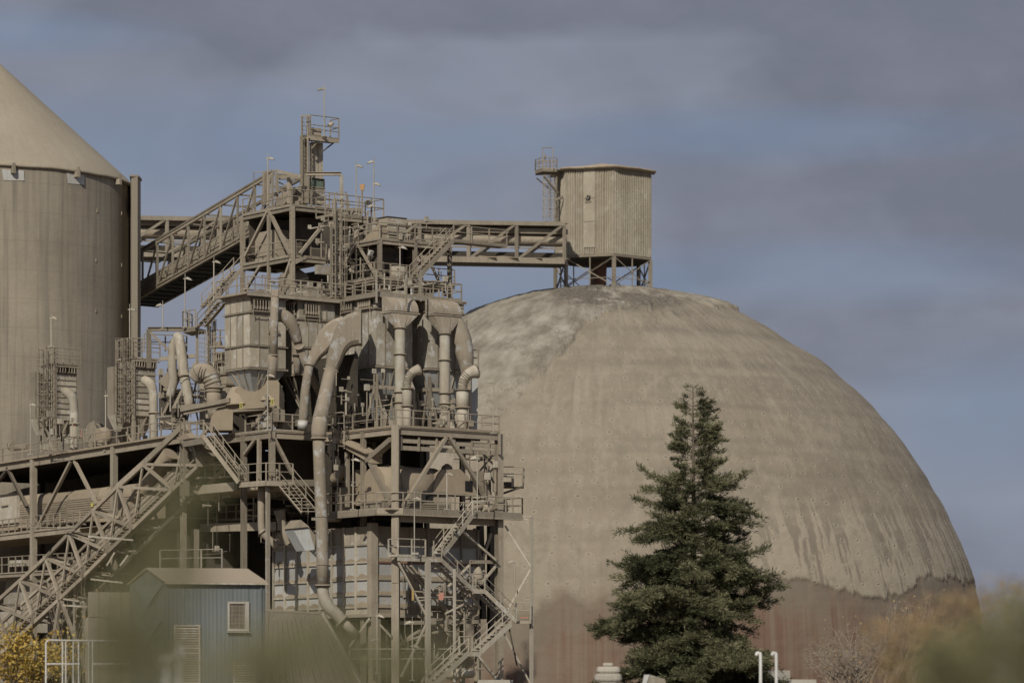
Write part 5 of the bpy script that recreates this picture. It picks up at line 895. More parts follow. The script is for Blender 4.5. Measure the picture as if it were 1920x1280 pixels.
    # bracing clutter behind
    for A, B in (((905, 850), (935, 880)), ((930, 845), (898, 885)), ((908, 870), (926, 905)), ((900, 905), (934, 868))): t.bar('rear_brace', AR(*A, 3), AR(*B, 3), .12, .1, 'dust')
    for A, B in (((900, 985), (905, 1160)), ((920, 985), (920, 1200)), ((868, 985), (868, 1150))): t.bar('rear_post', AR(*A, 5), AR(*B, 5), .4, .4, 'dark', 'I')
    for A, B in (((890, 990), (915, 1120)), ((880, 1120), (920, 1000))): t.bar('rear_brace', AR(*A, 4.6), AR(*B, 4.6), .22, .2, 'dust')
block_a()

# ---------------------------------------------------------------- stair tower
def stair_tower():
    o = -1.4; w = uL*1.0
    stair('top flight of the right stair tower, rising right to the middle deck', AR(830, 1040, o), AR(886, 966, o), uL, 1.05, 'pale')
    l = T('stair_landing', 'upper railed landing of the right stair tower, beside the corner column', 'platform', AR(790, 1045, o)); z = AR(830, 1044, o).z; a, b = AR(746, 0, o), AR(829, 0, o); a.z = b.z = z
    l.prism('deck_plate', [a, b, b+uL*1.1, a+uL*1.1], Z*-.08, 'heap'); l.bar('channel', a-Z*.22, b-Z*.22, .14, .26, 'pale'); railing(l, [a+uL*1.1, a, a.lerp(b, .62)], 1.15, 1.1, 'pale'); l.bar('post', AR(802, 1052, o-.1), AR(802, 1290, o-.1), .30, .30, 'post')
    for A, B in (((747, 1054), (800, 1156)), ((800, 1168), (752, 1268))): l.bar('brace', AR(*A, o), AR(*B, o), .13, .12, 'post')
    l.bar('tall_post', AR(852, 1066, o-.6), AR(852, 1290, o-.6), .14, .14, 'post'); l.bar('brace', AR(750, 1060, 0), AR(800, 1130, 2), .3, .2); l.box('meter_box', Vector((AR(773, 0, o-.1).x, AR(773, 0, o-.1).y, 0)), (0, .45), (-.2, 0), (z+.1, z+.25), 'pale')
    stair('second flight of the right stair tower, falling right from the upper landing', AR(887, 1106, o), AR(828, 1050, o), uL, 1.05, 'pale')
    l = T('stair_landing', 'tiny half landing in the middle of the right stair tower', 'platform', AR(897, 1106, o)); a, b = AR(886, 1105, o), AR(909, 1106, o); b.z = a.z; l.prism('deck_plate', [a, b, b+uL*1.05, a+uL*1.05], Z*-.1); l.bar('channel', a-Z*.1, b-Z*.1, .08, .3, 'pale'); railing(l, [a, b], 1.1, 1.0, 'pale', kick=False)
    stair('third flight of the right stair tower, falling right to the outrigger post', AR(968, 1165, o), AR(909, 1108, o), uL, 1.05, 'pale')
    stair('fourth flight of the right stair tower, rising right from the lower half landing', AR(884, 1223, o-1.1), AR(942, 1170, o-1.1), uL*-1, 1.0, 'post')
    l = T('stair_landing', 'lower half landing near the ground in the right stair tower', 'platform', AR(873, 1223, o-1.1)); a, b = AR(861, 1223, o-1.1), AR(885, 1223, o-1.1); b.z = a.z; l.prism('deck_plate', [a, b, b-uL*1.0, a-uL*1.0], Z*-.1); l.bar('channel', a-uL*1.0-Z*.1, b-uL*1.0-Z*.1, .08, .3, 'pale'); railing(l, [a, b], 1.1, 1.0, 'post', kick=False)
    stair('bottom flight of the right stair tower, rising right out of the yard', AR(800, 1282, o-1.1), AR(862, 1224, o-1.1), uL*-1, 1.0, 'post')
    s = T('valve_station', 'tangle of valves and pipes with a red tag, behind the pale stair post', 'valve station', AR(820, 1150, .2))
    for A, B, r in (((776, 1108), (826, 1112), .05), ((778, 1120), (850, 1119), .07), ((778, 1127), (828, 1120), .05), ((866, 1088), (900, 1140), .10), ((840, 1100), (880, 1060), .12), ((835, 1150), (875, 1130), .09)): s.pipe('pipe', AR(*A, -.4), AR(*B, -.2), r, 'galv', 8)
    s.prism('red_tag', [P(822.5, 1124, 239), P(831.5, 1124, 239), P(831.5, 1110, 239), P(822.5, 1112, 239)], (0, .06, 0), 'red'); s.prism('amber_plate', [P(772, 1125, 239), P(776, 1125, 239), P(776, 1105, 239), P(772, 1105, 239)], (0, .06, 0), 'amber')
    for A, B in (((830, 1165), (880, 1110)), ((880, 1165), (838, 1110)), ((815, 1165), (840, 1190)), ((845, 1190), (882, 1145)), ((760, 1200), (850, 1175)), ((790, 1280), (850, 1180)), ((740, 1215), (800, 1170)), ((760, 1060), (840, 1150)), ((770, 1060), (850, 1160))): s.bar('brace', AR(*A, .8), AR(*B, .8), .2, .14, 'dust')
    c = AR(900, 1085, .5); s.tube('funnel', [AR(896, 1095, .5), AR(896, 1070, .5), AR(896, 1060, .5)], [.55, .3, .1], 'dust', 14, sub=1); s.tube('horizontal_tank', [P(835, 1262, 242), P(868, 1262, 242.2), P(888, 1262, 242.3), P(892, 1262, 242.3)], [.34, .34, .28, .05], 'pale', 16, sub=1)
    g = T('yard_railing', 'low pale yard railing around the foot of the corner column', 'railing', P(700, 1270, 240)); railing(g, [P(655, 1257, 242), P(735, 1257, 240), P(850, 1257, 242)], 1.5, 1.8, 'post', kick=False)
stair_tower()

# ---------------------------------------------------------------- ribbed bin
def ribbed_bin():
    Y = 242.; Q = Vector(((698-960)/F*Y, Y, 0)); z = lambda y: Zf(y, Y); t = T('ribbed_bin', 'large white bin with a grid of ribs and dusty ledges, behind the big duct', 'bin', Q+Z*z(1150)); La, Ra = 12.2, 9.0
    rows = [985, 1020, 1053, 1085, 1114, 1137, 1150]; t.box('body', Q, (.05, Ra), (.05, La), (z(1150), z(985)), 'dust'); nb, na = 8, 6
    for i in range(nb):
        b0, b1 = .35+(La-.35)*i/nb, .35+(La-.35)*(i+1)/nb
        t.box('post', Q, (-.16, .06), (b1-.09, b1+.09), (z(1150), z(985)), 'pale')
        for k in range(len(rows)-1):
            m_ = 'white' if rows[k] > 990 and rows[k+1] < 1140 else 'pale'; t.box('panel', Q, (-.02, .05), (b0+.09, b1-.09), (z(rows[k+1])+.06, z(rows[k])-.03), m_)
            t.box('ledge', Q, (-.14, .05), (b0+.09, b1-.09), (z(rows[k+1])-.05, z(rows[k+1])+.06), 'pale')
            if 0 < k < 5:
                pts = [Q+uR*-.03+uL*(b0+.1)+Z*(z(rows[k+1])+.06)]; n = 6; pk = random.uniform(.18, .34)
                for j in range(n+1): f = j/n; pts.append(Q-uR*.03+uL*(b0+.1+(b1-b0-.2)*f)+Z*(z(rows[k+1])+.07+pk*(math.sin(math.pi*(f*.8+.12))+random.uniform(-.12, .12))))
                pts.append(Q-uR*.03+uL*(b1-.1)+Z*(z(rows[k+1])+.06)); t.prism('dust_heap', pts, uR*-.09, 'heap')
    for i in range(na):
        a0, a1 = .35+(Ra-.35)*i/na, .35+(Ra-.35)*(i+1)/na; t.box('post', Q, (a1-.07, a1+.07), (-.14, .06), (z(1150), z(985)), 'dust')
        for k in range(len(rows)-1): t.box('panel', Q, (a0+.07, a1-.07), (-.02, .05), (z(rows[k+1])+.06, z(rows[k])-.03), 'white' if 0 < k < 5 else 'dust'); t.box('ledge', Q, (a0+.07, a1-.07), (-.12, .05), (z(rows[k+1])-.05, z(rows[k+1])+.06), 'rust' if k == 1 else 'dust'); (0 < k < 5) and t.box('dust_heap', Q, (a0+.08, a1-.08), (-.1, -.02), (z(rows[k+1])+.06, z(rows[k+1])+.06+random.uniform(.12, .25)), 'heap')
    t.box('corner_post', Q, (-.2, .35), (-.2, .35), (z(1150), z(980)), 'dust'); t.box('sill_beam', Q, (-.22, Ra), (-.22, -.03), (z(1156), z(1150)), 'dust'); t.box('sill_beam', Q, (-.22, -.03), (-.03, La), (z(1156), z(1150)), 'dust')
    for a, b in ((0, 0), (.5, .1), (Ra, 0), (0, 4), (0, 8), (0, La)): p = Q+uR*a+uL*b; t.bar('leg', p+Z*GZ, p+Z*z(1156), .4 if (a, b) == (0, 0) else .3, .4, 'dust', 'I', side=uR)
    for A, B in (((693, 1158), (655, 1212)), ((735, 1160), (760, 1210)), ((712, 1170), (745, 1205))): t.bar('brace', P(*A, Y-.3), P(*B, Y-.3), .16, .14, 'pale')
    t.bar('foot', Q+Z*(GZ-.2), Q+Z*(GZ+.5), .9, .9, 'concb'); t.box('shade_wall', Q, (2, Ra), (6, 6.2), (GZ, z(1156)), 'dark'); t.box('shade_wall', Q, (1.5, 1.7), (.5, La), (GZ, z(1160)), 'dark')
ribbed_bin()

# ---------------------------------------------------------------- left wing: kiln deck
def left_wing():
    t = T('kiln_deck', 'long left steel deck on braced columns, carrying two slim dust filters at the left edge', 'steel platform', BL(200, 1280)); pt = lambda x, y, o=0: BL(x, y, o)
    Ln = lambda x: 870-(x)*.165          # deck edge row
    e0, e1 = pt(-120, 889), pt(345, 815)
    t.bar('edge_beam', e0-Z*.3, e1-Z*.3, .22, .52, 'dust', 'I'); t.bar('deck_lip', e0+Z*.05-uR*.12, e1+Z*.05-uR*.12, .3, .14, 'heap'); n_ = uR*9.5; t.prism('deck_plate', [e0, e1, e1+n_, e0+n_], Z*-.08, 'heap')
    for i in range(24): p = e0.lerp(e1, (i+.5)/24); t.bar('joist', p-Z*.3, p+n_-Z*.3, .12, .3, 'dark')
    railing(t, [e0, e1], 1.2, 1.6)
    f0, f1 = pt(-120, 1019), pt(150, 989); t.bar('edge_beam', f0-Z*.1, f1-Z*.1, .2, .44, 'dust', 'I'); t.prism('deck_plate', [f0, f1, f1+uR*7, f0+uR*7], Z*-.06, 'heap'); railing(t, [f0+Z*.14, f1+Z*.14], 1.15, 1.0); g1 = pt(330, 968); t.prism('deck_plate', [f1, g1, g1+uR*7, f1+uR*7], Z*-.06, 'heap')
    h0, h1 = pt(-120, 1086), pt(135, 1071); t.bar('edge_beam', h0, h1, .2, .32, 'dust', 'I'); t.prism('deck_plate', [h0, h1, h1+uR*5, h0+uR*5], Z*-.06, 'heap'); railing(t, [h0+Z*.12, h1+Z*.12], 1.3, 1.1)
    for x, y in ((-95, 885), (63, 858), (214, 834)):
        p = pt(x, y); t.bar('column', Vector((p.x, p.y, GZ)), p+Z*.1, .40, .40, 'dust', 'I', side=uR); t.bar('column_face', Vector((p.x, p.y, GZ))-uR*.21, p-uR*.21, .03, .40, 'dust', side=uR); q = p+uR*8.5; t.bar('column', Vector((q.x, q.y, GZ)), q-Z*.3, .3, .3, 'dark', 'I'); t.bar('column', Vector((p.x, p.y, GZ))+uR*.35+uL*.3, p+uR*.35+uL*.3, .16, .16, 'dust')
    for A, B in (((133, 865), (70, 990)), ((140, 864), (181, 945)), ((16, 877), (-30, 940)), ((14, 877), (50, 950))): t.bar('brace', pt(*A, .05), pt(*B, .05), .24, .2, 'dust' if A[0] > 100 else 'dark')
    t.prism('dark_backing_wall', [pt(-130, 1300, 9.6)*1, pt(340, 1300, 9.6), pt(340, 845, 9.6), pt(-130, 915, 9.6)], uR*.2, 'dark')  # dark wall added to blacken the space under the deck
    # ribbed housing of the kiln
    k = T('kiln_housing', 'long horizontal kiln housing with fine louvres under thick dust, below the left deck', 'machine', pt(120, 990, 2)); zc = [pt(-120, 938, 2.8), pt(232, 925, 2.8)]
    for i, (x0, x1, yt) in enumerate(((-100, -2, 930), (-2, 32, 932), (32, 72, 925), (72, 125, 922), (125, 182, 915), (182, 246, 908))):
        yb = yt+58+(i == 5)*6; pr = []
        q0 = pt((x0+x1)/2, yt, 0); 
        a, b = pt(x0+.6, 0, 1.0), pt(x1-.6, 0, 1.0); zt = Zf(yt, (a.y+b.y)/2); zbm = Zf(yb+4, (a.y+b.y)/2); L = b-a; prof = [(0, zbm), (0, zt-.75), (.12, zt-.35), (.45, zt-.08), (1.2, zt+.05), (2.4, zt), (3.0, zt-.7), (3.0, zbm)]
        v = [Vector((a.x, a.y, 0))+uR*p_[0]+Z*p_[1] for p_ in prof]; k.prism('shell_section', v, Vector((L.x, L.y, 0)), 'heap')
        if i > 1:
            for j in range(9): z = zbm+.35+j*.17; k.bar('louvre', Vector((a.x, a.y, z))-uR*.02, Vector((b.x, b.y, z))-uR*.02, .06, .045, 'dust')
    k.prism('access_door', [pt(-20, 985, .7), pt(31, 979, .7), pt(31, 926, .7), pt(-20, 930, .7)], uR*.3, 'pale'); k.bar('door_bar', pt(0, 928.5, .65), pt(31, 924.5, .65), .2, .07, 'dark'); k.bar('door_handle', pt(2, 948, .6), pt(14, 946, .6), .1, .1, 'dust')
    k.prism('notice', [pt(171, 950, .9), pt(175, 949.5, .9), pt(175, 942, .9), pt(171, 942.4, .9)], uR*-.03, 'yellow')
    q = pt(120, 992, .7); k.bar('pipe', pt(70, 984, .6), pt(180, 975, .6), .16, .16, 'dust', 'cyl8')
    d = T('lower_ducts', 'pale boxy ducts with dark joints below the lowest left walkway', 'duct', pt(40, 1200, 1))
    for x0, x1, y0, y1 in ((5, 62, 1078, 1140), (63, 92, 1082, 1118), (-30, 60, 1145, 1185), (63, 110, 1075, 1110)): d.prism('duct_section', [pt(x0, y1, 1.2), pt(x1, y1, 1.2), pt(x1, y0, 1.2), pt(x0+8, y0+2, 1.2)], uR*2, 'pale')
    d.prism('louvre_box', [pt(16, 1062, 0.6), pt(45, 1060, 0.6), pt(45, 1049, .6), pt(16, 1050, .6)], uR*1.2, 'pale')
    g = T('leaning_conveyor_hood', 'steep half-round dusty hood rising behind the conveyor truss', 'duct', pt(250, 960, .5)); g.bar('hood', P(205, 1010, 258), P(320, 850, 254), 1.3, 1.1, 'heap', 'cyl16')
    # slim filters on the deck
    def slim(label, x, ys, lx, w, stack, red):
        Y = BL(x+32, 700, 1.4).y; Q = Vector(((x+32-960)/F*Y, Y, 0)); z = lambda y: Zf(y, Y); s = T('slim_filter', label, 'dust filter', Q+Z*z(ys[3]), 'slim dust filters on the left deck')
        Lr, Ll = w, 2.0; zt, zv, zb, zf = z(ys[0]), z(ys[1]), z(ys[2]), z(ys[3])
        s.box('casing', Q, (0, Lr), (0, Ll), (zb, zv+.7), 'pale'); n = 8
        for i in range(n): zz0, zz1 = zb+(zv-zb)*i/n, zb+(zv-zb)*(i+1)/n; s.box('panel', Q, (.06, Lr-.06), (-.04, .02), (zz0+.04, zz1-.03), 'pale'); s.box('rib', Q, (-.08, Lr+.05), (-.11, -.0), (zz0-.035, zz0+.035), 'dust')
        for i in range(n): zz0 = zb+(zv-zb)*i/n; s.box('rib', Q, (-.1, 0), (.0, Ll), (zz0-.03, zz0+.03), 'dust')
        s.box('corner_post', Q, (-.1, .12), (-.14, .1), (zf, zv+.7), 'dust'); s.box('roof', Q, (-.2, Lr+.25), (-.2, Ll+.2), (zv+.7, zv+.82), 'dust'); s.box('valve_beam', Q, (.0, Lr+.2), (-.35, -.12), (zv+.5, zv+.62), 'dust')
        for i in range(8): p = Q+uR*(.12+(Lr-.1)*i/8+(.1 if i > 3 else 0))-uL*.3; s.put('pulse_valve', joined([(p+Z*(zv+.5), p+Z*(zv+.15), .08), (p+Z*(zv+.15), p+uL*.25+Z*(zv+.05), .13), (p+Z*(zv+.25), p+uL*.2+uR*.1+Z*(zv+.3), .1)], 'dust', 6))
        s.box('valve_recess', Q, (.06, Lr), (-.07, -.045), (zv+.02, zv+.5), 'dark')
        zr = zv+.85; railing(s, [Q-uR*.2+uL*Ll+Z*zr, Q-uR*.2-uL*.25+Z*zr, Q+uR*(Lr+.25)-uL*.25+Z*zr], zt-zr, .9, kick=False)
        for hh in (.3, .75): s.bar('handrail', Q-uR*.2-uL*.25+Z*(zr+(zt-zr)*hh), Q+uR*(Lr+.25)-uL*.25+Z*(zr+(zt-zr)*hh), .06)
        v = [Q+uR*a+uL*b+Z*zb for a, b in ((0, 0), (Lr, 0), (Lr, Ll), (0, Ll))]+[Q+uR*a+uL*b+Z*(zb-1.5) for a, b in ((Lr*.35, .5), (Lr*.65, .5), (Lr*.65, 1.2), (Lr*.35, 1.2))]
        s.put('hopper', fixn(mk('hopper', v, [(0, 1, 2, 3), (4, 5, 6, 7), (0, 1, 5, 4), (1, 2, 6, 5), (2, 3, 7, 6), (3, 0, 4, 7)], 'dust')))
        for a, b in ((0, 0), (Lr, 0), (0, Ll)): p = Q+uR*a+uL*b; s.bar('leg', p+Z*zf, p+Z*zb, .16, .16)
        s.bar('brace', Q+Z*(zf+.1)+uR*.1, Q+uR*Lr*.6+Z*(zb-.1), .12, .1); s.bar('brace', Q+uL*.2+Z*(zf+.1), Q+uL*Ll+Z*(zb-.2), .12, .1)
        # left ladder column and its blue-white hopper
        for lxx in lx: ladder(s, P(lxx, ys[2]+14, Y-.3), P(lxx, ys[0]+1, Y-.3), uR, -uL, .42, True)
        for xx in (x, x+12, x+20, x+32): s.bar('cable_tray', P(xx, ys[2]+12, Y-.1), P(xx, ys[0]+6, Y-.1), .07)
        qL = Q+uL*.1-uR*1.35; s.box('side_casing', Vector((qL.x, qL.y, 0)), (0, .8), (.5, 1.4), (zb, zv+.1), 'dust'); v = [qL+uR*a+uL*b+Z*zb for a, b in ((0, .3), (1, .3), (1, 1.4), (0, 1.4))]+[qL+uR*a+uL*b+Z*(zb-1.2) for a, b in ((.4, .6), (.7, .6), (.7, 1), (.4, 1))]
        s.put('side_hopper', fixn(mk('side_hopper', v, [(0, 1, 2, 3), (4, 5, 6, 7), (0, 1, 5, 4), (1, 2, 6, 5), (2, 3, 7, 6), (3, 0, 4, 7)], 'pale')))
        for yy in range(int(ys[1]), int(ys[2]), 17): s.bar('side_rib', P(x, yy, Y-.15), P(x+30, yy-1, Y-.15), .06)
        # outlet stack with an elbow turned to the left
        sx_, sy, r = stack; e = T('elbow_stack', 'round stack with elbow turned left and a red mark, nearer the left edge' if red else 'round stack with elbow turned left, before the taller slim filter', 'duct', P(sx_+8, ys[3], Y-1.2), 'elbow stacks on the left deck'); Ys = Y-1.2
        e.tube('elbow', [P(sx_-10, sy, Ys+.3), P(sx_-4, sy+3, Ys+.1), P(sx_+3, sy+10, Ys), P(sx_+7, sy+24, Ys), P(sx_+8, sy+42, Ys)], [r*1.0, r*1.15, r*1.15, r*1.0, r*.98], 'pale', 20); e.pipe('stack', P(sx_+8, sy+40, Ys), P(sx_+8, ys[3], Ys), r, 'galv', 20); e.pipe('collar', P(sx_+8, sy+60, Ys), P(sx_+8, sy+64, Ys), r+.08, 'dust', 20)
        if red: e.prism('red_mark', [P(sx_+6.5, sy+66, Ys-r-.02), P(sx_+10, sy+66, Ys-r-.02), P(sx_+10, sy+60, Ys-r-.02), P(sx_+6.5, sy+60, Ys-r-.02)], (0, .02, 0), 'red')
    slim('slim dust filter with ladder cage, nearer the left edge', 70, (652, 700, 786, 846), (76, 92), 1.95, (131, 733, .33), True)
    slim('slim dust filter with ladder cage, second from the left and taller', 218, (634, 690, 778, 832), (222, 238), 1.9, (280, 712, .32), False)
    # fan scrolls
    f = T('centrifugal_fan', 'round fan casing with a horizontal inlet, between the two slim filters', 'fan', BL(180, 842, 1)); c = BL(172, 815, 1.6); f.pipe('scroll', c, c+uR*.7, .9, 'dark', 28); f.pipe('scroll_rim', c-uR*.06, c, .95, 'dust', 28); c2 = BL(186, 818, .8); f.tube('inlet_cone', [c2-uR*.1, c2+uR*.5, c2+uR*.9], [.62, .75, .5], 'heap', 20, sub=1); f.pipe('motor', BL(178, 832, .4), BL(196, 832, .5), .26, 'dust', 14); f.bar('orange_tag', P(151.5, 819, 259), P(153.5, 806, 259), .12, .05, 'red'); f.bar('stand', BL(176, 843, .8), BL(200, 841, .8), .5, .35)
    f = T('small_motor', 'small fan motor on the left deck, left of the first slim filter', 'motor', BL(40, 848, 1)); f.pipe('body', BL(30, 840, .8), BL(52, 838, .8), .26, 'dust', 14); f.pipe('disc', BL(22, 835, .8), BL(25, 836, .8), .42, 'dust', 18); f.bar('foot', BL(30, 846, .8), BL(62, 844, .8), .3, .12)
    # portal frame, twin pipes, corrugated elbow
    Y = 254.; f = T('portal_frame', 'horizontal portal beam with brace, right of the silo shaft', 'steel frame', P(280, 690, Y)); f.bar('beam', P(277, 617, Y), P(343, 617, Y), .26, .3, 'dust', 'I'); f.bar('leg', P(279, 617, Y), P(279, 690, Y), .26, .26, 'dust', 'I'); f.bar('brace', P(281, 622, Y), P(328, 668, Y), .2, .16); f.bar('beam', P(300, 673, Y), P(366, 667, Y), .28, .26)
    f.bar('brace', P(366, 680, Y), P(325, 765, Y), .2, .18); f.bar('beam', P(325, 763, Y), P(425, 755, Y-4), .2, .2); 
    for A, B in (((300, 700), (345, 790)), ((340, 700), (305, 780)), ((306, 730), (350, 735)), ((300, 790), (350, 800))): f.bar('brace', P(*A, Y+1.5), P(*B, Y+1.5), .2, .16, 'dust')
    f.prism('dark_panel', [P(298, 805, Y+3), P(350, 805, Y+3), P(346, 742, Y+3), P(298, 700, Y+3)], uR*.1, 'dark'); f.prism('rear_casing', [P(374, 805, Y+6), P(440, 805, Y+6), P(440, 690, Y+6), P(374, 705, Y+6)], uR*1.5, 'dust')  # dark sheet added for the black gaps behind the braces
    for A, B in (((352, 700), (372, 790)), ((372, 700), (350, 790)), ((350, 745), (376, 745))): f.bar('brace', P(*A, Y+2), P(*B, Y+2), .14, .12)
    railing(f, [P(270, 657, Y+1), P(350, 660, Y+1)], 1.2, 1.4, kick=False)
    p = T('twin_pipes', 'pair of steep round pipes forming an inverted U, beside the portal frame', 'pipe', P(340, 790, Y)); p.tube('pipe', [P(330, 634, Y-.2), P(335, 632, Y-.3), P(340, 660, Y-.4), P(345, 700, Y-.5), P(356, 765, Y-.6)], [.3, .36, .38, .38, .32], 'pale', 20); p.tube('pipe', [P(332, 636, Y+.3), P(324, 648, Y+.2), P(323, 690, Y), P(325, 715, Y), P(318, 745, Y)], [.28, .31, .33, .33, .3], 'pale', 18); p.pipe('collar', P(345.5, 701, Y-.5), P(346.5, 707, Y-.5), .42, 'dust', 18); p.prism('offset_box', [P(296, 715, Y), P(320, 690, Y), P(332, 700, Y), P(312, 728, Y)], uR*.5, 'dust')
    e = T('corrugated_elbow', 'big corrugated elbow pipe turning down, left of the mill housing', 'duct', P(400, 780, 250)); pts = [P(366, 708, 250.5), P(377, 697, 250.2), P(392, 702, 250), P(400, 724, 250), P(401, 735, 250)]; e.tube('elbow', pts, [.6, .62, .62, .6, .58], 'duct', 22); e.tube('stack', [P(401, 734, 250), P(401, 752, 250), P(401, 772, 250), P(396, 785, 250)], [.52, .53, .45, .2], 'duct', 22, sub=1)
    for j in range(7): f_ = .9+j/7*2.2; i = int(f_); q = pts[i].lerp(pts[i+1], f_-i); d_ = (pts[i+1]-pts[i]).normalized(); e.pipe('elbow_ring', q-d_*.03, q+d_*.03, .66, 'duct', 22)
    e.pipe('collar', P(401, 726, 250), P(401, 729, 250), .66, 'dust', 22); e.pipe('valve_arm', P(405, 727, 249.8), P(424, 724, 249.8), .08, 'dust', 8)
    # stair up beside the left filter with a landing
    l = T('stair_landing', 'high landing with handrail, right of the portal beam and below the gallery', 'platform', P(360, 615, 252)); q = [P(343, 614, 252.4), P(366, 614, 251.2), P(386, 614, 252.8), P(360, 614, 254.5)]; zz = q[1].z; q = [Vector((a.x, a.y, zz)) for a in q]; l.prism('deck_plate', q, Z*-.24, 'dust'); railing(l, [q[0], q[1]], 1.3, 1.0); railing(l, [q[0], q[3]], 1.3, 1.3)
    stair('open stair rising right from the high landing towards the filter roof', P(385, 612, 252.2), P(428, 562, 249.5), uL, 1.1); stair('upper open stair climbing between the lamp poles behind the left filter', P(392, 574, 255), P(452, 506, 257), uL, 1.0)
    c = T('caged_ladder', 'caged ladder column between the high landing and the corrugated elbow', 'ladder', P(384, 700, 252)); ladder(c, P(378, 705, 252), P(378, 622, 252), uR, -uL, .5, True); ladder(c, P(392, 690, 252.4), P(392, 600, 252.4), uR, -uL, .5, True); c.bar('upright', P(369, 622, 252), P(369, 700, 252), .12); c.bar('upright', P(402, 600, 252.5), P(402, 700, 252.5), .16); c.bar('upright', P(392, 570, 253), P(392, 690, 253), .2)
    dustfilter('low dust filter half hidden behind the left edge of the left filter', 424, 252, 1.5, 2, (661, 680, 700, 720, 745), 1, 3, valvesL=((.1, 1.3, Zf(663, 252), Zf(678, 252), 4),), hop=1.0, hopm='dust')
    w = T('filter_roof_walkway', 'short railing on the low filter, just left of the left filter', 'walkway', P(405, 660, 252)); railing(w, [P(398, 650, 252.5), P(428, 650, 251.8)], 1.2, .9); w.bar('pump', P(405, 646, 252.5), P(416, 642, 252.5), .4, .3, 'dust'); w.bar('deck_plate', P(398, 651, 252.9), P(428, 651, 252.3), .9, .08)
    # ladders and clutter in front of the lower part of conveyor
    s = T('pipe_rack', 'thin pale pipe rack under the foot of the inclined conveyor', 'pipe rack', P(140, 1210, 250))
    for A, B in (((118, 1122), (158, 1128)), ((118, 1134), (178, 1138)), ((158, 1128), (158, 1260)), ((138, 1120), (140, 1200)), ((165, 1005), (250, 1012)), ((170, 1085), (230, 1092)), ((215, 1035), (200, 1060)), ((240, 1040), (225, 1060))): s.bar('pipe', P(*A, 252), P(*B, 252), .12, .12, 'pale')
left_wing()

# ---------------------------------------------------------------- lamp posts
LP = [('lamp post at the far left above the first slim filter', 96, 650, 594, 266, 1, 1), ('lamp post in front of the silo, right of the second slim filter', 243, 690, 576, 262, 1, 1), ('lamp post standing on the portal beam', 305, 617, 570, 253, 1, -1), ('lamp post on the high landing, against the dark gallery soffit', 347, 614, 519, 252, 1, 1), ('lamp post at the top of the open stair, against the gallery soffit', 401, 572, 488, 254, 1, 1),
      ('lamp post beside the head of the inclined gallery', 502, 384, 294, 266, 1, 1), ('lamp post on the elevator head, the highest lamp', 608, 256, 164, 266, 1, -1), ('left pole of the pair above the small valve platform', 668, 402, 308, 258, 1, 1), ('right pole of the pair above the small valve platform, with several lamps', 701, 470, 298, 256, 3, -1), ('dark lamp pole rising above the right end of the filters, against the dome', 872, 700, 602, 250, 1, -1),
      ('thin lamp post at the right end of the upper deck, against the dome', 925, 812, 712, 243, 1, -1), ('short round-headed post on the walkway before the inlet hood', 838, 955, 886, 239, 1, 1), ('post with a cross bar left of the right column', 895, 958, 854, 240, 1, -1), ('tall thin lamp post on the upper stair landing beside the corner column', 777, 1044, 930, 238, 1, 1), ('thin lamp post on the outrigger landing, against the dome', 965, 1163, 1048, 245, 1, -1),
      ('yard lamp post with two lamps, left of the corner column', 707, 1262, 1150, 238, 2, 1), ('yard lamp post with two lamps, right of the corner column', 773, 1275, 1162, 237, 2, -1), ('lamp post in front of the dusty mill housing', 502, 806, 700, 243, 1, 1), ('lamp post under the chute, before the drive unit', 662, 955, 858, 240, 1, 1), ('low lamp post on the left deck before the silo', 198, 845, 738, 262, 1, 1), ('thin lamp post on the left deck, left of the first slim filter', 57, 852, 755, 268, 1, 1), ('lamp on the transfer platform edge, above the open stair', 750, 524, 462, 249, 1, 1)]
for lb, x, yb, yt, Y, hd, sd_ in LP: lamp(lb, P(x, yb, Y), (yb-yt)/F*Y, hd, sd_)
t = T('beacon_box', 'small orange box on a post between the twin poles', 'signal box', P(679, 402, 258)); t.bar('post', P(679, 402, 258), P(679, 356, 258), .1); t.prism('box', [P(674, 346, 258), P(684, 345, 258), P(682, 357, 258), P(676, 357, 258)], (0, .3, 0), 'orange')
t = T('railed_lookout', 'small dark railed balcony right of the shaded arched duct, against the dome', 'platform', P(885, 700, 250)); q = [P(872, 690, 249.5), P(897, 692, 249), P(897, 690, 251), P(874, 690, 251.5)]; zz = q[0].z; q = [Vector((a.x, a.y, zz)) for a in q]; t.prism('deck_plate', q, Z*-.2, 'dark'); railing(t, [q[0], q[1], q[2]], 1.25, .5, 'dust'); railing(t, [P(866, 655, 249.6), P(875, 655, 249.8)], 1.2, .5, 'dust'); t.bar('post', P(875, 600, 249.8), P(875, 690, 249.8), .1); t.bar('flag_arm', q[1]+Z*1.2, q[1]+Z*1.7+Vector((.35, 0, 0)), .06)

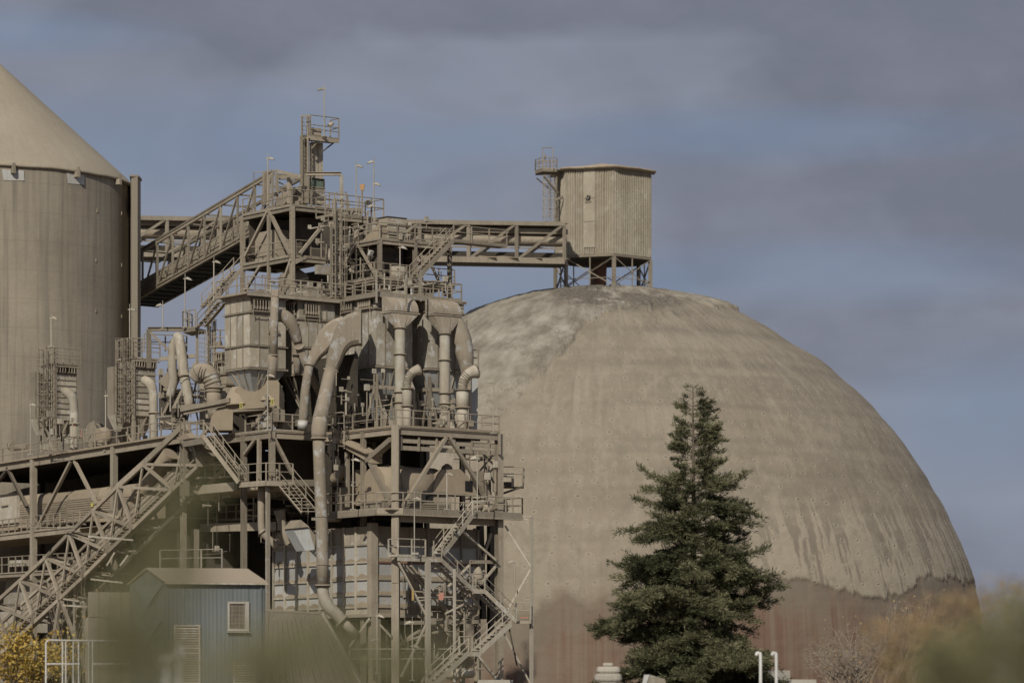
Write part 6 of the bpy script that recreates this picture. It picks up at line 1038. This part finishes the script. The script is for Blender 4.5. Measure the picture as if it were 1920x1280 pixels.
# ---------------------------------------------------------------- small pipework between the machines
def clutter(label, x0, x1, y0, y1, Y0, Y1, n, seed, dark=.1):
    r = random.Random(seed); t = T('pipework', label, 'pipework', P((x0+x1)/2, y1, Y0), 'pipework between the machines')
    for i in range(n):
        p = P(r.uniform(x0, x1), r.uniform(y0, y1), r.uniform(Y0, Y1)); d = r.choice((uR, uL, Z, Z, -Z)); L = r.uniform(.5, 2.6); m_ = 'dark' if r.random() < dark else r.choice(('dust', 'dust', 'pale', 'galv')); w_ = r.choice((.05, .06, .08, .12))
        q = p+d*L+Z*r.uniform(-.05, .05)
        if not y0-10 < HY-F*(q.z-CZ)/q.y < y1+10 or not x0-20 < 960+F*q.x/q.y < x1+20: continue
        t.bar('pipe', p, q, w_, w_, m_, 'cyl8')
        if r.random() < .35: t.bar('flange', q-d*.04, q+d*.04, w_*2.2, w_*2.2, m_, 'cyl8')
        if r.random() < .28: s_ = r.uniform(.18, .5); t.bar('junction_box', q, q+Z*s_, s_*.8, s_*.5, r.choice(('dust', 'pale', 'galv')), side=uR)
        if r.random() < .3: e = q+r.choice((uR, uL, -Z))*r.uniform(.3, .9); t.bar('pipe', q, e, w_, w_, m_, 'cyl8')
clutter('thin pipes and boxes between the elevator tower and the transfer platform', 600, 712, 400, 552, 253, 256, 90, 1)
clutter('thin pipes and small motors on the roof of the left and middle filters', 440, 620, 520, 552, 250, 256, 45, 2)
clutter('thin pipes among the legs below the centre filter', 640, 745, 705, 798, 244, 246, 24, 3)
clutter('thin pipes and hoses on the deck between the two elbow vents', 775, 890, 755, 803, 244, 247, 30, 4)
clutter('shaded pipes in the dark bays under the middle deck', 390, 590, 930, 1040, 247, 252, 60, 5, .6)
clutter('pipes and rods behind the lower flights of the stair tower', 752, 890, 1060, 1262, 242.5, 246, 90, 6)
clutter('pipes along the kiln housing base at the left edge', 0, 230, 975, 1000, 256, 262, 40, 7)
clutter('pipes and brackets between the taller slim filter and the left filter', 300, 415, 680, 800, 252, 256, 60, 8)
clutter('pipes and rods behind the V brace near the right column', 850, 935, 850, 950, 245, 249, 45, 9)
clutter('small fittings on the roof walkway over the right filters', 715, 845, 515, 550, 248, 251, 40, 10)
clutter('cables and boxes beside the big duct above the deck', 618, 650, 700, 960, 242.5, 245, 50, 11, .4)
clutter('hoses and valves under the two slim filters', 75, 300, 790, 845, 264, 268, 45, 12)
clutter('pipes and boxes on the transfer platform and below it', 720, 830, 425, 520, 253, 257, 45, 13)

# ---------------------------------------------------------------- blue hut, shed, small foreground things
def hut():
    Y = 190.; k = Y/F; A = P(315, 0, Y); B = P(495, 0, Y+1.2); Cc = P(245, 0, Y+3.4); zb = 2.9; ze = Zf(1090, Y); zr = Zf(1066, Y+1.7)
    A, B, Cc = (Vector((q.x, q.y, 0)) for q in (A, B, Cc)); D = B+(Cc-A); t = T('blue_hut', 'blue sheet-metal hut with pitched dusty roof, small caged window and louvred doors, bottom left', 'hut', Vector((A.x, A.y, zb)))
    fr = (B-A); fn = Vector((fr.y, -fr.x, 0)).normalized(); gl = (Cc-A); gn = Vector((-gl.y, gl.x, 0)).normalized(); gn = gn if gn.x < 0 else -gn
    if fn.y > 0: fn = -fn
    def corr(name, p, q, z0, z1, nrm, n, top=None):       # corrugated sheets, one object each
        for i in range(n):
            a, b = p.lerp(q, i/n+.001), p.lerp(q, (i+1)/n-.001); pts = []; m_ = 13
            for j in range(m_): f = j/(m_-1); w = a.lerp(b, f)+nrm*(.012*(j % 3 == 0)); pts.append((w, i/n+f/n))
            v = [w+Z*z0 for w, f in pts]+[w+Z*(z1 if top is None else top(f)) for w, f in pts]; t.put(name, mk(name, v, [(j, j+1, m_+j+1, m_+j) for j in range(m_-1)], 'hut'))
    corr('wall_sheet', A, B, zb, ze, fn, 6); corr('gable_sheet', A, Cc, zb, ze, gn, 3, top=lambda f: ze+(zr-ze)*(1-abs(2*f-1))-.06); corr('side_sheet', B, D, zb, ze, -gn, 3, top=lambda f: ze+(zr-ze)*(1-abs(2*f-1))-.06); corr('rear_sheet', Cc, D, zb, ze, -fn, 6)
    for p in (A, B, Cc): t.bar('corner_trim', p+Z*zb, p+Z*(ze-.02), .09, .09, 'hut')
    t.bar('gutter', A-(B-A).normalized()*.2+fn*.25+Z*(ze-.09), B+(B-A).normalized()*.2+fn*.25+Z*(ze-.09), .1, .08, 'pale'); t.bar('window_sill', A+fr*.61+fn*.16+Z*(Zf(1183.5, Y)), A+fr*.85+fn*.16+Z*(Zf(1183.5, Y)), .2, .05, 'concb'); t.bar('downpipe', B+fn*.08-fr*.03+Z*zb, B+fn*.08-fr*.03+Z*(ze-.1), .07, .07, 'hut', 'cyl8')
    ov = .18; m0, m1 = (A+Cc)/2, (B+D)/2; e = fr.normalized()*ov
    for a, b, nn in ((A, B, fn), (Cc, D, -fn)):
        t.prism('roof_slope', [a-e+nn*.22+Z*(ze-.06), b+e+nn*.22+Z*(ze-.06), m1+e+Z*zr, m0-e+Z*zr], Z*.07, 'heap')
    wx = lambda px, py: (A+fr*((px-315)/180)).xyz*1+Z*Zf(py, Y+.5)+fn*.05
    t.prism('window_recess', [wx(428, 1179), wx(463, 1179), wx(463, 1131), wx(428, 1131)], fn*.02, 'black')
    fr_ = t.prism('window_frame', [wx(426, 1131), wx(466, 1131), wx(466, 1127), wx(426, 1127)], fn*.12, 'concb'); t.prism('window_frame', [wx(426, 1182), wx(466, 1182), wx(466, 1178), wx(426, 1178)], fn*.12, 'concb'); t.prism('window_frame', [wx(426, 1178), wx(429.5, 1178), wx(429.5, 1131), wx(426, 1131)], fn*.12, 'concb'); t.prism('window_frame', [wx(458, 1178), wx(466, 1178), wx(466, 1131), wx(458, 1131)], fn*.12, 'concb')
    t.prism('window_pane', [wx(429.5, 1178)+fn*.021, wx(458, 1178)+fn*.021, wx(458, 1131)+fn*.021, wx(429.5, 1131)+fn*.021], fn*.01, 'pane')
    for i in range(4): t.prism('window_bar', [wx(434+i*7, 1178), wx(434.6+i*7, 1178), wx(434.6+i*7, 1131), wx(434+i*7, 1131)], fn*.05, 'dust')
    for i in range(6): t.prism('window_bar', [wx(430, 1176-i*8), wx(458, 1176-i*8), wx(458, 1175.3-i*8), wx(430, 1175.3-i*8)], fn*.04, 'dust')
    for x0, x1, y0 in ((326, 375, 1171), (436, 480, 1240)):
        for q in ([wx(x0, 1300), wx(x0+3, 1300), wx(x0+3, y0), wx(x0, y0)], [wx(x1-3, 1300), wx(x1, 1300), wx(x1, y0), wx(x1-3, y0)], [wx(x0+3, y0+3), wx(x1-3, y0+3), wx(x1-3, y0), wx(x0+3, y0)]): t.prism('door_frame', q, fn*.08, 'pale')
        n = int((1296-y0)/4.6); t.prism('door_back', [wx(x0+3, 1300), wx(x1-3, 1300), wx(x1-3, y0+3), wx(x0+3, y0+3)], fn*.005, 'dark')
        for i in range(n): y = y0+5+i*4.6; t.prism('louvre_slat', [wx(x0+3, y+3.2), wx(x1-3, y+3.2), wx(x1-3, y)+fn*-.02, wx(x0+3, y)-fn*.02], fn*.06, 'pale')
    gx = lambda f, py: A+gl*f+Z*Zf(py, Y+1.7)+gn*.05
    for y in (1098, 1163): t.prism('pale_patch', [gx(.12, y), gx(.5, y+38), gx(.85, y)], gn*.05, 'hutp')  # paler blue triangles on the gable sheets
    t.bar('cross_rod', gx(.05, 1098)+gn*.04, gx(.98, 1190)+gn*.04, .035, .035, 'hutp')
hut()
def shed_():
    Y = 214.; t = T('hipped_cover', 'dusty ribbed hipped roof sloping down to the right, beside the blue hut', 'roof', P(560, 1290, Y)); top = [P(420, 1143, Y+4), P(498, 1143, Y+3), P(604, 1149, Y+3), P(610, 1149, Y+9), P(420, 1143, Y+12)]; 
    fb = [P(380, 1310, Y), P(480, 1310, Y-1.5), P(690, 1310, Y), P(706, 1310, Y+8)]
    def slope(a0, a1, b0, b1, n):
        for i in range(n):
            f0, f1 = i/n+.003, (i+1)/n-.003; pts = []; nr = (a1-a0).cross(b0-a0).normalized(); nr = nr if nr.y < 0 else -nr; v = []
            for j in range(7): f = f0+(f1-f0)*j/6; o = nr*(.05 if j % 2 else 0); v += [a0.lerp(a1, f)+o, a0.lerp(a1, f).lerp(b0.lerp(b1, f), .5)+o+nr*.12, b0.lerp(b1, f)+o]
            t.put('roof_sheet', mk('roof_sheet', v, [(j*3+k, j*3+3+k, j*3+4+k, j*3+1+k) for j in range(6) for k in (0, 1)], 'shed'))
    slope(top[0], top[1], fb[0], fb[1], 8); slope(top[1], top[2], fb[1], fb[2], 14); slope(top[2], top[3], fb[2], fb[3], 8); t.bar('ridge_cap', top[1], top[2], .2, .12, 'shed'); t.bar('hip_cap', top[2], fb[2], .16, .12, 'pale'); t.prism('top_plate', top, Z*-.1, 'shed')
    w = T('rear_shed', 'dust-grey panelled wall behind the blue hut, left of its gable', 'building', P(220, 1290, 225)); 
    for i in range(5):
        for j in range(4): a = P(165+i*21, 1300-j*48, 226); b = P(185+i*21, 1300-j*48, 226); w.prism('wall_panel', [a, b, b+Z*1.6, a+Z*1.6], (0, .1, 0), 'shed')
    w.prism('wall_core', [P(160, 1320, 226.2), P(275, 1320, 226.2), P(275, 1112, 226.2), P(205, 1112, 226.2), P(160, 1160, 226.2)], (0, 2, 0), 'dust')
shed_()
def bits():
    Y = 172.; t = T('white_rail_frame', 'white tubular rail frame in front of the yellow shrub, bottom left', 'railing', P(85, 1300, Y)); bars = [((86, 1310), (86, 1204)), ((86, 1204), (91, 1199)), ((91, 1199), (242, 1201)), ((117, 1310), (117, 1202)), ((123, 1310), (123, 1202)), ((137, 1310), (137, 1202)), ((147, 1310), (147, 1202)), ((166, 1310), (166, 1202)), ((173, 1310), (173, 1202)), ((87, 1244), (150, 1244)), ((173, 1244), (242, 1243))]
    for A, B in bars: t.bar('tube', P(*A, Y), P(*B, Y), .085 if A[0] < 90 else .06, .085, 'steel', 'cyl8')
    Y = 165.
    for x, lb in ((1424, 'left of the two white gooseneck pipes under the cedar'), (1453.5, 'right of the two white gooseneck pipes under the cedar')):
        t = T('gooseneck_pipe', lb, 'vent pipe', P(x+2, 1300, Y), 'gooseneck pipes by the cedar'); t.tube('pipe', [P(x+2, 1310, Y), P(x+2, 1232, Y), P(x, 1225, Y), P(x-4, 1223, Y), P(x-6, 1228, Y)], [.075, .075, .075, .075, .08], 'steel', 12)
    t = T('stone_pillar', 'pale pillar of stacked rounded slabs under the left of the cedar', 'pillar', P(1140, 1300, Y)); 
    for y0, y1, x0, x1 in ((1300, 1278, 1118, 1163), (1277, 1262, 1114, 1166), (1261, 1249, 1118, 1163), (1248, 1242, 1130, 1150)):
        a, b = P(x0, y0, Y), P(x1, y1, Y); c = (a+b)/2; w, h = (b.x-a.x)/2, (b.z-a.z); n = 16; v = []
        for zz, s_ in ((0, .9), (.25, 1), (.7, 1), (1, .86)):
            for j in range(n): an = 2*math.pi*j/n; sx = abs(math.cos(an))**.5*math.copysign(1, math.cos(an)); sy = abs(math.sin(an))**.5*math.copysign(1, math.sin(an)); v.append((c.x+w*s_*sx, Y+w*s_*sy*.8, a.z+h*zz))
        t.put('slab', mk('slab', v, [(r*n+j, r*n+(j+1) % n, (r+1)*n+(j+1) % n, (r+1)*n+j) for r in range(3) for j in range(n)]+[tuple(range(3*n, 4*n)), tuple(reversed(range(n)))], 'concb', False))
    t = T('tilted_box', 'pale box lid tilted at the bottom edge, right of the stone pillar', 'box', P(1228, 1300, Y)); t.prism('side', [P(1206, 1300, Y), P(1218, 1264, Y), P(1208, 1264, Y+.4), P(1200, 1300, Y+.4)], (0, .4, 0), 'steel'); t.prism('front', [P(1207, 1300, Y-.1), P(1252, 1300, Y-.1), P(1247, 1272, Y-.1), P(1219, 1264, Y-.1)], (0, .5, 0), 'pale')
    t = T('pale_slab', 'long pale slab lying at the bottom edge, right of the cedar', 'slab', P(1505, 1290, Y)); t.prism('slab', [P(1482, 1295, Y), P(1532, 1295, Y), P(1530, 1273, Y), P(1484, 1273, Y)], (0, 1.2, 0), 'concb'); t.bar('block', P(1440, 1290, 200), P(1440, 1256, 200), 2.0, 1.5, 'concb')
    Y = 60.; t = T('white_hydrant', 'out-of-focus white standpipe with side arm, close in front of the blue hut', 'standpipe', P(320, 1330, Y)); t.pipe('barrel', P(313, 1340, Y), P(313, 1240, Y), .11, 'steel', 14); t.tube('side_arm', [P(322, 1232, Y), P(335, 1226, Y), P(338, 1216, Y)], [.06, .06, .05], 'steel', 10); t.tube('cap', [P(313, 1243, Y), P(313, 1231, Y), P(313, 1226, Y)], [.15, .13, .04], 'steel', 14, sub=1); t.bar('post', P(338, 1340, Y), P(338, 1218, Y), .06, .06, 'steel'); t.bar('arm_plate', P(344, 1205, Y), P(351, 1230, Y), .09, .05, 'steel'); t.bar('arm_link', P(336, 1222, Y), P(349, 1214, Y), .05, .05, 'steel')
    Y = 238
    for lb, x, y, w in (('pale concrete footing at the foot of the right column', 925, 1272, 2.6),):
        t = T('concrete_footing', lb, 'footing', P(x, 1300, Y)); a = P(x, 1300, Y); t.prism('block', [a-Vector((w/2, 0, 0)), a+Vector((w/2, 0, 0)), a+Vector((w/2-.2, 0, .95)), a-Vector((w/2-.3, 0, -.95))], (0, 1.5, 0), 'concb')
bits()

# ---------------------------------------------------------------- plants
def leafmesh(name, cen, dirs, size, m, tint, aspect=.35, cross=False):
    """one triangle-pair (kite) per leaf; cen, dirs (n,3), size (n,)"""
    n = len(cen); d = dirs/np.linalg.norm(dirs, axis=1, keepdims=True); r = rng.normal(size=(n, 3)); s = np.cross(d, r); s /= np.linalg.norm(s, axis=1, keepdims=True)+1e-9; L = size[:, None]
    V = np.stack([cen, cen+d*L*.5+s*L*aspect*.5, cen+d*L, cen+d*L*.5-s*L*aspect*.5], 1).reshape(-1, 3)
    me = bpy.data.meshes.new(name); me.vertices.add(4*n); me.vertices.foreach_set('co', V.astype(np.float32).ravel()); me.loops.add(4*n); me.loops.foreach_set('vertex_index', np.arange(4*n, dtype=np.int32)); me.polygons.add(n)
    me.polygons.foreach_set('loop_start', np.arange(0, 4*n, 4, dtype=np.int32)); me.polygons.foreach_set('loop_total', np.full(n, 4, dtype=np.int32)); me.update(); me.materials.append(M[m])
    a = me.color_attributes.new('tint', 'FLOAT_COLOR', 'POINT'); tt = np.repeat(np.clip(tint, 0, 1), 4); a.data.foreach_set('color', np.stack([tt, tt, tt, np.ones_like(tt)], 1).astype(np.float32).ravel()); return me
def limbmesh(name, segs, m, n=5):
    v, f = [], []
    for p, q, r0, r1 in segs:
        p, q = Vector(p), Vector(q); d = (q-p)
        if d.length < 1e-5: continue
        d.normalize(); x = d.cross(Z); x = Vector((1, 0, 0)) if x.length < .05 else x.normalized(); y = d.cross(x); b = len(v)
        for e, r in ((p, r0), (q, r1)):
            for j in range(n): t = 2*math.pi*j/n; v.append(e+(x*math.cos(t)+y*math.sin(t))*r)
        f += [(b+j, b+(j+1) % n, b+n+(j+1) % n, b+n+j) for j in range(n)]
    return mk(name, v, f, m, True)
def cedar():
    Y = 200.; k = Y/F; x0 = 1302; base = P(x0, 1330, Y); top = P(1299, 722, Y); t = T('cedar_tree', 'tall dark green cedar with layered drooping branches, in front of the dome', 'tree', Vector((base.x, base.y, 2.9)))
    env = [(e_[0], e_[1]*(1.1 if e_[0] > 1000 else 1), e_[2]*(1.12 if e_[0] > 1000 else 1)) for e_ in [(725, 8, 8), (745, 22, 20), (775, 34, 46), (800, 38, 50), (830, 55, 58), (860, 46, 62), (880, 30, 42), (897, 118, 60), (912, 90, 108), (935, 92, 130), (965, 145, 118), (985, 150, 120), (1010, 100, 95), (1050, 150, 140), (1085, 205, 150), (1110, 160, 165), (1140, 150, 130), (1165, 200, 185), (1185, 170, 170), (1215, 130, 215), (1245, 205, 150), (1262, 150, 215), (1290, 190, 190)]]
    ey = [e[0] for e in env]; eL = [e[1] for e in env]; eR = [e[2] for e in env]
    C, D, Sz, Tn, segs = [], [], [], [], []; R_ = random.Random(11)
    trunk = lambda y: P(1299+(y-722)*.006, y, Y)
    for i in range(30): y0, y1 = 722+i*20, 742+i*20; segs.append((trunk(y0), trunk(y1), .02+.0085*i, .02+.0085*(i+1)))
    def spray(p, d, L, lvl, droop):
        """one flat spray: a twig with short side twigs, each clothed in upright needle tufts"""
        n = max(3, int(L/.16)); q = p.copy(); dd = d.copy()
        for i in range(n):
            f = i/n; dd = (dd+Vector((R_.gauss(0, .10), R_.gauss(0, .10), -droop*(1.6-2.4*f)+R_.gauss(0, .07)))).normalized(); q2 = q+dd*(L/n)
            if lvl == 0: segs.append((q, q2, .012+.035*(1-f)*min(1, L/4), .010+.035*(1-f-1/n)*min(1, L/4)))
            if lvl == 0 and f > .10 or lvl == 1 and L > .9:
                for s_ in (-1, 1):
                    if R_.random() < .86:
                        side = dd.cross(Z).normalized()*s_; ld = (dd*.75+side*R_.uniform(.5, 1.1)+Z*R_.uniform(-.30, .34)).normalized(); ll = L*(.34 if lvl == 0 else .4)*(1-f*.65)*R_.uniform(.55, 1.1)
                        if ll > .12: spray(q2, ld, min(ll, 1.4), lvl+1, droop*.9)
            if f > .08 or lvl:
                m_ = 3 if lvl else 4
                for j in range(m_):
                    C.append(q2+Vector((R_.gauss(0, .045), R_.gauss(0, .045), R_.gauss(0, .06)))); D.append(dd*R_.uniform(.4, 1.5)+Vector((R_.gauss(0, .5), R_.gauss(0, .5), R_.uniform(-.1, .8)))); Sz.append(R_.uniform(.16, .34)); Tn.append(R_.gauss(.42+tb, .17))
            q = q2
        return q
    y = 728.
    while y < 1300:
        hl, hr = np.interp(y, ey, eL), np.interp(y, ey, eR); nb = 3 if y < 790 else (5 if y < 900 else 7)
        for b in range(nb):
            a = R_.uniform(0, 2*math.pi); 
            if b == 0: a = R_.gauss(0, .3)
            if b == 1: a = math.pi+R_.gauss(0, .3)
            if b > 4: a = -math.pi/2+R_.uniform(-1.1, 1.1)
            if math.sin(a) > .3 and R_.random() < .5: continue
            c = math.cos(a); hw = (hr if c > 0 else hl); depth = (hl+hr)/2; L = math.hypot(c*hw, math.sin(a)*depth*.85)*k*(R_.choice((R_.uniform(.92, 1.12), R_.uniform(.9, 1.05), R_.uniform(.6, .9))) if b < 2 else R_.uniform(.5, .95) if b < 5 else R_.uniform(.22, .5)); up = R_.uniform(.2, .5) if y < 850 else R_.uniform(.0, .3)
            tb = R_.gauss(0, .2); p = trunk(y+R_.uniform(-5, 5)-L/k*.0+L*3.2); spray(p, Vector((c, math.sin(a), up)).normalized(), L, 0, .022 if y > 850 else .02)
        y += R_.uniform(7, 10) if y < 880 else R_.uniform(9, 14)
    C = np.array([tuple(c) for c in C]); D = np.array([tuple(c) for c in D]); print('cedar tufts', len(C), len(segs))
    # each tuft point carries two needles bundles
    C2 = np.concatenate([C, C+rng.normal(0, .05, C.shape)]); D2 = np.concatenate([D, D+rng.normal(0, .5, D.shape)]); S2 = np.concatenate([Sz, Sz]); T2 = np.concatenate([Tn, np.array(Tn)+rng.normal(0, .1, len(Tn))])
    t.put('trunk', limbmesh('trunk', segs[:30], 'bark', 8)); t.put('branches', limbmesh('branches', segs[30:], 'bark', 4)); t.put('crown', leafmesh('crown', C2, D2, S2, 'needle', T2, .16), kind='stuff')
cedar()
def bush(name, label, cat, blobs, Y, n, m, size, aspect=.6, stems=14, base=None, twig='twig', dY=1.5, leafup=.2, tw=.02, grp=None, dens=None):
    """leaves scattered in clumps inside soft ellipses (px,py,rx,ry), on branching stems from the base"""
    k = Y/F; R_ = random.Random(int(blobs[0][0])); bx = base or (blobs[0][0], 1345); b0 = P(bx[0], bx[1], Y); gz = min(b0.z, 3.0 if Y > 175 else b0.z); b0.z = 0.0 if Y < 150 else 2.9; t = T(name, label, cat, b0, grp); C, D, Sz, Tn, segs = [], [], [], [], []
    area = sum(b[2]*b[3] for b in blobs)
    for (x, y, rx, ry) in blobs:
        nn = int(n*rx*ry/area); ns = max(2, int(stems*rx*ry/area)); tips = []
        for s in range(ns):
            a = R_.uniform(0, 2*math.pi); r = math.sqrt(R_.random()); tip = P(x+rx*r*math.cos(a), y-ry*r*abs(math.sin(a))*.9+ry*.1, Y+R_.uniform(-dY, dY)); root = b0+Vector(((P(x, 0, Y).x-b0.x)*.75+R_.uniform(-.3, .3)*rx*k, 0, 0)); mid = root.lerp(tip, .55)+Vector((R_.gauss(0, .12), R_.gauss(0, .1), .08))*rx*k
            q = root; w0 = tw
            for j in range(1, 7): f = j/6; p2 = root*(1-f)**2+mid*2*f*(1-f)+tip*f*f+Vector((R_.gauss(0, 1), 0, R_.gauss(0, 1)))*rx*k*.012; segs.append((q, p2, w0*(1-.8*(j-1)/6), w0*(1-.8*j/6))); tips.append(p2); q = p2
            for j in range(9): f = R_.uniform(.3, 1); s0 = root*(1-f)**2+mid*2*f*(1-f)+tip*f*f; e = s0+Vector((R_.gauss(0, 1), R_.gauss(0, .5), R_.gauss(.5, .6)))*rx*k*.18; segs.append((s0, e, w0*.28, w0*.08)); tips.append(e)
        for i in range(nn):
            if R_.random() < .75: c = R_.choice(tips)+Vector((R_.gauss(0, 1), R_.gauss(0, 1), R_.gauss(0, 1)))*rx*k*.07
            else: a = R_.uniform(0, 2*math.pi); r = math.sqrt(R_.random()); c = P(x+rx*r*math.cos(a), y+ry*r*math.sin(a), Y+R_.uniform(-dY, dY))
            C.append(tuple(c)); D.append((R_.gauss(0, 1), R_.gauss(0, 1), R_.gauss(leafup, .8))); Sz.append(size*R_.uniform(.5, 1.3)); Tn.append(R_.random())
    t.put('stems', limbmesh('stems', segs, twig, 4)); 
    if C: t.put('leaves', leafmesh('leaves', np.array(C), np.array(D), np.array(Sz), m, np.array(Tn), aspect), kind='stuff')
bush('autumn_shrub', 'large yellow-leaved shrub in the bottom left corner', 'shrub', [(35, 1235, 75, 62), (70, 1240, 55, 45), (20, 1190, 40, 30)], 182, 3600, 'yleaf', .17, .6, 26, base=(40, 1345), twig='bark', tw=.03)
bush('autumn_shrub', 'smaller yellow shrub behind the white rail frame', 'shrub', [(122, 1210, 40, 34), (105, 1250, 40, 30)], 186, 1200, 'yleaf', .16, .6, 14, base=(115, 1345), twig='bark', tw=.02)
bush('bare_shrub', 'almost bare brown shrub under the inclined conveyor, with few orange leaves', 'shrub', [(130, 1130, 60, 70), (175, 1110, 50, 70)], 235, 130, 'oleaf', .22, .6, 26, base=(140, 1345), twig='twig', tw=.03)
bush('bare_shrub', 'bare twiggy shrub with scattered orange leaves, right of the cedar before the dome', 'shrub', [(1600, 1220, 95, 70), (1690, 1190, 70, 80), (1740, 1170, 70, 70), (1560, 1240, 60, 50)], 190, 700, 'oleaf', .15, .6, 130, base=(1640, 1400), twig='twig', tw=.045, dY=2)
bush('autumn_bush', 'blurred olive and orange bush in the bottom right corner, behind the dark green one', 'bush', [(1820, 1180, 130, 80), (1740, 1240, 90, 60), (1880, 1150, 80, 80), (1690, 1200, 80, 50)], 60, 12000, 'oleaf', .08, .5, 40, base=(1800, 1600), twig='twig', tw=.010, dY=1.2)
bush('green_bush', 'strongly blurred olive-green bush close to the camera, bottom right corner', 'bush', [(1830, 1240, 110, 70), (1760, 1262, 60, 50), (1900, 1215, 70, 110)], 22, 20000, 'gleaf', .042, .45, 20, base=(1830, 1900), twig='bark', tw=.004, dY=.6)
bush('green_bush', 'thin blurred green spray between the conveyor and the blue hut, near the camera', 'bush', [(330, 945, 45, 40), (290, 1030, 50, 60), (240, 1110, 50, 60), (215, 1190, 55, 60), (270, 1235, 60, 60), (390, 900, 35, 25), (250, 1240, 120, 60), (300, 1160, 45, 60), (345, 1080, 40, 60), (200, 1150, 50, 60)], 15, 24000, 'gleaf', .028, .42, 12, base=(200, 2000), twig='gleaf' and 'bark', tw=.0012, dY=.4)
bush('green_bush', 'veil of blurred green leaves close to the camera, below the big duct elbow', 'bush', [(580, 1235, 160, 75), (440, 1255, 130, 60), (700, 1252, 100, 55), (800, 1240, 70, 45), (620, 1190, 60, 40)], 13, 24000, 'gleaf', .026, .40, 12, base=(560, 2100), twig='bark', tw=.001, dY=.4)
bush('seedling_tree', 'young tree top with a few red leaves rising above the bottom right bushes', 'tree', [(1885, 1100, 14, 22), (1840, 1120, 20, 25), (1893, 1085, 10, 12)], 90, 60, 'oleaf', .12, .6, 9, base=(1870, 1500), twig='twig', tw=.012, dY=.4)
print('objects', len(bpy.data.objects), 'tris', sum(len(o.data.polygons)*2 for o in bpy.data.objects if o.type == 'MESH'))

for o in bpy.data.objects:
    if 'label' in o and not (4 <= len(o['label'].replace('-', ' ').split()) <= 16): print('LABEL', len(o['label'].split()), o['label'])
